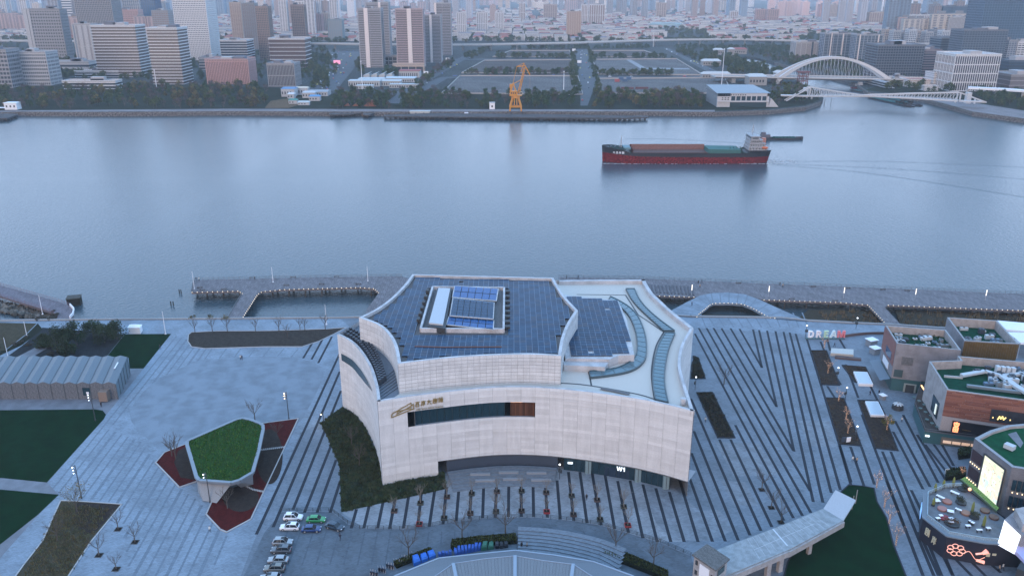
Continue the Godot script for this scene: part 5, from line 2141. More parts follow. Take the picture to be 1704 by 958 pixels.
	var blk = wall_panel("sign_board",t,top[0],top[6],0.075,0.5,4.1,7.7,0.35,mat("sign_black",Color(0.006,0.005,0.008),0.4),0.2)
	crown_sign(t,top[0],top[6])
	wall_panel("balcony_opening",t,top[0],top[6],0.31,0.62,9.2,12.8,0.25,mat("opening_dark",Color(0.02,0.022,0.03),0.6),0.2)
	for k in [[0.325,0.332,10.2,10.6],[0.437,0.443,10.2,10.6]]:
		wall_panel("sign_dot",t,top[0],top[6],k[0],k[1],k[2],k[3],0.45,glow("sign_yellow",Color(1.0,0.85,0.35),1.2))
	for z in [[0.36,10.0,0.369,11.1],[0.369,11.1,0.378,10.3],[0.378,10.3,0.388,11.2],[0.388,11.2,0.397,10.2],[0.397,10.2,0.41,11.0]]:
		var s := Buf.new()
		s.bar(on_wall(top[0],top[6],z[0],z[1],0.5),on_wall(top[0],top[6],z[2],z[3],0.5),0.25,0.25)
		part("sign_stroke",s,glow("sign_yellow"),t)
	wall_panel("shop_window",t,low[0],low[4],0.16,0.62,0.3,2.6,0.2,mat("shop_lit_glass",Color(0.16,0.13,0.10),0.2))
	for k in 5:
		wall_panel("window_light",t,low[0],low[4],0.18+k*0.085,0.255+k*0.085,0.9,1.7,0.35,glow("shop_glow",Color(1.0,0.74,0.42),0.42))
	wall_panel("door_light",t,low[0],low[4],0.01,0.05,2.1,2.6,0.25,glow("sign_white"))
	roof_plant(ro,gl([1592,615,1704,612,1790,640,1800,672,1704,655,1620,642],h-2.6),h-2.6,46,1.2)
	duct(ro,gl([1601,625,1640,618,1668,626,1704,622],h-1.6),1.3,h-1.5,mat("plant_pale"))
	duct(ro,gl([1668,628,1690,644,1730,668],h-1.6),1.8,h-1.2,mat("plant_pale"))
	duct(ro,gl([1610,641,1650,646,1700,652],h-1.6),1.0,h-1.7,mat("plant_mid"))
	duct(ro,gl([1572,625.5,1603,628],h-2.2),0.3,h-2.3,mat("plant_pale"))
	for k in 4:
		var b := Buf.new()
		var p = g(1661+k*8.4,615+k*0.9,h-1)
		b.box(V(p.x,h-1.2,p.z),V(1.0,2.8,1.3))
		part("cooling_tower",b,mat("plant_pale"),ro)
	# 4: the screen building at the right edge
	h = 14.4
	top = gl([1622.5,729,1648,716,1678,707,1740,702,1850,740,1800,800,1704,780,1685,777],h)
	t = thing("screen_building","grey corner building with a huge bright map screen and green roof","building",V(top[0].x,0,top[0].z))
	ro = walls_of(t,"wall",top,0.0,h,mat("screen_grey",Color(0.215,0.215,0.235),0.7,"grain",4.0,0.0,12.0),h-0.7,mat("bright_turf",Color(0.012,0.12,0.055),0.95,"lawn",2.5,0.0,12.0),0.9)
	var un := Buf.new()
	un.box(g(1681,744,h)+V(0,0.2,0),V(1.6,1.1,2.2),0.6)
	part("air_unit",un,mat("plant_pale"),ro)
	var pathb := Buf.new()
	pathb.quad(g(1678,722,h-0.6),g(1692,718,h-0.6),g(1704,737,h-0.6),g(1699,745,h-0.6))
	part("roof_path",pathb,mat("path_stone"),ro)
	var a = top[0]
	var b0 = top[7]
	for f in 2:
		for k in 9:
			wall_panel("window",t,a,b0,0.03+k*0.031,0.055+k*0.031,8.6-f*4.6,11.6-f*4.6,0.1,mat("red_window",Color(0.05,0.03,0.035),0.3))
		for k in 5:
			wall_panel("lamp",t,a,b0,0.04+k*0.06,0.056+k*0.06,7.9-f*4.6,8.15-f*4.6,0.25,glow("warm_dot",Color(1.0,0.86,0.62),2.4))
	for f in 2:
		for k in 12:
			wall_panel("window",t,top[7],top[5],0.06+k*0.075,0.12+k*0.075,8.4-f*4.4,11.2-f*4.4,0.1,mat("dark_glass"))
			wall_panel("lamp",t,top[7],top[5],0.08+k*0.075,0.094+k*0.075,7.8-f*4.4,8.05-f*4.4,0.25,glow("warm_dot"))
	map_screen(t,a,b0)
	# green awning over the terrace door
	var aw := Buf.new()
	for k in 20:
		var p0 = g(lerp(1599.0,1658.7,k/20.0),lerp(797.5,850.6,k/20.0),6.2)
		var p1 = g(lerp(1599.0,1658.7,(k+0.88)/20.0),lerp(797.5,850.6,(k+0.88)/20.0),6.2)
		var p2 = g(lerp(1607.0,1664.0,(k+0.88)/20.0),lerp(793.0,845.0,(k+0.88)/20.0),6.9)
		var p3 = g(lerp(1607.0,1664.0,k/20.0),lerp(793.0,845.0,k/20.0),6.9)
		aw.quad(p0,p1,p2,p3)
	part("awning",aw,mat("awning_green",Color(0.22,0.37,0.07),0.8,"deck",2.0),t)
	var ab := Buf.new()
	ab.bar(g(1599,797.8,6.1),g(1659,851,6.1),0.3,0.5)
	ab.quad(g(1607,793.2,6.85),g(1664,845.2,6.85),g(1664,845.2,6.85)-V(0,1.0,0),g(1607,793.2,6.85)-V(0,1.0,0))
	part("awning_frame",ab,mat("frame_green",Color(0.05,0.08,0.04),0.6),t)
	# 5: the terrace cafe
	cafe()
	# 6: white building cut by the lower right corner
	var c6 = thing("corner_kiosk","white box with a glowing panel and lilac canopy in the lower right corner","building",g(1680,950))
	var kb := Buf.new()
	kb.prism(flat(gl([1672.7,864,1692,848,1760,840,1800,900,1704,890],9.0)),5.5,9.0,true)
	part("upper_box",kb,mat("shop_grey"),c6)
	var kb2 := Buf.new()
	kb2.prism(flat(gl([1690,846,1750,835,1790,880,1704,872],11.0)),9.0,11.0)
	part("roof_box",kb2,pale,c6)
	plate("glowing_panel",c6,[1672.7,864.5,1660.5,906,1689,922,1702,886],[8.9,5.6,5.6,8.9],glow("panel_white",Color(0.93,0.95,1.0),1.15))
	var cn := Buf.new()
	var arc0 := []
	var arc1 := []
	for k in 11:
		var u = k/10.0
		arc0.append(g(1672+60*u,905+70*u+12*sin(u*PI)*-1.0,5.3+sin(u*PI)*0.6))
		arc1.append(g(1690+70*u,893+40*u,5.5+sin(u*PI)*0.9))
	for k in 10:
		cn.quad(arc0[k],arc0[k+1],arc1[k+1],arc1[k])
		cn.quad(arc0[k],arc0[k+1],arc0[k+1]-V(0,0.8,0),arc0[k]-V(0,0.8,0))
	part("canopy",cn,mat("lilac_panel",Color(0.40,0.38,0.58),0.4),c6)
	var kl := Buf.new()
	kl.prism(flat(gl([1690,960,1720,905,1800,930,1800,1000],3.0)),0,5.2)
	part("ground_floor",kl,mat("dark_gap"),c6)
	# planting between
	for hd in [["dark clipped hedge block between the screen building and the cafe",[1574,788,1606,783,1607,797,1574,800],1.3],["planted box in front of the lit shop window",[1594,754,1614,750,1616,762,1596,765],1.3]]:
		var pts = gl(hd[1])
		var t2 = thing("hedge",hd[0],"hedge",V(pts[0].x,0,pts[0].z))
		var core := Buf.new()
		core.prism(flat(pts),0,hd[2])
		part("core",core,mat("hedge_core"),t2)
		foliage_patch(t2,pts,hd[2]-0.1,900)
	# white tents behind the gold block
	for w in [["white marquee roof behind the gold fronted block, nearer the river",[1661,533,1704,537,1760,542,1760,556,1675,548]],["white marquee roof beside the gold fronted block, lower one",[1675,552,1760,556,1760,572,1699,570,1690,562]]]:
		var pts = gl(w[1],6.0)
		var t3 = thing("marquee",w[0],"tent",V(pts[0].x,0,pts[0].z))
		var rb := Buf.new()
		var cc := Vector3()
		for p in pts:
			cc += p/pts.size()
		for i in pts.size():
			rb.tri(pts[i],pts[(i+1) % pts.size()],cc+V(0,1.3,0))
			rb.quad(pts[i],pts[(i+1) % pts.size()],pts[(i+1) % pts.size()]-V(0,0.7,0),pts[i]-V(0,0.7,0))
		part("roof",rb,mat("white_paint"),t3)
		var lg := Buf.new()
		for p in pts:
			lg.tube(V(p.x,0,p.z),p,0.12,0.12,6)
		part("legs",lg,mat("pale_metal"),t3)
	# kiosk and street stands between the shops
	for k in [[1450,575,"white topped kiosk by the pink brick wall",V(3.0,2.4,2.6)],[1456,588,"second white topped kiosk, lower down by the pink brick wall",V(2.6,2.2,2.4)],[1469,664,"pale street stand beside the teal ground floor",V(1.2,1.4,1.4)]]:
		var p = g(k[0],k[1])
		var t4 = thing("kiosk",k[2],"kiosk",p)
		var bb := Buf.new()
		bb.box(p+V(0,k[3].y/2,0),k[3],0.35)
		part("body",bb,mat("kiosk_grey",Color(0.2,0.22,0.24),0.6),t4)
		var rb := Buf.new()
		rb.box(p+V(0,k[3].y+0.08,0),V(k[3].x+0.6,0.16,k[3].z+0.6),0.35)
		part("roof",rb,mat("white_paint"),t4)
	var dk = g(1494,680)
	var tk = thing("dark_pavilion","round black stand with white curled top beside the cafe terrace","kiosk",dk)
	var kb3 := Buf.new()
	kb3.tube(dk,dk+V(0,1.6,0),1.7,1.5,12)
	part("body",kb3,mat("dark_gap"),tk)
	var kr := Buf.new()
	for k in 9:
		var an = TAU*k/9.0
		kr.obox(dk+V(cos(an)*0.9,1.8,sin(an)*0.9),V(1.3,0.1,0.5),Basis(Vector3.UP,-an)*Basis(Vector3.FORWARD,0.4))
	part("petals",kr,mat("plant_pale"),tk)
func foliage_patch(parent,area: Array,y: float,n: int):
	var poly = flat(area)
	var lo = poly[0]
	var hi = poly[0]
	for p in poly:
		lo = Vector2(min(lo.x,p.x),min(lo.y,p.y))
		hi = Vector2(max(hi.x,p.x),max(hi.y,p.y))
	var lv := Buf.new()
	lv.tinted = true
	for k in n:
		var q = Vector2(ru(lo.x,hi.x),ru(lo.y,hi.y))
		if Geometry2D.is_point_in_polygon(q,poly):
			var tone = ru(0.5,1.6)
			lv.tint(Color(0.03*tone,0.045*tone,0.02*tone))
			var p = V(q.x,y+ru(0.0,0.5),q.y)
			var x = V(rng.randfn(),rng.randfn(),rng.randfn()).normalized()*0.25
			var z = x.cross(V(rng.randfn(),rng.randfn(),rng.randfn())).normalized()*0.18
			lv.quad(p-x,p-z,p+x,p+z)
	stuff(part("planting",lv,tinted("leaf"),parent))
func brick_face(t,a,b,u0,u1,y0,y1,m,course,length):
	var buf := Buf.new()
	var d = a.distance_to(b)
	var y = y0
	var row := 0
	while y < y1-0.05:
		var u = u0-(0.5*length/d if row % 2 else 0.0)
		while u < u1:
			var s = max(u,u0)
			var e = min(u+length/d,u1)
			if e-s > 0.004:
				var o = 0.08+rng.randf()*0.05
				var p0 = on_wall(a,b,s+0.0015,y+course/2,o)
				var p1 = on_wall(a,b,e-0.0015,y+course/2,o)
				buf.bar(p0,p1,0.1,min(course,y1-y)-0.05)
			u += length/d
		y += course
		row += 1
	stuff(part("brickwork",buf,m,t))
func timber_face(t,a,b,u0,u1,y0,y1):
	var tones = [Color(0.30,0.115,0.075),Color(0.26,0.095,0.065),Color(0.34,0.145,0.10),Color(0.21,0.075,0.055)]
	var bufs = [Buf.new(),Buf.new(),Buf.new(),Buf.new()]
	var rows := 20
	var d = a.distance_to(b)
	var made := 0
	for j in rows:
		var u = u0-rng.randf()*0.08
		while u < u1:
			var l = ru(3.0,7.0)/d
			var s = max(u,u0)
			var e = min(u+l,u1)
			if e-s > 0.002:
				var y = lerp(y0,y1,(j+0.5)/rows)
				var o = 0.1+rng.randf()*0.06
				var k = rng.randi() % 4
				var p0 = on_wall(a,b,s+0.001,y,o)
				var p1 = on_wall(a,b,e-0.001,y,o)
				if u < 0.62 and made < 290:
					var pb := Buf.new()
					pb.bar(p0,p1,0.08,(y1-y0)/rows-0.05)
					part("plank",pb,mat("plank_%d" % k,tones[k],0.7,"grain",1.5),t)
					made += 1
				else:
					bufs[k].bar(p0,p1,0.08,(y1-y0)/rows-0.05)
			u += l
	for k in 4:
		stuff(part("planking",bufs[k],mat("plank_%d" % k,tones[k],0.7,"grain",1.5),t))
func crown_sign(t,a,b):
	var gm = glow("crown_orange",Color(1.0,0.50,0.04),1.7)
	var u0 := 0.087
	var s := Buf.new()
	for l in [[0,7.2,2,7.2],[0,7.2,0.3,6.3],[0.3,6.3,1.7,6.3],[2,7.2,1.7,6.3],[1,7.5,0.7,6.6],[1,7.5,1.3,6.6],[0.2,5.9,1.8,5.9],[0.2,5.9,0.2,4.6],[1.8,5.9,1.8,4.6],[0.2,5.25,1.8,5.25],[0.0,4.5,2.0,4.5],[1,6.3,1,4.5]]:
		s.bar(on_wall(a,b,u0+l[0]*0.017,l[1],0.55),on_wall(a,b,u0+l[2]*0.017,l[3],0.55),0.3,0.26)
	part("lit_emblem",s,gm,t)
	var line := Buf.new()
	line.bar(on_wall(a,b,u0+0.06,5.5,0.55),on_wall(a,b,u0+0.12,5.4,0.55),0.08,0.08)
	part("lit_line",line,mat("sign_faint",Color(0.25,0.13,0.03),0.5),t)
func map_screen(t,a,b):
	# a bright screen showing a pale city map
	var k := RandomNumberGenerator.new()
	k.seed = 8
	var im := Image.create(256,256,false,Image.FORMAT_RGB8)
	im.fill(Color(0.93,0.95,0.84))
	for i in 34:
		var c = [Color(0.85,0.95,0.78),Color(0.98,0.96,0.9),Color(0.82,0.93,0.90),Color(0.97,0.89,0.80),Color(0.96,0.98,0.95)][k.randi() % 5]
		im.fill_rect(Rect2i(k.randi() % 256,k.randi() % 256,14+k.randi() % 60,10+k.randi() % 50),c)
	for i in 26:
		var x = float(k.randi() % 256)
		var y = float(k.randi() % 256)
		var d = Vector2.from_angle([0.5,0.55,2.1,2.05][k.randi() % 4]+k.randf()*0.15)
		for s in 90:
			var q = Vector2(x,y)+d*s
			if q.x >= 0 and q.y >= 0 and q.x < 255 and q.y < 255:
				im.fill_rect(Rect2i(int(q.x),int(q.y),2,2),Color(0.99,0.99,0.97) if i % 3 else Color(0.80,0.88,0.76))
	for i in 16:
		im.fill_rect(Rect2i(20+k.randi() % 215,20+k.randi() % 215,4+k.randi() % 5,5),[Color(0.42,0.28,0.26),Color(0.72,0.30,0.24),Color(0.45,0.72,0.30),Color(0.5,0.48,0.44)][k.randi() % 4])
	for i in 9:
		var x = 70+i*13
		im.fill_rect(Rect2i(x,30+i*4,8,2),Color(0.45,0.45,0.42))
		im.fill_rect(Rect2i(x,120+i*3,7,2),Color(0.45,0.62,0.5))
	var m = glow("screen_map",Color(1,1,1),1.0)
	m.emission_texture = ImageTexture.create_from_image(im)
	m.emission_operator = BaseMaterial3D.EMISSION_OP_MULTIPLY
	m.albedo_color = Color(0.02,0.02,0.02)
	var p0 = on_wall(a,b,0.36,12.8,0.4)
	var p1 = on_wall(a,b,0.90,12.8,0.4)
	var s := Buf.new()
	s.quad_uv(V(p0.x,2.2,p0.z),p0,p1,V(p1.x,2.2,p1.z))
	part("screen",s,m,t)
	var f := Buf.new()
	for y in [2.15,12.85]:
		f.bar(V(p0.x,y,p0.z),V(p1.x,y,p1.z),0.4,0.2)
	for p in [p0,p1]:
		f.bar(V(p.x,2.1,p.z),V(p.x,12.9,p.z),0.4,0.2)
	part("screen_frame",f,mat("dark_metal"),t)
	var l := AreaLight3D.new()
	l.name = "screen_light"
	var n = V(-(p1-p0).z,0,(p1-p0).x).normalized()
	if n.dot(V(-p0.x,0,-p0.z)) < 0:
		n = -n
	l.position = (p0+p1)/2+n*0.3-V(0,5.3,0)
	l.rotation.y = atan2(-n.x,-n.z)
	l.area_size = Vector2(p0.distance_to(p1),10.6)
	l.light_color = Color(0.96,1.0,0.9)
	l.light_energy = 1.2
	l.area_normalize_energy = false
	l.area_range = 60.0
	l.shadow_enabled = true
	add_child(l)
func cafe():
	var navy = mat("cafe_navy",Color(0.006,0.008,0.02),0.85)
	var h := 6.2
	var top = gl([1537,858,1538.5,815.8,1570,802.5,1600,801,1667,852,1720,890,1704,905,1640,900.5,1577,889],h)
	var t = thing("cafe_terrace","dark navy cafe with an open roof terrace behind glass rails","building",V(top[8].x,0,top[8].z))
	var b := Buf.new()
	b.sides(flat(top),0,h-0.6)
	part("wall",b,navy,t)
	var d := Buf.new()
	d.cap(flat(top),h-0.9)
	var deck = part("terrace",d,mat("terrace_screed",Color(0.185,0.20,0.225),0.6,"grain",3.0,0.0,10.0),t)
	var c := Vector3()
	for p in top:
		c += p/top.size()
	var band_ := Buf.new()
	var rail := Buf.new()
	var glass := Buf.new()
	for i in top.size():
		var p = top[i]
		var q = top[(i+1) % top.size()]
		if i in [3,4,5]:
			continue
		band_.bar(p-V(0,0.5,0),q-V(0,0.5,0),0.35,0.3)
		var pi = p.lerp(c,0.09)
		var qi = q.lerp(c,0.09)
		rail.bar(pi+V(0,0.3,0),qi+V(0,0.3,0),0.14,0.12)
		band_.quad(p-V(0,0.4,0),q-V(0,0.4,0),qi-V(0,0.4,0),pi-V(0,0.4,0))
		for k in 5:
			var r = pi.lerp(qi,k/5.0)
			rail.box(r-V(0,0.25,0),V(0.08,1.1,0.08))
		glass.quad(pi-V(0,0.8,0),qi-V(0,0.8,0),qi+V(0,0.25,0),pi+V(0,0.25,0))
	part("coping",band_,mat("cafe_coping",Color(0.13,0.16,0.19),0.5),t)
	part("rail",rail,mat("rail_pale",Color(0.30,0.38,0.42),0.4,"",1.0,0.4),t)
	var gm = mat("rail_glass",Color(0.5,0.62,0.66),0.1)
	gm.transparency = BaseMaterial3D.TRANSPARENCY_ALPHA
	gm.albedo_color.a = 0.25
	part("rail_glass",glass,gm,t)
	# furniture of the terrace: tables,benches,cactus columns,planters
	var y := h-0.9
	var white = mat("white_paint")
	var n := 0
	for q in [[1566,826,1.9,0.7,-0.9],[1590,819,2.0,0.75,-0.85],[1560,832,1.3,1.3,0.1],[1583,850,1.4,1.1,-0.4],[1596,847,1.4,0.6,-0.8],[1567,857,0.9,0.7,0.1],[1562,861.5,1.0,0.7,0.1],[1584,862,1.0,0.8,0.1],[1583,867.5,1.3,0.7,-0.2],[1612,874,1.1,0.7,0.0],[1631,881,1.3,0.5,0.0],[1646,878,1.0,0.7,0.0],[1620,869,0.7,0.7,0.6],[1615,866,0.5,0.5,0.2]]:
		var p = g(q[0],q[1],y+0.7)
		var tt = thing("cafe_table","white topped table on the cafe terrace","table",V(p.x,y,p.z),0.0,"tables on the cafe terrace")
		var tb := Buf.new()
		tb.box(p,V(q[2],0.08,q[3]),q[4])
		part("table_top",tb,white,tt)
		for s in [-1,1]:
			var lg := Buf.new()
			lg.box(p+V(cos(q[4])*q[2]*0.36*s,-0.37,-sin(q[4])*q[2]*0.36*s),V(0.1,0.66,0.5),q[4])
			part("leg",lg,mat("dark_metal"),tt)
		n += 1
	for q in [[1577,834,Color(0.30,0.13,0.10),"round terracotta seat ring by the upper planter"],[1569,846,Color(0.32,0.15,0.13),"pinkish round seat left on the terrace"],[1608,853,Color(0.25,0.13,0.09),"brown round seat in the middle of the terrace"],[1572.5,861,Color(0.22,0.03,0.04),"dark red bench by the lower planter"],[1640,849,Color(0.13,0.07,0.045),"brown round seat under the awning"],[1655,860,Color(0.12,0.065,0.045),"brown round seat at the right end of the awning"]]:
		var p = g(q[0],q[1],y+0.3)
		var tt = thing("garden_pouf",q[3],"pouf",V(p.x,y,p.z))
		var sb := Buf.new()
		sb.tube(V(p.x,y,p.z),V(p.x,y+0.35,p.z),1.05,1.05,14)
		part("base",sb,mat("seat_base_%d" % n,q[2]*0.7,0.7),tt)
		var cu := Buf.new()
		cu.tube(V(p.x,y+0.35,p.z),V(p.x,y+0.48,p.z),1.1,1.02,14)
		part("cushion",cu,mat("seat_top_%d" % n,q[2],0.7),tt)
		n += 1
	for q in [[1556,818,2.4],[1570,811,2.2],[1586,810,2.8],[1553.5,841,2.2],[1618,853,3.0],[1637,876,3.0]]:
		var p = g(q[0],q[1],y)
		var tt = thing("cactus","tall yellow green cactus column on the cafe terrace","plant",p,0.0,"cactus columns on the terrace")
		var cb := Buf.new()
		var rs := []
		for k in 6:
			var ring := []
			for j in 10:
				var a = TAU*j/10
				var r = (0.34 if j % 2 else 0.26)*(1.0 if k < 4 else (0.8 if k == 4 else 0.25))
				ring.append(p+V(cos(a)*r,q[2]*k/5.0,sin(a)*r))
			rs.append(ring)
		cb.rings(rs)
		part("column",cb,mat("cactus_skin",Color(0.14,0.16,0.035),0.7),tt)
		var pt := Buf.new()
		pt.tube(p,p+V(0,0.35,0),0.4,0.45,10)
		part("pot",pt,mat("dark_gap"),tt)
	for q in [[1600,837,1.5,"sprawling dark plant in the middle of the terrace"],[1622,861,1.3,"dark round bush beside the cactus column"],[1585,872,2.0,"long planter of brown shrubs at the terrace's lower rail"],[1603,815,1.4,"dark shrubs with red leaves at the top of the terrace"]]:
		var p = g(q[0],q[1],y)
		var tt = thing("terrace_planter",q[3],"planter",p)
		var bx := Buf.new()
		bx.tube(p,p+V(0,0.4,0),q[2]*0.8,q[2]*0.85,10)
		part("box",bx,mat("dark_gap"),tt)
		var c2 := leaf_mesh(300,V(q[2],0.7,q[2]),0.14,Color(0.045,0.05,0.03) if q[2] < 2.0 else Color(0.08,0.05,0.03),int(q[0]))
		for i in c2.v.size():
			c2.v[i] += p+V(0,0.85,0)
		part("foliage",c2,tinted("leaf"),tt)
	# the marks on the wall: characters,a flower drawn with one line that becomes a telephone cord
	var cream = mat("cafe_cream",Color(0.50,0.47,0.33),0.6)
	var orange = glow("neon_orange",Color(1.0,0.52,0.22),0.75)
	var e0 = top[0]
	var e1 = top[8]
	for q in [[0.22,3.9,3],[0.52,3.2,1]]:
		for s in glyphs()[q[2]]:
			var st := Buf.new()
			st.bar(on_wall(e0,e1,q[0]+s[0]*0.017,q[1]-1.6+s[1]*0.2,0.2),on_wall(e0,e1,q[0]+s[2]*0.017,q[1]-1.6+s[3]*0.2,0.2),0.16,0.16)
			part("character_stroke",st,cream,t)
	var f0 = top[8]
	var f1 = top[7]
	var fl_len = f0.distance_to(f1)
	var fl := Buf.new()
	var pts := []
	for k in 7:
		var an = TAU*k/7.0
		for j in 13:
			var bb = an+TAU*j/12.0
			pts.append(Vector2(cos(an)*1.25+cos(bb)*0.62,sin(an)*1.0+sin(bb)*0.55))
	var at = func(q: Vector2): return on_wall(f0,f1,(2.3+q.x)/fl_len,2.8+q.y,0.25)
	for k in 7:
		for j in 12:
			fl.tube(at.call(pts[k*13+j]),at.call(pts[k*13+j+1]),0.09,0.09,5)
	part("flower_line",fl,orange,t)
	var cord := Buf.new()
	var cp := []
	for k in 26:
		var u = k/25.0
		cp.append(Vector2(1.6+u*4.2,-0.6+1.0*sin(u*7.0)*(1-u*0.4)-u*0.3))
	for k in 25:
		cord.tube(at.call(cp[k]),at.call(cp[k+1]),0.08,0.08,5)
	part("cord_line",cord,orange,t)
	var hs := Buf.new()
	hs.tube(at.call(Vector2(3.9,-0.1)),at.call(Vector2(5.6,0.6)),0.22,0.22,8)
	hs.tube(at.call(Vector2(5.2,0.35)),at.call(Vector2(6.0,1.2)),0.32,0.62,8)
	hs.tube(at.call(Vector2(4.3,-1.6)),at.call(Vector2(5.9,-1.8)),0.3,0.4,8)
	part("handset_mark",hs,orange,t)
	wall_panel("small_sign",t,top[7],top[6],0.1,0.2,2.4,3.3,0.15,cream)
	wall_panel("small_sign",t,top[7],top[6],0.26,0.36,2.8,3.3,0.15,cream)
	wall_panel("blue_sign",t,top[0],top[1],0.45,0.75,2.0,4.6,0.15,glow("blue_sign",Color(0.35,0.65,1.0),0.8))
	var ld := Buf.new()
	ld.ball(g(1613,821,y)+V(0,1.2,0),V(0.4,0.4,0.4),8,6)
	part("lantern",ld,glow("lantern_glow",Color(1.0,0.62,0.26),1.5),t)

# ================================================================ the concrete gangway and its hut
func build_gangway():
	var con = mat("weathered_concrete",Color(0.44,0.42,0.415),0.85,"grain",5.0,0.0,9.0)
	var pale = mat("deck_concrete",Color(0.36,0.40,0.42),0.8,"grain",3.0,0.0,9.0)
	var h := 5.2
	var a = gl([1197.6,913,1285,880,1370.8,846],h)
	var b = gl([1215,955,1312,915,1404,866],h)
	var t = thing("concrete_gangway","long raised concrete gangway on legs with an upturned end","gangway",V(b[1].x,0,b[1].z))
	var ext0 = a[0]+(a[0]-a[1])*0.25
	var ext1 = b[0]+(b[0]-b[1])*0.25
	a.push_front(ext0)
	b.push_front(ext1)
	var d := Buf.new()
	for i in 3:
		d.rings([[a[i],b[i],b[i]-V(0,1.7,0),a[i]-V(0,1.7,0)],[a[i+1],b[i+1],b[i+1]-V(0,1.3,0),a[i+1]-V(0,1.3,0)]])
	part("deck",d,pale,t)
	var beam := Buf.new()
	for i in 3:
		beam.bar(b[i]-V(0,1.0,0)+V(0.1,0,0.25),b[i+1]-V(0,0.8,0)+V(0.1,0,0.25),0.4,1.4)
	part("edge_beam",beam,con,t)
	var lines := Buf.new()
	for k in 14:
		var u = 0.25+k*0.048
		var p = a[1].lerp(a[3],u)
		var q = b[1].lerp(b[3],u)
		lines.bar(p.lerp(q,0.04)+V(0,0.01,0),p.lerp(q,0.96)+V(0,0.01,0),0.04 if k != 5 else 0.3,0.03)
	lines.bar(a[1].lerp(b[1],0.55).lerp(a[3].lerp(b[3],0.55),0.25)+V(0,0.012,0),a[1].lerp(b[1],0.55).lerp(a[3].lerp(b[3],0.55),0.8)+V(0,0.012,0),0.06,0.03)
	part("white_line",lines,mat("line_grey",Color(0.46,0.5,0.54),0.7),t)
	var f := Buf.new()
	var f0 = [a[3],b[3]]
	var f1 = [g(1391,815,h+1.6),g(1425,832,h+1.6)]
	f.rings([[f0[0],f0[1],f0[1]-V(0,0.3,0),f0[0]-V(0,0.3,0)],[f1[0],f1[1],f1[1]-V(0,0.3,0),f1[0]-V(0,0.3,0)]])
	part("end_flap",f,mat("flap_sheet",Color(0.48,0.51,0.55),0.6,"grain",4.0),t)
	for p in [[1346,921,0.9],[1277,958,1.1],[1297,950,1.1],[1418,848,0.15],[1424,838,0.15]]:
		var q = g(p[0],p[1])
		var l := Buf.new()
		l.box(V(q.x,(h-1.2)/2,q.z),V(p[2],h-1.2,p[2]*0.8),0.4)
		part("leg",l,con,t)
	var hut = thing("concrete_hut","small concrete tower hut with a stained slab roof beside the gangway","hut",g(1185,990))
	var hh := 9.0
	var top = gl([1152,922,1177,904.5,1215,929.5,1192,949],hh)
	var c = (top[0]+top[1]+top[2]+top[3])/4
	var rb := Buf.new()
	rb.prism(flat(top),hh-0.35,hh,true)
	part("roof_slab",rb,mat("stained_slab",Color(0.30,0.29,0.28),0.95,"soil",3.0,0.0,4.0),hut)
	var ins := []
	for p in top:
		ins.append(p.lerp(c,0.12))
	var wb := Buf.new()
	wb.prism(flat(ins),0,hh-0.35)
	part("wall",wb,con,hut)
	wall_panel("white_shutter",hut,ins[0],ins[3],0.3,0.75,1.0,hh-1.2,0.08,mat("white_paint"))
	for q in [[0.1,0.2,hh-2.0,hh-1.0],[0.1,0.2,hh-4.4,hh-3.4],[0.84,0.94,hh-3.4,hh-2.0]]:
		wall_panel("window",hut,ins[0],ins[3],q[0],q[1],q[2],q[3],0.1,mat("dark_gap"))
	wall_panel("window",hut,ins[3],ins[2],0.2,0.75,hh-2.4,hh-1.0,0.1,mat("grid_glass"))

# ================================================================ boats and the crane
func hull(t,stations: Array,base_cut: float,low_m,high_m):
	var cut := base_cut
	# stations: x,half beam at the deck,half beam at the waterline,deck height; the hull is split at the paint line
	var lo := Buf.new()
	var hi := Buf.new()
	var rl := []
	var rh := []
	for s in stations:
		cut = base_cut+2.2*smoothstep(-25.0,-60.0,s[0])*(1.0 if base_cut > 3.0 else 0.0)
		var mid = lerpf(s[2],s[1],clampf((cut+1.0)/(s[3]+1.0),0,1))
		rl.append([V(s[0]+s[4],-2.5,-s[2]*0.8),V(s[0]+s[4]*0.6,0,-s[2]),V(s[0]+s[4]*0.3,cut,-mid),V(s[0]+s[4]*0.3,cut,mid),V(s[0]+s[4]*0.6,0,s[2]),V(s[0]+s[4],-2.5,s[2]*0.8)])
		rh.append([V(s[0]+s[4]*0.3,cut+0.01,-mid),V(s[0],s[3],-s[1]),V(s[0],s[3]-1.0,-s[1]+0.2),V(s[0],s[3]-1.0,s[1]-0.2),V(s[0],s[3],s[1]),V(s[0]+s[4]*0.3,cut+0.01,mid)])
	lo.rings(rl)
	hi.rings(rh)
	part("hull_bottom",lo,low_m,t)
	part("hull",hi,high_m,t)
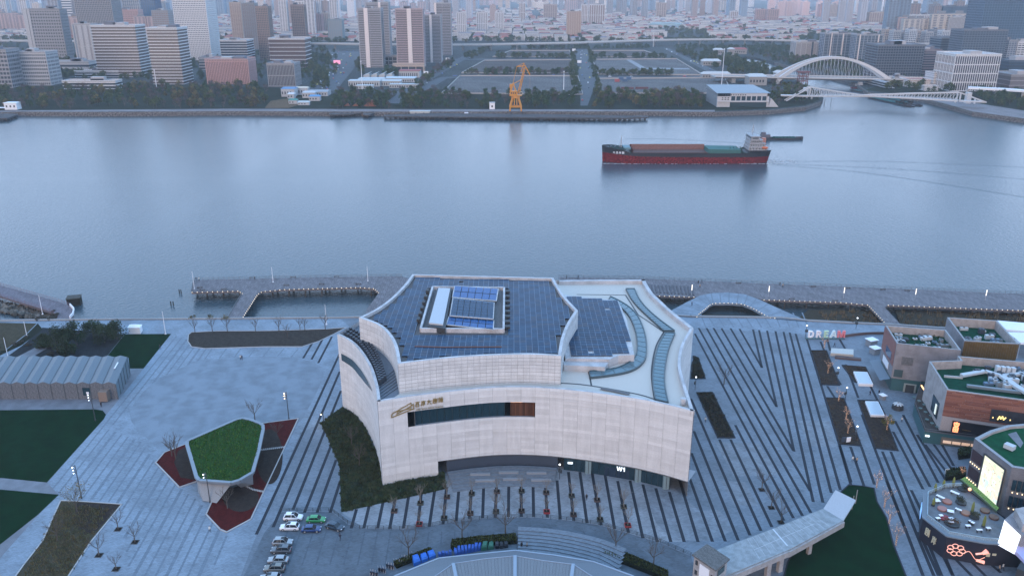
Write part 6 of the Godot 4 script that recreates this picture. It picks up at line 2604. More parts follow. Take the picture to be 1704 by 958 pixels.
func build_river_traffic():
	var at = g(1139,268,WATER)
	var t = thing("cargo_ship","long black and red river cargo ship with a white bridge at its stern","ship",Vector3.ZERO)
	var red = mat("hull_red",Color(0.33,0.036,0.042),0.6,"soil",30.0,0.0,16.0)
	var blk = mat("hull_black",Color(0.018,0.02,0.027),0.5,"grain",9.0)
	hull(t,[[-63,0.3,0.2,12.2,1.2],[-61.5,3.0,1.2,12.0,1.0],[-58,6.5,3.6,11.6,0.6],[-53,9.0,6.6,11.0,0.2],[-47,10.0,9.0,9.9,0],[-43,10.2,9.8,8.2,0],[-35,10.3,10.0,7.9,0],[0,10.3,10.0,7.8,0],[33,10.3,10.0,7.8,0],[44,10.2,9.6,7.8,0],[47,10.1,9.2,9.4,0],[55,9.6,7.0,9.6,-1.0],[61,8.2,5.2,9.8,-1.0],[62.8,7.6,4.2,9.9,-2.0]],4.9,red,blk)
	var grn = mat("deck_green",Color(0.045,0.085,0.07),0.8,"soil",6.0)
	var dk := Buf.new()
	dk.mm(V(-46,7.0,-10),V(46,7.15,10))
	part("main_deck",dk,grn,t)
	var fc := Buf.new()
	fc.prism(PackedVector2Array([Vector2(-62,0),Vector2(-58,-6.2),Vector2(-53,-8.6),Vector2(-46,-9.8),Vector2(-46,9.8),Vector2(-53,8.6),Vector2(-58,6.2)]),10.3,10.5)
	part("forecastle",fc,grn,t)
	var hb := Buf.new()
	hb.mm(V(-41,7.1,-8.2),V(16,11.6,-7.6))
	hb.mm(V(-41,7.1,7.6),V(16,7.9,8.2))
	hb.mm(V(-41,7.1,-8.2),V(-40.4,10.4,8.2))
	part("coaming",hb,mat("rust_red",Color(0.16,0.065,0.055),0.85,"soil",9.0),t)
	var inr := Buf.new()
	inr.mm(V(-40.4,7.16,-7.6),V(20,7.4,7.6))
	part("hold_floor",inr,mat("hold_floor",Color(0.30,0.19,0.17),0.9,"soil",12.0),t)
	var inw := Buf.new()
	inw.quad(V(-40,7.4,-7.55),V(16,7.4,-7.55),V(16,11.6,-7.55),V(-40,11.6,-7.55))
	part("hold_side",inw,mat("hold_side",Color(0.44,0.24,0.21),0.85,"soil",14.0),t)
	var hc := Buf.new()
	hc.rings([[V(16,7.2,-8.2),V(16,10.6,-8.2),V(16,10.6,8.2),V(16,7.2,8.2)],[V(40,7.2,-8.2),V(40,10.2,-8.2),V(40,10.2,8.2),V(40,7.2,8.2)]])
	part("hatch_cover",hc,mat("hatch_green",Color(0.12,0.30,0.275),0.7,"soil",9.0),t)
	var hd := Buf.new()
	hd.mm(V(-47,9.8,-6),V(-42,11.3,6))
	part("hatch_stack",hd,mat("hatch_teal",Color(0.11,0.19,0.21),0.7),t)
	for k in 4:
		var cr := Buf.new()
		cr.bar(V(35+k*2.8,7.2,4-k),V(32.5+k*2.8,11.6,4-k),0.7,0.5)
		cr.bar(V(33+k*2.8,10.4,4-k),V(37+k*2.8,9.6,4-k),0.4,0.4)
		part("deck_davit",cr,mat("davit_green",Color(0.025,0.07,0.06),0.6),t)
	var white = mat("ship_white",Color(0.66,0.66,0.68),0.5,"soil",12.0)
	var sup = [[46,60,9.4,12.0,7.4],[46.5,58,12.0,14.6,6.8],[47,56,14.6,17.2,6.6],[47.2,53.5,17.2,20.0,7.6]]
	for s in sup:
		var b := Buf.new()
		b.mm(V(s[0],s[2],-s[4]),V(s[1],s[3]-0.25,s[4]))
		b.mm(V(s[0]-0.5,s[3]-0.25,-s[4]-0.5),V(s[1]+0.6,s[3],s[4]+0.5))
		var o = part("bridge_deck",b,white,t)
		for k in 6:
			var w := Buf.new()
			w.box(V(lerpf(s[0]+1.2,s[1]-1.2,k/5.0),(s[2]+s[3])/2,s[4]+0.02),V(0.7,0.9,0.06))
			part("window",w,mat("dark_glass"),o)
	for k in 7:
		var w := Buf.new()
		w.box(V(47.18,18.7,-6+k*2.0),V(0.08,1.1,1.6))
		part("wheelhouse_window",w,mat("dark_glass"),t)
	var fn := Buf.new()
	fn.rings([[V(56.5,12,-1.8),V(60,12,-1.8),V(60,12,1.8),V(56.5,12,1.8)],[V(57,17.8,-1.5),V(60,17.8,-1.5),V(60,17.8,1.5),V(57,17.8,1.5)]])
	part("funnel",fn,mat("funnel_orange",Color(0.36,0.15,0.11),0.6),t)
	for q in [[50,20,28],[-48.5,10.3,19.5]]:
		var m := Buf.new()
		m.tube(V(q[0],q[1],0),V(q[0],q[2],0),0.35,0.2,6)
		m.bar(V(q[0],q[2]-1.6,-2),V(q[0],q[2]-1.6,2),0.2,0.2)
		m.bar(V(q[0]-1.6,q[1],0),V(q[0],q[2]-3,0),0.2,0.2)
		part("mast",m,white,t)
	var lb := Buf.new()
	lb.ball(V(58,11.6,7.6),V(2.6,1.0,1.0),8,6)
	part("lifeboat",lb,mat("lifeboat_orange",Color(0.5,0.13,0.05),0.5),t)
	for k in 3:
		var wn := Buf.new()
		wn.tube(V(-56+k*3.2,11.0,-1.5),V(-56+k*3.2,11.0,1.5),0.6,0.6,8)
		part("winch",wn,mat("plant_grey"),t)
	var rl := Buf.new()
	for s in [-1,1]:
		for k in 46:
			rl.box(V(-44+k*2,8.3,s*10.1),V(0.08,1.1,0.08))
		rl.bar(V(-44,8.8,s*10.1),V(46,8.8,s*10.1),0.08,0.08)
	part("rail",rl,mat("rail_green",Color(0.06,0.09,0.075),0.6),t)
	for k in 4:
		var c := Buf.new()
		var gset = glyphs()[[2,0,1,3][k]]
		var x0 = -55.5+k*2.2
		for s in gset:
			var w0 = bow_side(x0+s[0]*0.16)
			var w1 = bow_side(x0+s[2]*0.16)
			c.bar(V(x0+s[0]*0.16,7.3+s[1]*0.17,w0),V(x0+s[2]*0.16,7.3+s[3]*0.17,w1),0.22,0.2)
		part("name_character",c,mat("white_paint"),t)
	t.position = at
	# its wake: low crests running back from bow and stern
	for q in [[1283,271,1500,281,1760,302],[1283,273,1450,288,1760,336],[1284,268,1480,268,1760,280],[1275,240,1120,231,1040,230]]:
		var wk := Buf.new()
		var l = curve(gl(q,WATER),6.0)
		for i in l.size()-1:
			for k in [0,1]:
				var a = l[i]+V(0,0.03,k*3.4)
				var b = l[i+1]+V(0,0.03,k*3.4)
				var o = V(0,0,0.9)
				wk.quad(a-o,b-o,b+V(0,0.05,0),a+V(0,0.05,0))
				wk.quad(a+V(0,0.05,0),b+V(0,0.05,0),b+o,a+o)
		struct("wake",wk,mat("river_water"))
	var fo := Buf.new()
	fo.tinted = true
	for k in 260:
		var p = at+V(ru(-64,74),0.06,9.6+rng.randfn()*0.5) if k < 170 else at+V(62+rng.randf()*22,0.06,rng.randfn()*4.0)
		fo.box(p,V(ru(0.5,2.4),0.06,ru(0.2,0.6)),ru(-0.2,0.2))
	struct("foam",fo,mat("foam_white",Color(0.5,0.52,0.54),0.9)).set_meta("kind","stuff")
	# a low barge behind its stern
	var b2 = g(1300,232,WATER)
	var t2 = thing("barge","small low barge with a green load behind the ship's stern","barge",Vector3.ZERO)
	hull(t2,[[-19,2.6,2.4,2.6,0],[-12,3.6,3.4,1.8,0],[10,3.6,3.4,1.7,0],[17,2.6,1.6,2.2,0],[19,0.6,0.3,2.6,0]],0.5,mat("barge_hull",Color(0.03,0.032,0.04),0.7),mat("barge_hull"))
	var ld := Buf.new()
	for k in 7:
		ld.ball(V(-6+k*2.8,1.5,0),V(2.1,1.3,2.6),8,6)
	part("load",ld,mat("barge_green",Color(0.04,0.13,0.12),0.9,"soil",3.0),t2)
	var ch := Buf.new()
	ch.mm(V(-18,2,-2),V(-10,4.4,2))
	ch.mm(V(-17.6,4.4,-1.5),V(-14,6.4,1.5))
	part("cabin",ch,mat("barge_cabin",Color(0.10,0.10,0.125),0.7),t2)
	t2.position = b2
	# barges moored at the creek mouth
	for q in [[1450,163,1520,178,13.0,"long moored barge with a green deck at the creek mouth, nearest the river"],[1452,158,1534,177,10.0,"second moored barge with a green deck, against the quay at the creek mouth"],[1418,151,1462,157,9.0,"short moored barge under the white footbridge"]]:
		var a = g(q[0],q[1],WATER)
		var b = g(q[2],q[3],WATER)
		var t3 = thing("moored_barge",q[5],"barge",Vector3.ZERO)
		var l = a.distance_to(b)/2
		var w = q[4]/2
		hull(t3,[[-l,w*0.7,w*0.6,2.0,1],[-l+4,w,w*0.95,1.7,0],[l-6,w,w*0.95,1.7,0],[l,w*0.4,w*0.3,2.2,-1]],0.4,mat("barge_hull"),mat("barge_hull"))
		var dk2 := Buf.new()
		dk2.mm(V(-l+5,1.3,-w*0.8),V(l*0.55,1.8,w*0.8))
		part("deck",dk2,mat("barge_deck",Color(0.045,0.17,0.165),0.8,"soil",12.0),t3)
		var cg := Buf.new()
		for k in 9:
			cg.box(V(ru(l*0.3,l*0.8),2.4,ru(-w*0.6,w*0.6)),V(ru(2,5),ru(1,2.6),ru(1.5,3)))
		stuff(part("deck_gear",cg,mat("barge_gear",Color(0.09,0.085,0.08),0.8,"soil",5.0),t3))
		t3.position = (a+b)/2
		t3.rotation.y = -atan2(b.z-a.z,b.x-a.x)
	cruise_boat()
	portal_crane()
	far_jetties()
func bow_side(x: float) -> float:
	var st = [[-58,6.0],[-53,8.6],[-47,9.9],[-43,10.25],[-35,10.35]]
	for i in 4:
		if x <= st[i+1][0]:
			return lerp(float(st[i][1]),float(st[i+1][1]),clampf((x-st[i][0])/(st[i+1][0]-st[i][0]),0,1))+0.15
	return 10.4
func cruise_boat():
	var a = g(1441,143,WATER)
	var b = g(1491,156,WATER)
	var t = thing("cruise_boat","white tiered river cruise boat moored below the arch bridge","boat",Vector3.ZERO)
	var l = a.distance_to(b)/2
	var white = mat("ship_white")
	hull(t,[[-l,4.5,4,3.2,0],[-l+5,6,5.6,3,0],[l-12,6,5.6,3,0],[l,0.6,0.3,3.8,-2]],0.6,mat("barge_hull"),white)
	for k in 3:
		var d := Buf.new()
		d.mm(V(-l+3+k*3,3+k*2.8,-5.5+k*0.4),V(l-14-k*5,3.3+k*2.8,5.5-k*0.4))
		d.mm(V(-l+4+k*3,5.0+k*2.8,-5.0+k*0.4),V(l-15-k*5,5.8+k*2.8,5.0-k*0.4))
		part("deck",d,white,t)
		var w := Buf.new()
		w.mm(V(-l+4+k*3,3.4+k*2.8,-4.9+k*0.4),V(l-15-k*5,5.0+k*2.8,4.9-k*0.4))
		part("window_band",w,mat("dark_glass"),t)
	t.position = (a+b)/2
	t.rotation.y = -atan2(b.z-a.z,b.x-a.x)
	var p = g(1430,146,WATER)
	var tg = thing("tug_boat","small dark tug with a red side beside the cruise boat","boat",Vector3.ZERO)
	hull(tg,[[-10,3,2.6,3,0],[-5,4,3.6,2.4,0],[6,3.6,3,2.8,0],[11,0.4,0.2,4,-1]],1.2,mat("hull_red"),mat("hull_black"))
	var c := Buf.new()
	c.mm(V(-5,2.4,-2.4),V(4,5.0,2.4))
	c.mm(V(-2,5.0,-1.8),V(3.4,7.6,1.8))
	part("cabin",c,mat("ship_white"),tg)
	tg.position = p
func portal_crane():
	var base = g(858,186,0.2)
	var t = thing("portal_crane","orange harbour crane with four splayed legs standing on the far quay","crane",base)
	var m = mat("crane_orange",Color(0.74,0.30,0.02),0.55,"grain",6.0)
	var B = base
	for sx in [-1,1]:
		for sz in [-1,1]:
			var l := Buf.new()
			l.bar(B+V(sx*5.8,0,sz*4.5),B+V(sx*5.6,5.5,sz*4.4),1.5,1.5)
			l.bar(B+V(sx*5.6,5.5,sz*4.4),B+V(sx*2.9,14.5,sz*2.6),1.5,1.5)
			part("leg",l,m,t)
	var fr := Buf.new()
	for sz in [-1,1]:
		fr.bar(B+V(-5.8,5.6,sz*4.4),B+V(5.8,5.6,sz*4.4),1.0,1.2)
		fr.bar(B+V(-1.3,5.6,sz*4.4),B+V(-1.3,14.2,sz*2.8),0.8,0.8)
		fr.bar(B+V(1.3,5.6,sz*4.4),B+V(1.3,14.2,sz*2.8),0.8,0.8)
	for sx in [-1,1]:
		fr.bar(B+V(sx*5.7,5.6,-4.4),B+V(sx*5.7,5.6,4.4),1.0,1.2)
	part("portal_frame",fr,m,t)
	var ring := Buf.new()
	ring.tube(B+V(0,14.2,0),B+V(0,16.4,0),4.6,4.4,14)
	part("turntable",ring,m,t)
	var pl := Buf.new()
	pl.mm(B+V(-6.2,16.4,-4.6),B+V(6.0,17.2,4.6))
	part("platform",pl,m,t)
	var hs := Buf.new()
	hs.mm(B+V(-6.0,17.2,-4.2),B+V(1.6,21.4,4.2))
	part("machine_house",hs,m,t)
	var cab := Buf.new()
	cab.mm(B+V(4.2,17.2,1.8),B+V(6.8,20.6,4.6))
	var co = part("cab",cab,mat("crane_cab",Color(0.45,0.36,0.24),0.5),t)
	var cw := Buf.new()
	cw.mm(B+V(4.6,18.6,4.62),B+V(6.4,20.2,4.7))
	part("window",cw,mat("dark_glass"),co)
	var win := Buf.new()
	for k in 3:
		win.mm(B+V(-4.6+k*1.9,18.6,4.22),B+V(-3.6+k*1.9,20.2,4.3))
	part("house_window",win,mat("dark_glass"),t)
	var af := Buf.new()
	for sz in [-2.4,2.4]:
		af.bar(B+V(-4.6,21.4,sz),B+V(-2.6,29.0,sz*0.7),0.9,0.9)
		af.bar(B+V(1.6,17.2,sz),B+V(-2.6,29.0,sz*0.7),0.9,0.9)
		af.bar(B+V(-5.2,21.4,sz),B+V(-4.6,27.0,sz),1.2,1.2)
	part("tower_frame",af,m,t)
	var cwt := Buf.new()
	cwt.mm(B+V(-6.2,24.0,-2.0),B+V(-3.0,28.0,2.0))
	part("counterweight",cwt,m,t)
	var jib := Buf.new()
	var j0 = B+V(3.0,18.5,0)
	var j1 = B+V(9.0,44.0,-2.0)
	for sz in [-1.2,1.2]:
		jib.bar(j0+V(-1.0,0,sz),j1+V(-0.6,0,sz*0.5),0.6,0.6)
		jib.bar(j0+V(1.0,0,sz),j1+V(0.6,0,sz*0.5),0.6,0.6)
	for k in 10:
		var u = k/10.0
		for sz in [-1.2,1.2]:
			jib.bar(j0.lerp(j1,u)+V(-0.95,0,sz),j0.lerp(j1,u+0.1)+V(0.95,0,sz),0.35,0.35)
	part("jib",jib,m,t)
	var hd := Buf.new()
	hd.bar(B+V(1.0,45.0,-2),B+V(9.4,45.8,-2),1.0,1.0)
	hd.bar(B+V(9.4,45.8,-2),B+V(14.6,37.0,-2),1.0,1.0)
	hd.bar(B+V(5.4,40.0,-2),B+V(8.4,48.6,-2),0.7,0.7)
	hd.bar(B+V(8.4,48.6,-2),B+V(14.0,38.5,-2),0.4,0.4)
	hd.bar(B+V(8.4,48.6,-2),B+V(1.0,45.0,-2),0.4,0.4)
	part("jib_head",hd,m,t)
	var st := Buf.new()
	for sz in [-1,1]:
		st.bar(B+V(-2.6,29.0,sz*1.6),B+V(1.2,45.0,-2+sz*0.6),0.3,0.3)
		st.bar(B+V(-2.6,28.0,sz*1.6),j0.lerp(j1,0.55)+V(0,0,sz),0.4,0.4)
	st.bar(B+V(14.6,37.0,-2),B+V(14.6,24.0,-2),0.12,0.12)
	part("stay",st,m,t)
	for sx in [-1,1]:
		var bg := Buf.new()
		bg.mm(B+V(sx*5.8-1.0,0,-6),B+V(sx*5.8+1.0,1.1,6))
		part("bogie",bg,mat("dark_metal"),t)
func far_jetties():
	var con = mat("far_deck",Color(0.20,0.185,0.185),0.9,"soil",20.0,0.0,60.0)
	var runs = [["long old concrete jetty along the far quay below the crane",[712,188.0,880,189.5,1078,192.5,1079,194.5,1040,196.0,880,195.0,640,193.0,638,191]],["short broken jetty on the far quay, left of the white ended one",[548,186.5,604,185,610,186.8,580,189.5,548,190.2]],["sloping ruined landing stage between the two far jetties",[604,187,624,184.5,628,185.5,614,191,604,190.5]],["row of dark piles with a walkway at the left edge of the far quay",[-30,190,20,188.5,28,190,10,196.5,-30,197]]]
	for r in runs:
		var pts = gl(r[1],-0.2)
		var t = thing("jetty",r[0],"jetty",V(pts[0].x,0,pts[0].z))
		var b := Buf.new()
		b.prism(flat(pts),-1.5,-0.2,true)
		part("deck",b,con,t)
		var poly = flat(pts)
		var lo = poly[0]
		var hi = poly[0]
		for p in poly:
			lo = Vector2(min(lo.x,p.x),min(lo.y,p.y))
			hi = Vector2(max(hi.x,p.x),max(hi.y,p.y))
		var pb := Buf.new()
		var x = lo.x+2
		while x < hi.x:
			var z = hi.y-1
			for k in 12:
				if Geometry2D.is_point_in_polygon(Vector2(x,z),poly):
					pb.box(V(x,-3.5,z),V(1.0,5.0,1.0))
				z -= 5
			x += 5
		if pb.v.size():
			stuff(part("piles",pb,mat("pile_dark",Color(0.03,0.03,0.032),0.9),t))
		if "crane" in r[0]:
			for k in 40:
				var u = k/40.0
				var fb := Buf.new()
				var q = pts[6].lerp(pts[4],u)
				fb.box(q+V(0,-1.4,1.2),V(1.2,2.4,0.8))
				part("fender",fb,mat("pile_dark"),t)
	var wb = g(699,187,0)
	var tw = thing("white_pontoon","cream white boxy landing pontoon moored at the far jetty","pontoon",wb)
	var b1 := Buf.new()
	b1.rings([[wb+V(-8.5,-3.6,-2),wb+V(8.5,-3.6,-2),wb+V(8.5,-3.6,4),wb+V(-8.5,-3.6,4)],[wb+V(-10.5,1.8,-3),wb+V(10.5,1.8,-3),wb+V(10.5,1.8,4.6),wb+V(-10.5,1.8,4.6)]])
	part("hull",b1,mat("cream_panel"),tw)
	for s in [-4,4]:
		var w := Buf.new()
		w.box(wb+V(s,-0.4,4.5),V(1.3,1.3,0.4))
		part("window",w,mat("dark_gap"),tw)
	var sb = g(819,181.5,0)
	var th = thing("white_hut","small white two storey hut on the far quay, left of the crane","hut",sb)
	var b2 := Buf.new()
	b2.box(sb+V(0,3.4,0),V(5.6,6.8,5.0))
	part("wall",b2,mat("white_paint"),th)
	var b3 := Buf.new()
	b3.box(sb+V(0,7.0,0),V(6.4,0.4,5.8))
	part("roof",b3,mat("pale_lid"),th)
	var b4 := Buf.new()
	b4.box(sb+V(0,3.2,2.52),V(1.6,1.8,0.1))
	part("window",b4,mat("dark_gap"),th)
	var pn = g(789,193.5,WATER)
	var tp = thing("steel_pontoon","flat blue steel pontoon with a white cabin under the far jetty","pontoon",pn)
	var b5 := Buf.new()
	b5.box(pn+V(0,0.6,0),V(36,1.6,6))
	part("deck",b5,mat("pontoon_blue",Color(0.07,0.12,0.16),0.7),tp)
	var b6 := Buf.new()
	b6.box(pn+V(-8,2.6,0),V(4,2.6,3.4))
	part("cabin",b6,mat("white_paint"),tp)
	var lb = g(16,183,0)
	var tl = thing("pump_house","small white building on the far quay at the left edge","building",lb)
	var c1 := Buf.new()
	c1.box(lb+V(0,3.4,-6),V(13,6.8,9))
	part("wall",c1,mat("white_paint"),tl)
	var c2 := Buf.new()
	c2.box(lb+V(0,7.0,-6),V(14,0.5,10))
	c2.box(lb+V(-16,2.0,-4),V(22,0.4,6))
	part("roof",c2,mat("white_paint"),tl)
	for k in 3:
		var w := Buf.new()
		w.box(lb+V(-4+k*4,3.6,-1.45),V(1.6,2.0,0.1))
		part("window",w,mat("dark_gap"),tl)

# ================================================================ the far bank: roads,lots,bridges
func far_sheet(called,label,px: Array,m,y: float):
	var b := Buf.new()
	b.cap(flat(gl(px)),y)
	return struct(called,b,m,label)
func build_far_bank():
	var park = mat("park_ground",Color(0.05,0.062,0.04),1.0,"soil",30.0,0.0,160.0)
	var prom = mat("promenade",Color(0.25,0.215,0.215),0.85,"grain",20.0,0.0,90.0)
	var road = mat("road_asphalt",Color(0.065,0.08,0.095),0.85,"grain",20.0,0.0,90.0)
	var lot = mat("lot_brown",Color(0.21,0.18,0.165),1.0,"soil",60.0,0.0,240.0)
	var lot_pale = mat("lot_pale",Color(0.29,0.27,0.26),1.0,"soil",60.0,0.0,240.0)
	far_sheet("park_ground","wooded park along the far quay",[-300,184,0,184,200,184,545,184,960,184,1190,184,1280,181,1340,175,1366,165,1345,150,1170,152,700,148,560,158,460,146,200,138,0,146,-300,150],park,0.05)
	far_sheet("promenade","pink grey promenade along the far quay",[-300,188,0,186.5,380,185.0,545,185.8,1075,185.5,1190,186.0,1190,183,960,182,545,181.5,380,181,0,184.0,-300,185.5],prom,0.15)
	far_sheet("park_ground","planted strip on the right far bank",[1440,150,1500,157,1560,168,1620,183,1704,194,2100,208,2100,130,1700,128,1500,128],park,0.05)
	far_sheet("promenade","paved quay on the right far bank",[1500,158.5,1530,163,1570,172,1620,186,1704,197,2100,212,2100,196,1704,184,1640,174,1580,163],prom,0.15)
	for q in [["front left brown building lot",[765,127,962,127,970,158,735,156],lot_pale],["middle left brown building lot",[806,101,950,100,957,122,768,122],lot],["rear left brown building lot",[850,84.5,948,84.5,950,95,820,95],lot],["rear right brown building lot",[982,84.5,1072,84.5,1105,95,986,95.5],lot],["middle right pale building lot",[986,99.5,1126,98.5,1170,125.5,996,124],lot_pale],["front right pale building lot",[993,131.5,1206,130,1216,150,1204,156,1000,156],lot_pale]]:
		far_sheet("building_lot",q[0],q[1],q[2],0.12)
		var pts = gl(q[1])
		var kb := Buf.new()
		kb.kerb(pts+[pts[0]],0.5,0,1.8)
		var hw = thing("hoarding","pale hoarding wall round the "+q[0],"fence",pts[0])
		part("wall",kb,mat("hoarding_pale",Color(0.36,0.33,0.31),0.8),hw)
	far_sheet("paved_track","pale concrete track across the middle right lot",[1042,99.5,1050,99.3,1075,113,1146,113.5,1149,115.5,1068,115.5],mat("track_pale",Color(0.3,0.3,0.31),0.8,"grain",20.0),0.2)
	far_sheet("road","straight avenue between the building lots",[966,176,978,176,992,136,978,82,957,82,963,120,966,150],road,0.2)
	far_sheet("road","cross road before the front lots",[640,158.5,735,128,960,123.5,960,126,745,130,700,158],road,0.16)
	far_sheet("road","road between the right lots",[990,126,1175,126.5,1330,126,1330,128.5,990,130.5],road,0.16)
	far_sheet("road","cross road between the middle and rear lots",[720,98,1120,96,1122,98,700,100],road,0.14)
	far_sheet("road","slanting road past the striped towers",[640,172,700,128,760,98,800,80,812,80,772,100,722,130,668,172],road,0.18)
	far_sheet("road","slanting road right of the lots",[1104,80,1112,80,1206,124,1188,125],road,0.18)
	far_sheet("road","busy boulevard at the left",[546,82,602,82,590,112,560,150,510,160,512,150,540,112],road,0.2)
	elevated_road()
	# floodlight mast on the front lot,site sheds
	for q in [[938,152,24,"tall white mast at the edge of the front left lot"],[1201,142,46,"very tall thin mast by the terminal roof"],[1087,78,30,"thin mast by the elevated road"],[603,152,36,"thin white mast beside the white sheds"],[260,146,22,"white flag pole before the second banded office"]]:
		var p = g(q[0],q[1])
		var b := Buf.new()
		b.tube(p,p+V(0,q[2],0),0.5,0.3,5)
		b.box(p+V(0,q[2],0),V(1.6,0.8,0.8))
		single("mast",q[3],"mast",b,mat("white_paint"),p)
	var dl = g(1038,136)
	var st = thing("site_shed","blue and red site sheds stacked on the front right lot","shed",dl)
	for k in 4:
		var b := Buf.new()
		b.box(dl+V(-9+k*5.5,2.0+(k % 2)*2.2,-k*1.5),V(6.5,3.6,4))
		part("cabin",b,mat("shed_blue",Color(0.04,0.09,0.17),0.6) if k else mat("shed_red",Color(0.3,0.06,0.06),0.6),st)
	for q in [[1044,148,"row of dark red containers on the front right lot, left one"],[1068,148,"row of dark red containers on the front right lot, right one"]]:
		var p = g(q[0],q[1])
		var b := Buf.new()
		for k in 4:
			b.box(p+V(-6+k*4.1,1.3,0),V(3.9,2.6,2.4))
		single("container_row",q[2],"containers",b,mat("container_red",Color(0.12,0.05,0.055),0.8),p)
	# big white screens along the slanting road
	for q in [[745,107.5,"white roadside screen by the striped towers, farther one"],[709,132,"white roadside screen by the striped towers, nearer one"],[955,91,"white roadside screen beside the avenue, farther one"],[964,112,"white roadside screen beside the avenue, nearer one"]]:
		var p = g(q[0],q[1])
		var t = thing("billboard",q[2],"billboard",p)
		var b := Buf.new()
		b.box(p+V(0,9,0),V(6.5,4.2,0.6))
		part("panel",b,mat("white_paint"),t)
		var c := Buf.new()
		c.box(p+V(0,3.4,0),V(0.6,6.8,0.6))
		part("post",c,mat("dark_metal"),t)
	var pb = g(561,113)
	var tp = thing("lit_billboard","small glowing pink hoarding beside the boulevard","billboard",pb)
	var b9 := Buf.new()
	b9.box(pb+V(0,9.0,0),V(11,6.0,0.6))
	part("light_panel",b9,glow("pink_panel",Color(0.95,0.22,0.55),0.7),tp)
	var b8 := Buf.new()
	b8.box(pb+V(4,3,0),V(0.7,6,0.7))
	part("post",b8,mat("dark_metal"),tp)
	white_sheds()
	terminal()
	cars_far()
func elevated_road():
	var px = [-400,66,0,68,350,71,512,72.5,640,74.5,770,75,860,73.5,960,71.5,1050,68.5,1130,66.5,1240,66,1330,68.5,1420,71,1700,78,2100,92]
	var pts = curve(gl(px,11.0),60.0)
	var t = thing("elevated_road","long pale elevated road on piers crossing behind the building lots","bridge",V(0,0,pts[pts.size()/2].z))
	var d := Buf.new()
	var p := Buf.new()
	var pr := Buf.new()
	for i in pts.size()-1:
		d.bar(pts[i],pts[i+1],26.0,1.8)
		var dir = (pts[i+1]-pts[i]).normalized()
		var o = V(-dir.z,0,dir.x)*13
		for s in [-1,1]:
			pr.bar(pts[i]+o*s+V(0,1.4,0),pts[i+1]+o*s+V(0,1.4,0),0.6,1.4)
		p.box(V(pts[i].x,5,pts[i].z),V(3,10,3))
		p.box(V(pts[i].x,9.4,pts[i].z),V(3,1.6,14),atan2(-dir.z,dir.x))
	part("deck",d,mat("viaduct_concrete",Color(0.37,0.37,0.36),0.85,"grain",20.0),t)
	part("parapet",pr,mat("viaduct_pale",Color(0.45,0.44,0.43),0.8),t)
	stuff(part("piers",p,mat("viaduct_concrete"),t))
	# the viaduct at the right edge
	var v = curve(gl([1612,146,1660,148,1704,151,1800,157,2100,175],9.0),30.0)
	var t2 = thing("viaduct","white viaduct at the right edge beyond the footbridge","bridge",V(v[0].x,0,v[0].z))
	var d2 := Buf.new()
	var p2 := Buf.new()
	for i in v.size()-1:
		d2.bar(v[i],v[i+1],12.0,2.2)
		p2.box(V(v[i].x,4,v[i].z),V(2,8,2))
	part("deck",d2,mat("white_paint"),t2)
	stuff(part("piers",p2,mat("viaduct_pale"),t2))
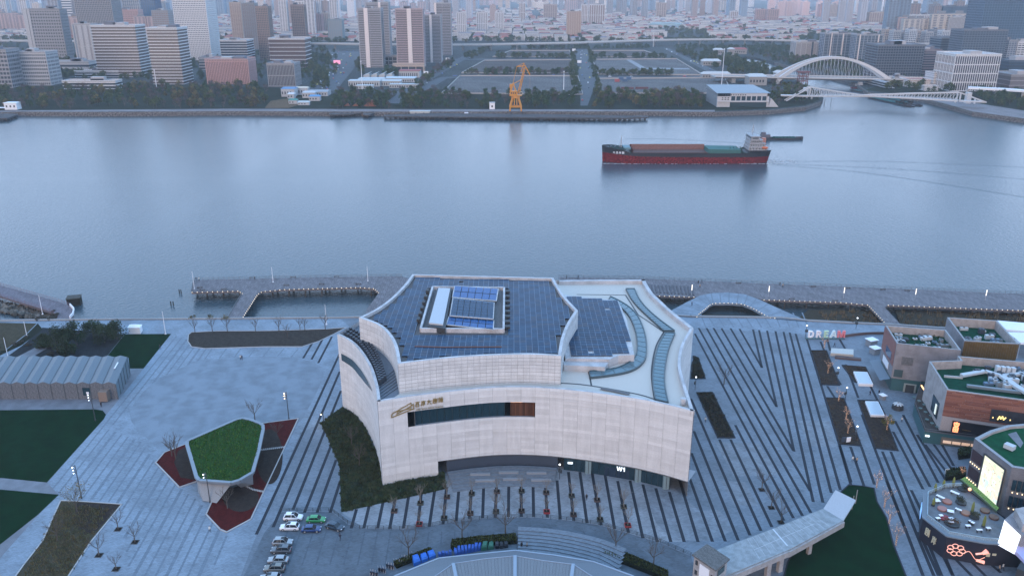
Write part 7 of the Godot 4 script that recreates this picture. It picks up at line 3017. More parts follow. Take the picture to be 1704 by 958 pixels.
func white_sheds():
	# a cluster of low white buildings behind the park
	var white = mat("shed_white",Color(0.55,0.56,0.56),0.7,"grain",9.0)
	var n := 0
	var say = ["first white saw toothed shed from the left, behind the park","second white saw toothed shed from the left","third white saw toothed shed from the left","fourth white saw toothed shed from the left"]
	for k in 4:
		var p = g(612+k*12.5,131)
		var t = thing("white_shed",say[k],"shed",p)
		var b := Buf.new()
		b.box(p+V(0,3,0),V(8.5,6,22))
		part("wall",b,white,t)
		var r := Buf.new()
		r.quad(p+V(-4.6,5.6,11.4),p+V(5.2,9.4,11.4),p+V(5.2,9.4,-11.4),p+V(-4.6,5.6,-11.4))
		r.tri(p+V(-4.25,6,11),p+V(4.25,6,11),p+V(4.25,9,11))
		part("roof",r,mat("shed_roof",Color(0.42,0.45,0.46),0.6),t)
		n += 1
	for q in [[580,632,144,7,16,"long low white hall at the left of the white sheds"],[596,640,138,5,20,"flat white roof behind the long white hall"],[634,666,143,6,18,"glazed white hall with pillars in the middle of the sheds"],[640,690,137,5,26,"wide flat white hall at the right of the sheds"],[664,698,129,9,24,"white hall with a dull red roof"],[648,700,146,4,10,"low white annex at the right end of the sheds"],[593,620,148,4,9,"small yellowish kiosk row under the white hall"]]:
		var a = g(q[0],q[2])
		var b0 = g(q[1],q[2])
		var t = thing("white_hall",q[5],"hall",(a+b0)/2)
		var b := Buf.new()
		b.mm(V(a.x,0,a.z),V(b0.x,q[3],a.z-q[4]))
		part("wall",b,white,t)
		var r := Buf.new()
		r.mm(V(a.x-0.6,q[3],a.z+0.6),V(b0.x+0.6,q[3]+0.5,a.z-q[4]-0.6))
		part("roof",r,mat("dull_red_roof",Color(0.27,0.08,0.075),0.8) if "red" in q[5] else mat("shed_roof"),t)
		var w := Buf.new()
		var x = a.x+1.5
		while x < b0.x-2:
			w.box(V(x,q[3]*0.45,a.z+0.05),V(1.4,q[3]*0.5,0.1))
			x += 3.0
		part("window",w,mat("far_window",Color(0.04,0.055,0.07),0.25),t)
	# the builders' camp
	for q in [[468,490,161,9,18,Color(0.10,0.20,0.34),"blue roofed shed in the yard by the far quay"],[491,512,158,8,10,Color(0.5,0.42,0.33),"cream two storey cabin block in the yard"],[478,489,164,5,9,Color(0.5,0.5,0.5),"small white cabin below the blue roofed shed"],[503,524,163,6,12,Color(0.42,0.43,0.45),"white cabin at the middle of the yard"],[512,545,160,5,20,Color(0.27,0.28,0.30),"long grey shed at the right of the yard"],[514,532,168,5,8,Color(0.09,0.24,0.42),"bright blue roof in front of the grey shed"],[480,494,173,4,7,Color(0.05,0.20,0.17),"green container at the front of the yard"],[495,514,175,3,6,Color(0.4,0.44,0.44),"pale container at the front of the yard"]]:
		var a = g(q[0],q[2])
		var b0 = g(q[1],q[2])
		var t = thing("site_cabin",q[6],"shed",(a+b0)/2)
		var b := Buf.new()
		b.mm(V(a.x,0,a.z),V(b0.x,q[3],a.z-q[4]))
		part("wall",b,mat("cabin_wall",Color(0.40,0.40,0.41),0.8),t)
		var r := Buf.new()
		r.rings([[V(a.x-0.5,q[3],a.z+0.5),V(b0.x+0.5,q[3],a.z+0.5),V(b0.x+0.5,q[3],a.z-q[4]-0.5),V(a.x-0.5,q[3],a.z-q[4]-0.5)],[V(a.x+1,q[3]+1.6,a.z-q[4]*0.5),V(b0.x-1,q[3]+1.6,a.z-q[4]*0.5),V(b0.x-1,q[3]+1.6,a.z-q[4]*0.5-0.2),V(a.x+1,q[3]+1.6,a.z-q[4]*0.5-0.2)]])
		part("roof",r,mat("roof_%d_%d" % [int(q[5].r*100),int(q[5].b*100)],q[5],0.7),t)
		var w := Buf.new()
		var x = a.x+1.5
		while x < b0.x-2:
			w.box(V(x,q[3]*0.5,a.z+0.05),V(1.4,q[3]*0.35,0.1))
			x += 3.2
		part("window",w,mat("far_window"),t)
	far_sheet("earth_yard","orange earth yard by the far quay",[450,168,478,164,512,170,480,180,440,180],mat("orange_earth",Color(0.26,0.17,0.10),1.0,"soil",9.0),0.25)
	var ps = g(612,178)
	for q in [[562,176,3.2,"left rust red shelter on the far promenade"],[577,176,3.0,"middle rust red shelter on the far promenade"],[591,176,3.0,"right rust red shelter on the far promenade"],[615,176.5,7.0,"large rust red gabled shelter on the far promenade"]]:
		var p = g(q[0],q[1])
		var t = thing("rust_shelter",q[3],"shelter",p)
		var b := Buf.new()
		b.rings([[p+V(-q[2],0,2),p+V(q[2],0,2),p+V(q[2],0,-2),p+V(-q[2],0,-2)],[p+V(q[2]*0.2,q[2]*0.95,1.6),p+V(q[2]*0.5,q[2]*0.95,1.6),p+V(q[2]*0.5,q[2]*0.95,-1.6),p+V(q[2]*0.2,q[2]*0.95,-1.6)]])
		part("wall",b,mat("rust_brick",Color(0.27,0.11,0.07),0.85),t)
		var r := Buf.new()
		r.quad(p+V(-q[2]-0.6,0,2.3),p+V(q[2]*0.25,q[2],2.0),p+V(q[2]*0.25,q[2],-2),p+V(-q[2]-0.6,0,-2.3))
		part("roof",r,mat("rust_roof",Color(0.30,0.24,0.23),0.8),t)
func terminal():
	var p0 = g(1193,178)
	var z = p0.z
	var x0 = p0.x
	var x1 = at_z(1279,178,z).x
	var h = at_z(1193,155,z).y
	var t = thing("river_terminal","white modern building with a grey roof and glazed front beside the creek mouth","building",V((x0+x1)/2,0,z))
	var depth := 52.0
	var side = mat("terminal_side",Color(0.22,0.25,0.28),0.7,"grain",9.0)
	var white = mat("terminal_white",Color(0.62,0.60,0.60),0.6,"grain",9.0)
	var b := Buf.new()
	b.mm(V(x0,0,z-1.5),V(x1,h,z-depth))
	part("wall",b,side,t)
	var r := Buf.new()
	r.rings([[V(x0-1,h,z+0.5),V(x1+1,h,z+0.5),V(x1+1,h,z-depth),V(x0-1,h,z-depth)],[V(x0-1,h+0.6,z-6),V(x1+1,h+0.6,z-6),V(x1-4,h+3.5,z-depth),V(x0-1,h+3.5,z-depth)]])
	part("roof",r,mat("terminal_roof",Color(0.26,0.30,0.34),0.5,"grain",9.0),t)
	var w = x1-x0
	var fr := Buf.new()
	fr.mm(V(x0,h*0.78,z-1.5),V(x1,h,z))
	fr.mm(V(x0,h*0.36,z-1.5),V(x1,h*0.46,z+1.2))
	fr.mm(V(x0,0,z-1.5),V(x0+w*0.25,h,z))
	fr.mm(V(x1-w*0.04,0,z-1.5),V(x1,h,z))
	for k in 8:
		fr.mm(V(x0+w*(0.25+0.1*k),h*0.4,z-1.4),V(x0+w*(0.25+0.1*k)+1.0,h*0.8,z-0.1))
	part("white_front",fr,white,t)
	for k in 7:
		var g2 := Buf.new()
		g2.mm(V(x0+w*(0.25+0.1*k)+1.0,h*0.46,z-1.3),V(x0+w*(0.35+0.1*k),h*0.78,z-1.2))
		part("window",g2,mat("dark_glass"),t)
	var lo := Buf.new()
	lo.mm(V(x0+w*0.25,0,z-1.3),V(x1-w*0.04,h*0.36,z-1.0))
	part("ground_glazing",lo,mat("slit_glass"),t)
	for k in 10:
		var s := Buf.new()
		s.box(V(x0+w*(0.13+k*0.045),h*0.88,z+0.05),V(1.1,1.2,0.2))
		part("small_window",s,mat("dark_gap"),t)
	for k in 6:
		var s := Buf.new()
		s.box(V(x0+w*(0.10+(k % 3)*0.055),h*(0.67-0.12*(k/3)),z+0.05),V(1.4,1.0,0.2))
		part("small_window",s,mat("dark_gap"),t)
	var rm := Buf.new()
	rm.rings([[V(x1,0,z),V(x1+11,0,z),V(x1+11,0,z-8),V(x1,0,z-8)],[V(x1+2,h*0.6,z),V(x1+3,h*0.6,z),V(x1+3,h*0.6,z-8),V(x1+2,h*0.6,z-8)]])
	part("ramp",rm,white,t)
	for q in [[1247,1276,142,11,24,"cream roofed hall behind the white river building"],[1169,1216,130.5,6,14,"low pale canopy at the end of the front right lot"],[1170,1200,109,7,20,"long pale shed roof among the trees right of the lots"],[1188,1204,91,9,14,"small white villa among the trees"],[1212,1222,95,14,12,"cream arched pavilion among the trees"],[1219,1243,90,9,14,"white building with a red ridge among the trees"],[1290,1303,136,12,12,"pale block at the left foot of the arch bridge"]]:
		var a = g(q[0],q[2])
		var b0 = g(q[1],q[2])
		var t2 = thing("low_hall",q[5],"building",(a+b0)/2)
		var wb := Buf.new()
		wb.mm(V(a.x,0,a.z),V(b0.x,q[3],a.z-q[4]))
		part("wall",wb,mat("hall_wall",Color(0.38,0.36,0.34),0.8,"grain",9.0),t2)
		var rb := Buf.new()
		rb.rings([[V(a.x-1,q[3],a.z+1),V(b0.x+1,q[3],a.z+1),V(b0.x+1,q[3],a.z-q[4]-1),V(a.x-1,q[3],a.z-q[4]-1)],[V(a.x+3,q[3]+3,a.z-q[4]*0.4),V(b0.x-3,q[3]+3,a.z-q[4]*0.4),V(b0.x-3,q[3]+3,a.z-q[4]*0.6),V(a.x+3,q[3]+3,a.z-q[4]*0.6)]])
		part("roof",rb,mat("dull_red_roof") if "red" in q[5] else mat("hall_roof",Color(0.45,0.43,0.41),0.7),t2)
		var w2 := Buf.new()
		var x = a.x+2
		while x < b0.x-2:
			w2.box(V(x,q[3]*0.5,a.z+0.06),V(2,q[3]*0.3,0.12))
			x += 4
		part("window",w2,mat("far_window"),t2)
func cars_far():
	var cols = [Color(0.6,0.6,0.62),Color(0.05,0.06,0.08),Color(0.35,0.04,0.04),Color(0.3,0.32,0.34),Color(0.05,0.1,0.25),Color(0.55,0.5,0.1)]
	var pr := []
	for i in 6:
		var b := Buf.new()
		b.rings([[V(-2.3,0.3,-0.9),V(-2.3,0.9,-0.85),V(-2.3,0.9,0.85),V(-2.3,0.3,0.9)],[V(2.3,0.3,-0.9),V(2.3,0.8,-0.8),V(2.3,0.8,0.8),V(2.3,0.3,0.9)]])
		b.rings([[V(-1.9,0.88,-0.8),V(-1.9,0.88,0.8),V(1.3,0.86,0.8),V(1.3,0.86,-0.8)],[V(-1.4,1.5,-0.65),V(-1.4,1.5,0.65),V(0.4,1.5,0.65),V(0.4,1.5,-0.65)]])
		for x in [-1.4,1.4]:
			for s in [-0.8,0.8]:
				b.tube(V(x,0.33,s-0.1),V(x,0.33,s+0.1),0.33,0.33,8)
		pr.append(single("distant_car","car driving on the far bank's roads","car",b,mat("far_car_%d" % i,cols[i],0.4),Vector3.ZERO,"cars on the far bank's roads"))
	var lanes = [[558,84,520,154,18],[566,84,532,154,18],[576,84,544,152,18],[588,84,556,150,18],[804,82,660,166,16],[968,84,970,172,14],[974,84,982,150,10],[1108,82,1196,123,12],[700,127.5,950,125,8],[1000,128,1320,127.3,8]]
	for l in lanes:
		for k in l[4]:
			var u = rng.randf()
			var a = g(l[0],l[1])
			var b = g(l[2],l[3])
			var p = a.lerp(b,u)+V(ru(-3,3),0.25,0)
			place(pr[rng.randi() % 6],p,-atan2(b.z-a.z,b.x-a.x)+(PI if rng.randf() < 0.5 else 0.0))

# ================================================================ the two bridges over the creek
func build_bridges():
	var white = mat("bridge_white",Color(0.66,0.655,0.66),0.5,"grain",12.0)
	var con = mat("viaduct_concrete")
	var a = g(1295,129.5,7.5)
	var b = g(1485,132.5,7.5)
	var mid = (a+b)/2
	var t = thing("arch_bridge","white twin ribbed arch bridge over the creek","bridge",V(mid.x,0,mid.z))
	var rise = at_z(1382,96.5,lerp(a.z,b.z,0.46)).y-7.5
	var back = V(0,0,-24)
	for s in 2:
		var rib := Buf.new()
		var rings := []
		for k in 33:
			var u = k/32.0
			var c = a.lerp(b,u)+back*(s*1.0)
			c.z += (8.0 if s else -8.0)*4*u*(1-u)*0.9
			c.y = 7.5-3.0+(rise+3.0)*4*u*(1-u)
			var w = lerp(2.6,1.5,4*u*(1-u))
			var d = V((b-a).x,(rise+3)*4*(1-2*u),(b-a).z).normalized()
			var side = V(0,0,1)
			var up = side.cross(d).normalized()
			rings.append([c+up*w+side*w*0.9,c+up*w-side*w*0.9,c-up*w-side*w*0.9,c-up*w+side*w*0.9])
		rib.rings(rings)
		part("arch_rib",rib,white,t)
		for k in range(4,29):
			var u = k/32.0
			var c = a.lerp(b,u)+back*s
			var y = 7.5-3.0+(rise+3.0)*4*u*(1-u)
			var hb := Buf.new()
			hb.bar(V(c.x,8,c.z),V(c.x,y,c.z+(8.0 if s else -8.0)*4*u*(1-u)*0.9),0.28,0.28)
			part("hanger",hb,white,t)
	var dk := Buf.new()
	var l0 = g(1190,127.6,7.5)
	var r0 = g(1600,134,7.5)
	var path = [l0,a,b,r0]
	for i in 3:
		dk.rings([[path[i]+V(0,0,3),path[i]+V(0,0,-27),path[i]+V(0,-2.0,-24),path[i]+V(0,-2.0,0)],[path[i+1]+V(0,0,3),path[i+1]+V(0,0,-27),path[i+1]+V(0,-2.0,-24),path[i+1]+V(0,-2.0,0)]])
	part("deck",dk,con,t)
	var pp := Buf.new()
	for z in [3,-27]:
		for i in 3:
			pp.bar(path[i]+V(0,0.9,z),path[i+1]+V(0,0.9,z),0.4,1.6)
	part("parapet",pp,white,t)
	for q in [a,b,l0.lerp(a,0.3),l0.lerp(a,0.6),b.lerp(r0,0.4),b.lerp(r0,0.8)]:
		var pb := Buf.new()
		pb.box(V(q.x,1.0,q.z-12),V(5,9,28))
		part("pier",pb,con,t)
	# the footbridge
	var f = [g(1300,158.5,7),g(1346,159.6,7),g(1400,159.3,7),g(1455,160,7),g(1520,163,7),g(1595,167.5,7),g(1640,169.5,6)]
	var t2 = thing("white_footbridge","low white truss footbridge across the creek mouth","footbridge",V(f[3].x,0,f[3].z))
	var fd := Buf.new()
	for i in 6:
		fd.bar(f[i],f[i+1],6.0,1.4)
	part("deck",fd,white,t2)
	for side in [-3.2,3.2]:
		var ch := Buf.new()
		var off = V(0,0,side)
		var topL = at_z(1346,144.5,f[1].z)
		var topR = at_z(1603,153.5,f[5].z)
		var top = []
		var bot = []
		for k in 29:
			var u = k/28.0
			var seg = 1+u*4.0
			var i = min(int(seg),4)
			var base = f[i].lerp(f[i+1],seg-i)
			var hgt = 1.0+pow(abs(u-0.42)/(0.42 if u < 0.42 else 0.58),1.15)*((topL.y-8) if u < 0.42 else (topR.y-8))
			top.append(base+off+V(0,hgt,0))
			bot.append(base+off)
		for k in 28:
			ch.bar(top[k],top[k+1],0.8,0.9)
			if k % 1 == 0:
				ch.bar(bot[k],top[k],0.45,0.45)
				ch.bar(bot[k+1] if k < 12 else bot[k],top[k] if k < 12 else top[k+1],0.35,0.35)
		part("truss",ch,white,t2)
		var mast := Buf.new()
		mast.bar(f[1]+off,top[0],1.2,1.2)
		mast.bar(top[0],V(at_z(1308,160,f[1].z).x,2,f[1].z+side),1.1,1.1)
		mast.bar(f[5]+off,top[28],1.2,1.2)
		mast.bar(top[28],f[6]+off,1.0,1.0)
		part("mast",mast,white,t2)
	for q in [[1340,163],[1610,172]]:
		var p = g(q[0],q[1],0)
		var e := Buf.new()
		e.box(p+V(0,6,0),V(5,12,5))
		part("lift_tower",e,white,t2)
	for q in [[1330,163],[1351,165],[1590,171],[1622,173]]:
		var p = g(q[0],q[1],0)
		var e := Buf.new()
		e.box(p+V(0,2.2,0),V(1.4,6.5,1.4))
		part("leg",e,white,t2)
	# red gantry on the creek bank
	var rg = g(1335,142.5)
	var t3 = thing("red_gantry","rust red steel gantry frame on the creek bank","gantry",rg)
	for sx in [-6,0,6]:
		for sz in [-3,3]:
			var lb := Buf.new()
			lb.bar(rg+V(sx,0,sz),rg+V(sx*0.9,17,sz),0.8,0.8)
			part("leg",lb,mat("gantry_red",Color(0.15,0.055,0.055),0.8),t3)
	var gb := Buf.new()
	for y in [6,12,17]:
		for sz in [-3,3]:
			gb.bar(rg+V(-6,y,sz),rg+V(6,y,sz),0.9,0.9)
	gb.mm(rg+V(-8,17,-4),rg+V(8,18.5,4))
	part("frame",gb,mat("gantry_red"),t3)
	# channel markers
	for q in [[1372,175],[1383,173]]:
		var p = g(q[0],q[1],WATER)
		var mb := Buf.new()
		mb.tube(p,p+V(0.4,7,0),0.35,0.25,5)
		single("channel_marker","thin dark marker post in the creek mouth","post",mb,mat("dark_metal"),p,"marker posts in the creek mouth")

# ================================================================ the tall buildings that can be told apart
func block(called,label,xl,xr,yt,yb,depth,style: Dictionary):
	var zf = g((xl+xr)/2.0,yb).z
	var p0 = at_z(xl,yt,zf)
	var p1 = at_z(xr,yt,zf)
	var w = p1.x-p0.x
	var h = p0.y
	var t = thing(called,label,style.get("cat","building"))
	var floors = int(style.get("floors",max(3,round(h/3.8))))
	var bays = int(style.get("bays",max(3,round(w/4.0))))
	var kind = style.get("kind","bands")
	var wall = style.get("wall")
	var trim = style.get("trim")
	var b := Buf.new()
	b.mm(V(-w/2,0,0),V(w/2,h,-depth))
	part("wall",b,wall,t)
	var f := Buf.new()
	var fh = h/floors
	var out = style.get("out",0.5)
	var bh = fh*style.get("band",0.42)
	if kind in ["bands","grid","balcony","sides"]:
		for k in floors+1:
			var y = min(k*fh,h-bh*0.5)
			var o = out
			f.mm(V(-w/2-o,y-bh/2 if k else 0.0,o),V(w/2+o,y+bh/2,0))
			for s in [-1,1]:
				f.mm(V(s*w/2,y-bh/2 if k else 0.0,0),V(s*(w/2+o),y+bh/2,-depth))
	if kind in ["grid","fins","balcony"]:
		var mw = style.get("fin",0.9)
		var fo = out*(1.04 if kind != "balcony" else 0.6)
		for k in bays+1:
			var x = -w/2+w*k/bays
			f.mm(V(x-mw/2,0,0),V(x+mw/2,h,fo))
		var nb = max(2,int(round(depth/(w/bays))))
		for k in nb+1:
			var z = -depth*k/nb
			for s in [-1,1]:
				f.mm(V(s*w/2,0,z-mw/2),V(s*(w/2+fo),h,z+mw/2))
	if kind == "fins":
		for y in style.get("belts",[0.0,0.5,1.0]):
			f.mm(V(-w/2-out*1.1,y*(h-1.2),out*1.1),V(w/2+out*1.1,y*(h-1.2)+1.2,0))
			for s in [-1,1]:
				f.mm(V(s*w/2,y*(h-1.2),0),V(s*(w/2+out*1.1),y*(h-1.2)+1.2,-depth))
	if f.v.size():
		stuff(part("facade_frame",f,trim,t))
	var r := Buf.new()
	r.mm(V(-w/2-out,h,out),V(w/2+out,h+0.6,-depth-out))
	var rm = style.get("roof",mat("far_roof",Color(0.27,0.265,0.27),0.85,"grain",20.0))
	var ro = part("roof",r,rm,t)
	var pa := Buf.new()
	for q in [[-w/2-out,out,w/2+out,out],[-w/2-out,-depth,w/2+out,-depth],[-w/2-out,out,-w/2-out,-depth],[w/2+out,out,w/2+out,-depth]]:
		pa.bar(V(q[0],h+1.2,q[1]),V(q[2],h+1.2,q[3]),0.5,1.3)
	part("parapet",pa,trim,ro)
	for k in style.get("plant",2):
		var pl := Buf.new()
		var px = ru(-w*0.25,w*0.25)
		pl.mm(V(px-w*0.13,h+0.6,-depth*0.3),V(px+w*0.13,h+ru(3.0,6.0),-depth*0.7))
		part("plant_room",pl,[mat("far_plant_pale",Color(0.36,0.34,0.34),0.8),mat("far_plant_dark",Color(0.13,0.13,0.15),0.8)][k % 2],ro)
	if style.has("strip"):
		for s in style.strip:
			var sb := Buf.new()
			sb.mm(V(-w/2+w*s[0],0,0),V(-w/2+w*s[1],h+1.6,out+0.9))
			part("corner_pier",sb,style.get("pier",mat("warm_pier",Color(0.66,0.57,0.53),0.8)),t)
	t.position = V((p0.x+p1.x)/2,0,zf)
	if style.has("turn"):
		t.rotation.y = style.turn
	return t
func build_blocks():
	var glass_blue = mat("tower_glass",Color(0.035,0.065,0.10),0.12)
	var glass_dark = mat("office_glass",Color(0.03,0.045,0.065),0.14)
	var glass_warm = mat("office_glass_warm",Color(0.15,0.125,0.115),0.2,"grain",30.0)
	var white = mat("tower_white",Color(0.80,0.78,0.78),0.7,"grain",20.0)
	var grey = mat("tower_grey",Color(0.36,0.345,0.35),0.8,"grain",20.0)
	var pale = mat("tower_pale",Color(0.55,0.53,0.53),0.8,"grain",20.0)
	var brown = mat("tower_brown",Color(0.31,0.22,0.185),0.8,"grain",20.0)
	var beige = mat("tower_beige",Color(0.60,0.47,0.39),0.8,"grain",20.0)
	var pink = mat("tower_pink",Color(0.60,0.35,0.32),0.8,"grain",20.0)
	var teal = mat("tower_teal",Color(0.25,0.33,0.36),0.7,"grain",20.0)
	var win = mat("far_window")
	# left shore,from the left edge
	block("office_slab","grey slab office with square windows, second from the left edge",43,97,16,104,24,{"kind": "grid","wall": glass_dark,"trim": grey,"floors": 17,"bays": 13,"band": 0.5,"fin": 1.9,"out": 0.6,"strip": [[-0.12,0.0],[0.02,0.09]],"pier": pale})
	block("round_office","low rounded grey office with a curved grid front at the left edge",27,74,88,142,30,{"kind": "grid","wall": glass_dark,"trim": pale,"floors": 9,"bays": 14,"band": 0.4,"fin": 0.8})
	block("low_office","low pale office behind the rounded one at the left edge",-30,27,89,138,36,{"kind": "bands","wall": glass_dark,"trim": pale,"floors": 8})
	block("edge_office","dark low block cut by the left edge",-60,8,84,146,30,{"kind": "grid","wall": glass_dark,"trim": grey,"floors": 9,"bays": 12})
	block("grey_tower","tall grey tower with a dense window grid rising out of the frame at the left",115,176,-44,108,34,{"kind": "grid","wall": glass_blue,"trim": grey,"floors": 44,"bays": 22,"band": 0.3,"fin": 1.2,"out": 0.7})
	block("shaft_block","pale windowless shaft block at the foot of the tall grey tower",121,149,41,112,22,{"kind": "fins","wall": grey,"trim": pale,"bays": 3,"fin": 6.0,"out": 0.5})
	block("banded_office","white banded office with a warm glazed front, left of the pair",150,223,43.5,128,34,{"kind": "bands","wall": glass_warm,"trim": white,"floors": 17,"band": 0.24,"out": 0.9})
	block("banded_office","white banded office with a warm glazed front, right of the pair",243,293,48,140,36,{"kind": "bands","wall": glass_warm,"trim": white,"floors": 18,"band": 0.24,"out": 0.9})
	block("white_tower","very tall white tower of square windows behind the banded offices",278,333,-60,100,52,{"kind": "grid","wall": glass_blue,"trim": white,"floors": 46,"bays": 20,"band": 0.56,"fin": 1.0,"out": 0.9})
	block("finned_hall","low hall with pinkish red vertical fins",341,411,100,140,34,{"kind": "fins","wall": mat("hall_dark",Color(0.09,0.06,0.07),0.4),"trim": pink,"bays": 26,"fin": 1.2,"out": 0.8,"belts": [0.97]})
	block("dark_office","dark glass office with white floor lines behind the finned hall",365,409,68,106,40,{"kind": "bands","wall": glass_dark,"trim": white,"floors": 9,"band": 0.22,"out": 0.8})
	block("striped_office","brown glass office with bold white floor lines and a lit roof",447,506,65,112,38,{"kind": "bands","wall": mat("office_glass_brown",Color(0.085,0.06,0.06),0.2),"trim": white,"floors": 7,"band": 0.14,"out": 1.2})
	block("fin_office","grey office with tall close fins in front of the striped one",444,488,107,144,32,{"kind": "fins","wall": glass_dark,"trim": grey,"bays": 18,"fin": 0.8,"out": 0.8})
	block("brown_tower","brown apartment tower with a stepped crown, left of the twin pair",381,399,5,78,26,{"kind": "balcony","wall": brown,"trim": beige,"floors": 34,"bays": 5,"cat": "tower"})
	block("brown_tower","brown apartment tower with a stepped crown, right of the twin pair",401,422,6,82,26,{"kind": "balcony","wall": brown,"trim": grey,"floors": 34,"bays": 6,"cat": "tower"})
	block("brown_tower","brown tower with a pointed top just right of the twins",424,444,12,100,24,{"kind": "grid","wall": glass_dark,"trim": brown,"floors": 30,"bays": 7,"cat": "tower"})
	block("brown_tower","brown tower with a square crown standing behind the striped office",483,504,9,84,24,{"kind": "grid","wall": glass_dark,"trim": brown,"floors": 28,"bays": 7,"cat": "tower"})
	block("striped_slab","white striped slab between the two grey offices at the left",86,116,-4,62,40,{"kind": "bands","wall": glass_blue,"trim": white,"floors": 16,"band": 0.5})
	block("blue_tower","deep blue glass tower behind the white banded offices",226,249,-50,62,40,{"kind": "fins","wall": mat("blue_glass_tower",Color(0.02,0.075,0.16),0.1),"trim": glass_blue,"bays": 6})
	block("pale_tower","pale grey blue tower left of the deep blue glass one",196,224,-40,56,40,{"kind": "grid","wall": glass_blue,"trim": pale,"floors": 40,"bays": 8,"band": 0.3})
	block("tan_block","tan flats with balconies behind the left banded office",192,228,17,66,30,{"kind": "balcony","wall": brown,"trim": pink,"floors": 16,"bays": 8})
	block("grey_flats","grey brown flats behind the right banded office",251,278,18,70,30,{"kind": "balcony","wall": brown,"trim": grey,"floors": 16,"bays": 7})
	block("podium","long low grey podium between the two left offices",76,146,104,122,30,{"kind": "bands","wall": glass_dark,"trim": pale,"floors": 2})
	block("quay_pavilion","long low white pavilion with a terrace roof behind the trees at the left",105,190,136,148,18,{"kind": "bands","wall": win,"trim": white,"floors": 2,"band": 0.3,"out": 1.5})
	block("quay_pavilion","smaller white terrace building behind the long pavilion",124,195,119,128,20,{"kind": "bands","wall": win,"trim": white,"floors": 2,"band": 0.3,"out": 1.2})
	block("low_rise","low blue grey block at the right foot of the white tower",330,352,97,116,40,{"kind": "bands","wall": glass_dark,"trim": grey,"floors": 4})
	# striped residential towers
	var st = {"kind": "balcony","wall": mat("flats_dark",Color(0.075,0.075,0.09),0.5),"trim": mat("flats_trim",Color(0.47,0.455,0.47),0.8,"grain",20.0),"floors": 33,"bays": 2,"band": 0.42,"fin": 0.5,"out": 1.2,"cat": "tower","strip": [[0.26,0.44]]}
	block("striped_tower","striped apartment tower with a pale corner pier, leftmost of the four",595,632,15,112,26,st)
	block("striped_tower","striped apartment tower rising behind the leftmost one",609,645,5,94,26,st.merged({"strip": [[0.55,0.66]]},true))
	block("striped_tower","striped apartment tower with a pinkish left half and pale pier",658,702,16,112,26,st.merged({"strip": [[0.42,0.58]],"trim": mat("flats_pink",Color(0.55,0.42,0.42),0.8,"grain",20.0)},true))
	block("striped_tower","striped apartment tower attached behind the pinkish one",704,732,26,104,24,st.merged({"strip": [[0.36,0.5]]},true))
	block("striped_tower","tallest striped apartment tower at the right of the row",722,749,6,92,24,st.merged({"strip": [[0.0,0.14]]},true))
	block("entrance_podium","pale podium with a flat roof at the foot of the pinkish striped tower",655,704,108,119,14,{"kind": "fins","wall": win,"trim": beige,"bays": 4,"belts": [0.85,1.0],"out": 1.6,"plant": 0})
	block("low_wing","low wing between the two groups of striped towers",632,660,94,108,16,{"kind": "fins","wall": win,"trim": pale,"bays": 4,"plant": 0})
	# middle distance
	block("beige_tower","warm beige apartment tower standing alone above the red roofs",944,967,20,64,24,{"kind": "balcony","wall": mat("beige_dark",Color(0.30,0.2,0.15),0.8),"trim": beige,"floors": 30,"bays": 6,"fin": 2.0,"out": 0.6,"cat": "tower"})
	block("pale_pair","pale striped apartment tower right of the beige one, left of two",968,978,8,42,24,{"kind": "fins","wall": brown,"trim": white,"bays": 4,"fin": 3,"cat": "tower"})
	block("pale_pair","wide pale striped apartment slab right of the beige tower",981,1007,8,42,24,{"kind": "fins","wall": brown,"trim": white,"bays": 7,"fin": 3,"cat": "tower"})
	block("pale_slab","cream apartment slab left of the beige tower",905,927,8,33,24,{"kind": "fins","wall": brown,"trim": beige,"bays": 6,"fin": 3,"cat": "tower"})
	block("pale_slab","pale apartment tower over the rear left lot",864,874,5,36,24,{"kind": "fins","wall": brown,"trim": white,"bays": 4,"fin": 3,"cat": "tower"})
	block("pale_slab","white apartment tower right of the tallest striped tower",760,775,21,60,22,{"kind": "fins","wall": grey,"trim": white,"bays": 5,"fin": 3,"cat": "tower"})
	block("pale_slab","white apartment tower, second right of the striped towers",793,811,21,57,22,{"kind": "fins","wall": grey,"trim": white,"bays": 6,"fin": 3,"cat": "tower"})
	block("pale_slab","white apartment tower, third right of the striped towers",824,838,21,56,22,{"kind": "fins","wall": grey,"trim": white,"bays": 5,"fin": 3,"cat": "tower"})
	block("teal_flats","pale green grey flats with vertical strips left of the striped towers",545,568,33,68,26,{"kind": "fins","wall": grey,"trim": teal,"bays": 7,"fin": 2,"cat": "tower"})
	block("pink_flats","pinkish apartment tower left of the green grey flats",522,534,24,60,24,{"kind": "fins","wall": brown,"trim": pink,"bays": 4,"fin": 2,"cat": "tower"})
	block("pink_flats","pinkish apartment tower beside its twin, right one",534,545,22,58,24,{"kind": "fins","wall": brown,"trim": beige,"bays": 4,"fin": 2,"cat": "tower"})
	block("orange_tower","warm orange pink tower over the stadium arch",1094,1109,5,30,24,{"kind": "fins","wall": brown,"trim": beige,"bays": 4,"fin": 4,"cat": "tower"})
	block("pink_slab","pinkish white slab above the red roofs at the right",1217,1229,19,35,22,{"kind": "fins","wall": brown,"trim": white,"bays": 4,"fin": 3,"cat": "tower"})
	block("pink_slab","pink apartment row above the red roofs, left half",1260,1276,16,37,24,{"kind": "fins","wall": brown,"trim": pink,"bays": 5,"fin": 3,"cat": "tower"})
	block("pink_slab","pink apartment row above the red roofs, right half",1279,1297,16,38,24,{"kind": "fins","wall": brown,"trim": pink,"bays": 5,"fin": 3,"cat": "tower"})
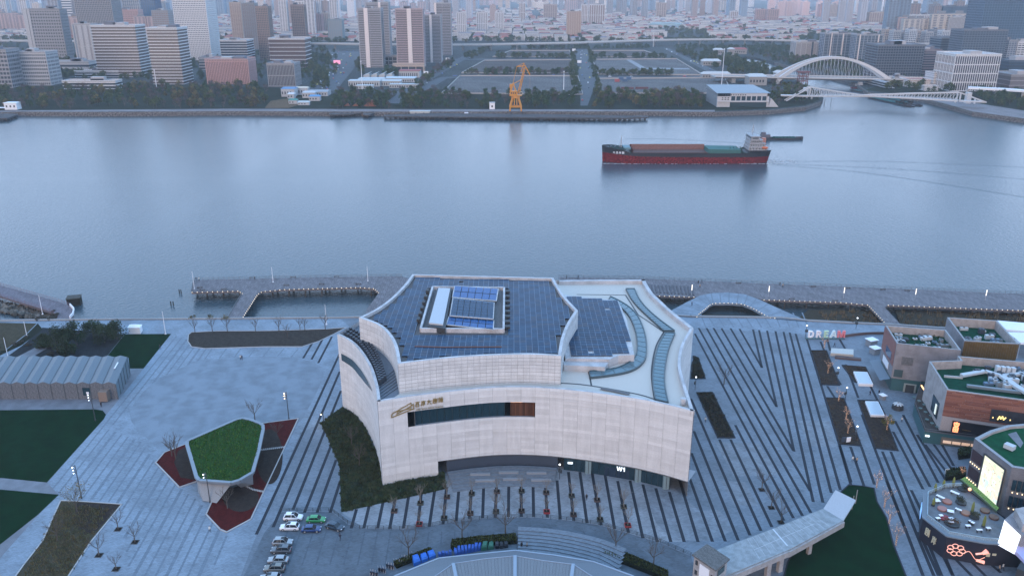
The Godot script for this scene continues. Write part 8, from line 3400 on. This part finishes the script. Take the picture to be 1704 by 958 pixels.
	for q in [[1366,1374,8,34,pink,"slim pinkish tower behind the blue blocks, leftmost"],[1382,1396,8,34,beige,"slim beige tower behind the blue blocks, middle"],[1404,1421,8,40,pink,"pale pink tower behind the blue blocks, rightmost of three"],[1449,1472,21,42,beige,"cream slab left of the white fin tower"],[1476,1500,11,42,white,"white fin tower over the dark glass offices"]]:
		block("slim_tower",q[5],q[0],q[1],q[2],q[3],26,{"kind": "fins","wall": brown,"trim": q[4],"bays": 6,"fin": 2.4,"cat": "tower"})
	# right shore
	block("blue_flats","blue glass apartment block behind the arch, left of two",1374,1425,57,101,24,{"kind": "balcony","wall": mat("blue_flat_wall",Color(0.035,0.075,0.12),0.25),"trim": mat("blue_flat_trim",Color(0.27,0.285,0.32),0.7),"floors": 17,"bays": 7,"band": 0.2,"fin": 0.9,"out": 0.9,"strip": [[0.2,0.23],[0.58,0.61]]})
	block("blue_flats","blue glass apartment block behind the arch, right of two",1427,1470,59,106,24,{"kind": "balcony","wall": mat("blue_flat_wall"),"trim": mat("blue_flat_trim"),"floors": 17,"bays": 7,"band": 0.2,"fin": 0.9,"out": 0.9,"strip": [[0.1,0.14],[0.82,0.86]]})
	block("grey_box","plain grey box building left of the blue blocks",1326,1369,71,98,30,{"kind": "fins","wall": grey,"trim": pale,"bays": 5,"fin": 0.8,"belts": [1.0],"strip": [[0.6,0.66]],"pier": glass_blue})
	block("dark_office","wide dark glass office right of the arch",1463,1540,76,134,40,{"kind": "grid","wall": glass_dark,"trim": mat("office_frame",Color(0.10,0.115,0.14),0.5),"floors": 13,"bays": 18,"band": 0.3,"fin": 0.6,"out": 0.4})
	block("dark_office","lower purple grey office between the dark one and the white grid block",1541,1568,84,130,36,{"kind": "bands","wall": glass_dark,"trim": mat("office_mauve",Color(0.16,0.13,0.15),0.6),"floors": 11,"band": 0.4})
	block("white_grid_office","white framed office of tall window bays at the creek mouth",1592,1667,92,152,48,{"kind": "fins","wall": mat("grid_office_glass",Color(0.05,0.055,0.075),0.2),"trim": white,"bays": 20,"fin": 0.75,"out": 0.55,"belts": [0.0,0.25,0.5,0.75,1.0],"roof": mat("white_roof",Color(0.5,0.5,0.5),0.7,"grain",9.0),"plant": 1})
	block("white_annex","pale annex at the left foot of the white framed office",1556,1585,123,146,24,{"kind": "bands","wall": pale,"trim": white,"floors": 5,"band": 0.5})
	block("dark_tower","dark blue glass slab tower at the upper right",1571,1627,11,62,40,{"kind": "fins","wall": mat("slab_blue",Color(0.03,0.06,0.10),0.15),"trim": glass_blue,"bays": 14,"belts": [1.0]})
	block("fin_slab","pale slab with wavy vertical fins before the dark blue tower",1582,1634,29,72,34,{"kind": "fins","wall": grey,"trim": pale,"bays": 24,"fin": 1.1,"out": 1.0,"belts": [1.0]})
	block("blue_skyscraper","tallest blue glass skyscraper cut by the upper right corner",1652,1740,-60,112,50,{"kind": "grid","wall": mat("sky_glass",Color(0.04,0.085,0.135),0.1),"trim": mat("sky_frame",Color(0.07,0.11,0.16),0.4),"floors": 40,"bays": 20,"band": 0.18,"fin": 0.4,"out": 0.3})
	block("glass_office","broad blue glass office behind the white framed office, taller one",1606,1679,51,118,40,{"kind": "grid","wall": glass_blue,"trim": mat("office_frame"),"floors": 17,"bays": 16,"band": 0.3,"fin": 0.5,"out": 0.4})
	block("glass_office","lower blue glass office with a lit corner behind the white framed one",1568,1637,64,104,40,{"kind": "bands","wall": glass_blue,"trim": mat("office_frame"),"floors": 10,"band": 0.3})
	block("white_fin_row","row of white finned apartment towers over the dark offices, left",1497,1526,25,62,30,{"kind": "fins","wall": brown,"trim": white,"bays": 10,"fin": 1.6,"out": 1.0,"cat": "tower"})
	block("white_fin_row","row of white finned apartment towers over the dark offices, right",1528,1551,25,62,30,{"kind": "fins","wall": brown,"trim": white,"bays": 8,"fin": 1.6,"out": 1.0,"cat": "tower"})
	block("edge_flats","blue grey flats with curved tops near the right edge",1681,1694,68,114,30,{"kind": "balcony","wall": mat("blue_flat_wall"),"trim": mat("blue_flat_trim"),"floors": 14,"bays": 3})
	block("edge_flats","white flats cut by the right edge",1696,1740,70,114,30,{"kind": "balcony","wall": win,"trim": white,"floors": 12,"bays": 7,"band": 0.5})
	block("dark_podium","dark glass podium at the right edge behind the white framed office",1681,1760,102,124,40,{"kind": "bands","wall": glass_dark,"trim": glass_blue,"floors": 4})
	block("round_hall","dark hall with a domed grey end at the right edge",1684,1780,126,150,50,{"kind": "bands","wall": mat("hall_slate",Color(0.13,0.12,0.13),0.8),"trim": grey,"floors": 3,"band": 0.2})
	block("quay_block","pale low block with pillars behind the footbridge",1490,1512,130,140,18,{"kind": "fins","wall": win,"trim": pale,"bays": 5})
	block("red_roof_hall","low white hall with a dull red roof behind the moored barges",1513,1552,134,145,26,{"kind": "fins","wall": white,"trim": white,"bays": 6,"belts": [1.0],"roof": mat("dull_red_roof"),"plant": 0})
	block("glazed_row","row of low glazed pavilions in front of the red roofed hall",1540,1562,145,151,14,{"kind": "fins","wall": win,"trim": white,"bays": 6,"plant": 0})
	# flats with rooftop frames behind the blue blocks: a crowded row
	var say = ["cream","pale","grey","white","pinkish","beige","sandy","light grey"]
	for k in 8:
		var x = 1475+k*13.5
		block("roofed_flats","%s flats with a rooftop frame in the row above the dark offices" % say[k],x,x+11.5,50+(k % 3)*2,76+(k % 2)*3,22,{"kind": "grid","wall": glass_blue,"trim": [beige,pale,grey,white][k % 4],"floors": 9,"bays": 4,"band": 0.35,"fin": 0.7})

# ================================================================ the city to the horizon
func city_tower(called,label,w,h,d,wall,trim,group,cat):
	var t = thing(called,label,cat,Vector3.ZERO,0.0,group)
	var b := Buf.new()
	b.mm(V(-w/2,0,d/2),V(w/2,h,-d/2))
	part("wall",b,wall,t)
	var f := Buf.new()
	var n = int(h/3.2)
	for s in 3:
		var x = lerp(-w*0.33,w*0.33,s/2.0)
		for k in n:
			f.mm(V(x-w*0.085,k*3.2+0.9,d/2),V(x+w*0.085,k*3.2+2.6,d/2+0.35))
	for s in 2:
		for k in n:
			f.mm(V(-w/2-0.3,k*3.2+0.9,-d*0.3+s*d*0.4),V(w/2+0.3,k*3.2+2.6,-d*0.3+s*d*0.4+d*0.2))
	stuff(part("window_stacks",f,trim,t))
	var r := Buf.new()
	r.mm(V(-w/2-0.4,h,d/2+0.4),V(w/2+0.4,h+1.2,-d/2-0.4))
	r.mm(V(-w*0.2,h+1.2,d*0.2),V(w*0.2,h+6.0,-d*0.2))
	part("roof",r,mat("far_roof"),t)
	return t
func build_city():
	var walls = [["beige",Color(0.58,0.47,0.40)],["white",Color(0.72,0.70,0.70)],["pink",Color(0.60,0.43,0.40)],["grey",Color(0.42,0.42,0.45)],["cream",Color(0.66,0.57,0.49)],["blue grey",Color(0.25,0.32,0.40)],["brown",Color(0.36,0.27,0.24)]]
	var pr := []
	var shapes = [[26,78,16],[22,92,18],[34,66,14],[24,100,20],[40,56,14],[30,110,28],[22,74,18]]
	for i in 7:
		pr.append(city_tower("%s_tower" % walls[i][0].replace(" ","_"),"distant %s apartment tower in the hazy city" % walls[i][0],shapes[i][0],shapes[i][1],shapes[i][2],mat("city_%s" % walls[i][0],walls[i][1],0.85,"grain",30.0),mat("city_window",Color(0.085,0.095,0.12),0.5),"distant %s towers" % walls[i][0],"tower"))
	var taken := []
	var rest := []
	var tones := []
	var count := 0
	var tries := 0
	# clusters of towers on ever farther ground
	while count < 1500 and tries < 9000:
		tries += 1
		var u = rng.randf()
		var x = ru(-6500,6500)
		var z = -1950-pow(u,1.25)*8600
		var px = proj(V(x,0,z))
		if px.x < -500 or px.x > 2250:
			continue
		if z > -2500 and px.x > 560 and px.x < 1380:
			continue
		if z > -3300 and px.x > 830 and px.x < 1340 and rng.randf() < 0.93:
			continue
		if z > -4200 and px.x > 560 and px.x < 1420 and rng.randf() < 0.6:
			continue
		var n = 1+rng.randi() % 6
		var k = rng.randi() % 7
		var sc = ru(0.7,1.1)
		for j in n:
			var p = V(x+j*ru(36,46),0,z+ru(-50,50))
			count += 1
			if count <= 290 or (z > -2800):
				var o = place(pr[k],p,ru(-0.15,0.15),1.0)
				o.scale = V(ru(0.8,1.2),sc*ru(0.9,1.1),1)
			else:
				var s = shapes[k]
				rest.append(Transform3D(Basis(Vector3.UP,ru(-0.2,0.2)).scaled(V(s[0],s[1]*sc,s[2])),p))
				var tn = ru(0.8,1.1)
				tones.append(Color(walls[k][1].r*tn,walls[k][1].g*tn,walls[k][1].b*tn))
	# far towers: one body with recessed stacks
	var fb := Buf.new()
	for i in 3:
		var x0 = -0.5+i/3.0
		fb.mm(V(x0,0,-0.5),V(x0+0.24,1,0.5))
		fb.mm(V(x0+0.24,0,-0.5),V(x0+1.0/3,0.97,0.36))
	fb.mm(V(-0.2,1,-0.2),V(0.2,1.06,0.2))
	var fm = fb.mesh(Vector3.ZERO)
	fm.surface_set_material(0,tinted("city_far",0.9))
	crowd("distant_towers",fm,rest,tones,"mass of distant towers fading into haze")
	# low houses with red and brown roofs
	var hp := []
	for i in 4:
		var t = thing("red_roof_house" if i < 2 else ("grey_roof_house" if i == 2 else "flat_roof_house"),"","house",Vector3.ZERO)
		var w = [22.0,30.0,26.0,34.0][i]
		var hgt = [8.0,9.0,9.0,15.0][i]
		var b := Buf.new()
		b.mm(V(-w/2,0,5.5),V(w/2,hgt,-5.5))
		part("wall",b,mat("house_wall_%d" % i,[Color(0.58,0.53,0.51),Color(0.46,0.39,0.36),Color(0.44,0.44,0.44),Color(0.5,0.49,0.48)][i],0.85),t)
		var r := Buf.new()
		if i < 3:
			r.rings([[V(-w/2-0.5,hgt-0.1,6),V(w/2+0.5,hgt-0.1,6),V(w/2+0.5,hgt-0.1,-6),V(-w/2-0.5,hgt-0.1,-6)],[V(-w/2+3,hgt+3.4,0.2),V(w/2-3,hgt+3.4,0.2),V(w/2-3,hgt+3.4,-0.2),V(-w/2+3,hgt+3.4,-0.2)]])
		else:
			r.mm(V(-w/2-0.3,hgt,5.8),V(w/2+0.3,hgt+0.8,-5.8))
		part("roof",r,mat("house_roof_%d" % i,[Color(0.30,0.09,0.07),Color(0.23,0.105,0.085),Color(0.15,0.165,0.21),Color(0.20,0.205,0.225)][i],0.85),t)
		var wn := Buf.new()
		for k in int(w/4):
			for j in (2 if i < 3 else 4):
				wn.box(V(-w/2+2+k*4,2.2+j*3.4,5.55),V(1.5,1.5,0.2))
		stuff(part("windows",wn,mat("city_window"),t))
		hp.append(t)
	var names_ = ["red roofed house among the low streets beyond the lots","brown roofed terrace among the low streets beyond the lots","grey roofed house among the low streets beyond the lots","flat roofed pale block among the low streets beyond the lots"]
	var groups = ["distant red roofed houses","distant brown roofed terraces","distant grey roofed houses","distant flat roofed blocks"]
	var spots := []
	for k in 9000:
		var px = ru(-350,2050)
		var py = 14+54*pow(rng.randf(),0.8)
		var p = g(px,py)
		if p.z < -5200:
			continue
		if px > 1090 and px < 1190 and py > 50:
			continue
		if px > 1330 and px < 1704 and py > 56:
			continue
		spots.append(p)
	spots.sort_custom(func(a,b): return a.z > b.z)
	var seen_cells := {}
	var made := 0
	var rest_r := [[],[],[],[]]
	for p in spots:
		var cell = Vector2i(int(floor(p.x/34.0)),int(floor(p.z/17.0)))
		if seen_cells.has(cell):
			continue
		seen_cells[cell] = true
		var q = V(cell.x*34.0+17,0,cell.y*17.0+8)
		var k = [0,0,1,0,2,3,3][rng.randi() % 7]
		var pxp = proj(q)
		if made < 270 and pxp.x > -20 and pxp.x < 1724 and q.z < -2010:
			place(hp[k],q,ru(-0.1,0.1),ru(0.8,1.0),names_[k],groups[k])
			made += 1
		else:
			rest_r[k].append(Transform3D(Basis(Vector3.UP,ru(-0.12,0.12)).scaled(Vector3.ONE*ru(0.75,1.05)),q))
	for k in 4:
		for part_of in [0,1]:
			var m = hp[k].get_child(part_of).mesh
			if rest_r[k].size():
				crowd(["low_house_walls","low_house_roofs"][part_of],m,rest_r[k],[],"mass of low houses far beyond the lots")
	# stadium with a low arch
	var s0 = g(1108,47)
	var stt = thing("stadium","small stadium with a thin pale arch beyond the red roofs","stadium",s0)
	var sb := Buf.new()
	for k in 24:
		var a0 = TAU*k/24
		var a1 = TAU*(k+1)/24
		sb.quad(s0+V(cos(a0)*55,0,sin(a0)*70),s0+V(cos(a1)*55,0,sin(a1)*70),s0+V(cos(a1)*50,16,sin(a1)*64),s0+V(cos(a0)*50,16,sin(a0)*64))
		sb.quad(s0+V(cos(a0)*50,16,sin(a0)*64),s0+V(cos(a1)*50,16,sin(a1)*64),s0+V(cos(a1)*30,8,sin(a1)*44),s0+V(cos(a0)*30,8,sin(a0)*44))
	part("bowl",sb,mat("stadium_bowl",Color(0.25,0.33,0.33),0.8),stt)
	var ab := Buf.new()
	for k in 20:
		var u0 = k/20.0
		var u1 = (k+1)/20.0
		ab.bar(s0+V(-60+120*u0,8+100*u0*(1-u0),0),s0+V(-60+120*u1,8+100*u1*(1-u1),0),3,3)
	part("arch",ab,mat("bridge_white"),stt)

# ================================================================ trees of the far bank and of the city
func build_greenery():
	var kinds := []
	var tone = [Color(0.036,0.062,0.028),Color(0.06,0.075,0.028),Color(0.12,0.10,0.042),Color(0.10,0.078,0.07)]
	var say = ["dark green tree in the park on the far bank","olive green tree in the park on the far bank","yellowish tree in the park on the far bank","bare brownish tree in the park on the far bank"]
	var bark = mat("bark")
	for i in 4:
		var t = thing(["green_tree","olive_tree","yellow_tree","brown_tree"][i],say[i],"tree",Vector3.ZERO,0.0,["dark green far bank trees","olive far bank trees","yellowish far bank trees","bare far bank trees"][i])
		var tr := Buf.new()
		tr.tube(Vector3.ZERO,V(0,5,0),0.35,0.2,5)
		for k in 4:
			var a = TAU*k/4
			tr.tube(V(0,3,0),V(cos(a)*2.4,7,sin(a)*2.4),0.16,0.06,4)
		part("trunk",tr,bark,t)
		var c := leaf_mesh(420 if i < 3 else 380,V(5.2,5.4,5.2),0.62 if i < 3 else 0.36,tone[i],60+i,9,0.5)
		for j in c.v.size():
			c.v[j].y += 6.2
		part("crown",c,tinted("leaf"),t)
		kinds.append(t)
	var zones = [[[-20,182,200,182,430,180,450,168,440,146,330,144,200,146,100,149,-20,152],190,[0,1,2,3,3]],[[545,182,720,181,850,181,962,180,962,158,740,158,690,152,560,158],150,[0,0,1,3]],[[986,180,1180,181,1170,158,990,158],95,[0,0,1,2,3]],[[1284,178,1362,166,1345,150,1290,142,1284,150],34,[0,1,3]],[[1450,148,1500,152,1570,158,1600,150,1480,138],18,[0,1]],
		[[510,152,545,150,548,96,512,92],60,[0,0,1,1]],[[590,118,606,128,600,86,604,84],16,[0,1]],[[700,150,730,128,760,104,745,104,712,126,690,150],34,[0,1,3]],[[770,99,806,82,816,84,784,100],20,[0,1]],[[820,98.5,950,98.5,950,95.5,830,95.5],40,[0,1]],[[770,126.4,960,126.4,958,122.6,780,122.6],44,[0,3,1]],[[1000,127.2,1122,127.2,1118,124.5,1000,124.5],26,[1,0]],[[988,98.5,1124,98.2,1112,95.6,988,96],34,[0,0]],[[955,170,966,170,958,90,948,90],26,[0,1]],[[992,150,1000,150,984,88,978,88],20,[0,1]],
		[[1115,84,1230,96,1240,108,1300,121,1300,125,1215,124],150,[0,0,1]],[[1125,80,1330,80,1330,92,1240,90,1130,84],110,[0,0]],[[850,83.5,1080,82,1080,79,850,81],60,[0,0]],[[640,120,662,120,668,128,640,130],14,[0,0]],[[1400,128,1470,131,1462,106,1380,104],60,[0,1,3]],[[1270,100,1330,112,1380,126,1390,110,1330,96],60,[0,1,3]],[[1640,175,1704,182,1704,158,1620,156],30,[0,1]]]
	var spots := []
	for zn in zones:
		var poly = flat(gl(zn[0]))
		var lo = poly[0]
		var hi = poly[0]
		for p in poly:
			lo = Vector2(min(lo.x,p.x),min(lo.y,p.y))
			hi = Vector2(max(hi.x,p.x),max(hi.y,p.y))
		var n := 0
		for k in zn[1]*14:
			if n >= zn[1]*1.5:
				break
			var q = Vector2(ru(lo.x,hi.x),ru(lo.y,hi.y))
			if Geometry2D.is_point_in_polygon(q,poly):
				spots.append([V(q.x,0,q.y),zn[2][rng.randi() % zn[2].size()]])
				n += 1
	spots.sort_custom(func(a,b): return a[0].z > b[0].z)
	var rest := [[],[],[],[]]
	var made := [0,0,0,0]
	for s in spots:
		var k = s[1]
		var size = ru(0.55,1.15)
		if made[k] < 150:
			place(kinds[k],s[0],rng.randf()*TAU,size)
			made[k] += 1
		else:
			rest[k].append(Transform3D(Basis(Vector3.UP,rng.randf()*TAU).scaled(Vector3.ONE*size),s[0]))
	# hedgerows and city greenery to the horizon
	for k in 5200:
		var px = ru(-400,2100)
		var py = 10+62*pow(rng.randf(),0.7)
		rest[rng.randi() % 2].append(Transform3D(Basis(Vector3.UP,rng.randf()*TAU).scaled(V(1.3,0.9,1.3)*ru(0.7,1.5)),g(px,py)))
	for k in 1500:
		var px = ru(-300,560) if rng.randf() < 0.5 else ru(1240,2000)
		rest[rng.randi() % 2].append(Transform3D(Basis(Vector3.UP,rng.randf()*TAU).scaled(Vector3.ONE*ru(0.7,1.2)),g(px,ru(72,136))))
	for k in 4:
		var keep := []
		for tr in rest[k]:
			var q = Vector2(tr.origin.x,tr.origin.z)
			if Geometry2D.is_point_in_polygon(q,far_poly):
				keep.append(tr)
		crowd(["far_woods","far_greenery","far_thicket","far_scrub"][k],kinds[k].get_child(1).mesh,keep)

# ================================================================ people
func field(p: Vector3,bones: Array) -> float:
	var d := 1e3
	for b in bones:
		var a: Vector3 = b[0]
		var e: Vector3 = b[1]
		var ab = e-a
		var t = clampf((p-a).dot(ab)/ab.length_squared(),0,1)
		var r = lerp(float(b[2]),float(b[3]),t)
		var q = (p-(a+ab*t)).length()-r
		var k = 0.035
		var h = clampf(0.5+0.5*(d-q)/k,0,1)
		d = lerp(d,q,h)-k*h*(1-h)
	return d
func person_mesh(stride: float,coat: Color,legs: Color,hair: Color) -> Buf:
	# one continuous body: joints with radii,joined smoothly and meshed with surface nets
	var s = stride
	var bones = [[V(0,1.62,0.01),V(0,1.68,0.0),0.085,0.095],[V(0,1.56,0.05),V(0,1.60,0.06),0.055,0.06],[V(0,1.44,-0.01),V(0,1.58,0),0.06,0.055],[V(0,1.36,0),V(0,1.0,0),0.14,0.125],[V(-0.16,1.38,0),V(0.16,1.38,0),0.085,0.085],[V(-0.07,0.95,0),V(0.07,0.95,0),0.125,0.125]]
	for k in [-1,1]:
		var f = k*s
		bones.append_array([[V(k*0.1,0.92,0),V(k*0.1,0.5,f*0.22),0.095,0.065],[V(k*0.1,0.5,f*0.22),V(k*0.1,0.08,f*0.34-(0.1*s if f < 0 else 0.0)),0.065,0.045],[V(k*0.1,0.045,f*0.34-0.03),V(k*0.105,0.04,f*0.34+0.15),0.045,0.04],
			[V(k*0.19,1.37,0),V(k*0.24,1.1,-f*0.1),0.055,0.045],[V(k*0.24,1.1,-f*0.1),V(k*0.25,0.86,-f*0.2+0.06),0.045,0.035],[V(k*0.25,0.85,-f*0.2+0.07),V(k*0.25,0.76,-f*0.2+0.1),0.032,0.024]])
	var c := 0.045
	var lo = V(-0.38,-0.05,-0.55)
	var n = Vector3i(18,42,26)
	var v := {}
	for x in n.x:
		for y in n.y:
			for z in n.z:
				var p = lo+V(x,y,z)*c
				v[Vector3i(x,y,z)] = field(p,bones)
	var b := Buf.new()
	b.smooth = true
	b.tinted = true
	var id := {}
	for x in n.x-1:
		for y in n.y-1:
			for z in n.z-1:
				var sum := Vector3()
				var cuts := 0
				var inside := 0
				for e in [[0,1],[2,3],[4,5],[6,7],[0,2],[1,3],[4,6],[5,7],[0,4],[1,5],[2,6],[3,7]]:
					var a = Vector3i(e[0] & 1,(e[0] >> 1) & 1,e[0] >> 2)
					var d = Vector3i(e[1] & 1,(e[1] >> 1) & 1,e[1] >> 2)
					var va = v[Vector3i(x,y,z)+a]
					var vd = v[Vector3i(x,y,z)+d]
					if (va < 0) != (vd < 0):
						sum += Vector3(a).lerp(Vector3(d),va/(va-vd))
						cuts += 1
				if cuts:
					var p = lo+(V(x,y,z)+sum/cuts)*c
					var col = legs
					if p.y > 1.66 or (p.y > 1.56 and p.z < 0.03 and abs(p.x) < 0.14):
						col = hair
					elif p.y > 1.49:
						col = Color(0.42,0.26,0.19)
					elif p.y > 0.83 and not (abs(p.x) > 0.2 and p.y < 0.9):
						col = coat
					elif abs(p.x) > 0.2 and p.y > 0.7:
						col = Color(0.42,0.26,0.19)
					elif p.y < 0.09:
						col = Color(0.02,0.02,0.02)
					b.tint(col)
					id[Vector3i(x,y,z)] = b.p(p)
	for x in range(1,n.x-1):
		for y in range(1,n.y-1):
			for z in range(1,n.z-1):
				var o = Vector3i(x,y,z)
				for ax in 3:
					var step = [Vector3i(1,0,0),Vector3i(0,1,0),Vector3i(0,0,1)][ax]
					if (v[o] < 0) == (v[o+step] < 0):
						continue
					var u = [Vector3i(0,1,0),Vector3i(0,0,1),Vector3i(1,0,0)][ax]
					var w = [Vector3i(0,0,1),Vector3i(1,0,0),Vector3i(0,1,0)][ax]
					var q = [id.get(o-u-w),id.get(o-w),id.get(o),id.get(o-u)]
					if q.has(null):
						continue
					if v[o] < 0:
						b.ix.append_array(PackedInt32Array([q[0],q[2],q[1],q[0],q[3],q[2]]))
					else:
						b.ix.append_array(PackedInt32Array([q[0],q[1],q[2],q[0],q[2],q[3]]))
	return b
func build_people():
	var looks = [[0.0,Color(0.02,0.02,0.025),Color(0.015,0.015,0.02)],[0.8,Color(0.55,0.53,0.5),Color(0.02,0.02,0.03)],[0.9,Color(0.025,0.03,0.05),Color(0.03,0.03,0.04)],[0.6,Color(0.35,0.25,0.17),Color(0.015,0.015,0.018)]]
	var pr := []
	for l in looks:
		var b = person_mesh(l[0],l[1],l[2],Color(0.012,0.01,0.009))
		pr.append(single("person","","person",b,tinted("clothes",0.9),Vector3.ZERO))
	var list = [[400,598,1,"person in a pale top standing with another in the middle of the left plaza"],[402.5,598.5,2,"person in dark clothes beside the pale one on the left plaza"],[349,885,1,"person in a white top walking below the red bed"],[266,581,2,"person in dark clothes at the corner of the small lawn"],[168,677,0,"person in black on the path by the greenhouse"],[566,898,2,"person in dark clothes below the navy car"],[976,832,0,"person in black among the tree boxes before the theatre"],
		[1419,768,1,"person in white walking left of another, below the tree beds"],[1426,769.5,3,"person in a tan coat walking below the tree beds"],[1174,702,1,"person in a pale coat right of the theatre's front corner"],[1151.5,509,2,"person on the paved loop's left arm"],[1389,577,2,"person in dark clothes just below the big letters"],[1448,658,2,"person in dark clothes walking by the shops, left of two"],[1463,656,0,"person in black walking by the shops, right of two"],[1501,702,1,"person in white beside the dark round stand"],
		[1162,472.5,0,"person in black at the pier rail, left of three"],[1168,470,2,"person in dark clothes at the pier rail, middle of three"],[1165,479,3,"person in a tan coat standing back from the pier rail"],[1298,475,0,"person in black at the pier rail over the paved loop"],[1303,478,3,"person in a tan coat near the rail over the paved loop"],[318+8,467,2,"person at the left end of the left pier, left of two"],[331,467,1,"pale dressed person at the left end of the left pier"],[424,466,0,"person in black by the left pier's outer rail"],[943,463.5,0,"person in black on the pier right behind the theatre, left of two"],[962,463.8,2,"person in dark clothes on the pier right behind the theatre, right of two"],[1669,948,1,"person in a pale top at the lower right corner"],[1663,950,3,"person in a tan coat at the lower right corner"],[877,912,3,"person in a tan coat standing at the curved steps behind the stage roof"],[868,912,0,"person in black at the curved steps behind the stage roof"]]
	for q in list:
		var h = 0.15 if q[1] < 485 else (0.25 if q[1] == 509 else 0.01)
		place(pr[q[2]],g(q[0],q[1],h) ,rng.randf()*TAU,ru(0.96,1.06),q[3])
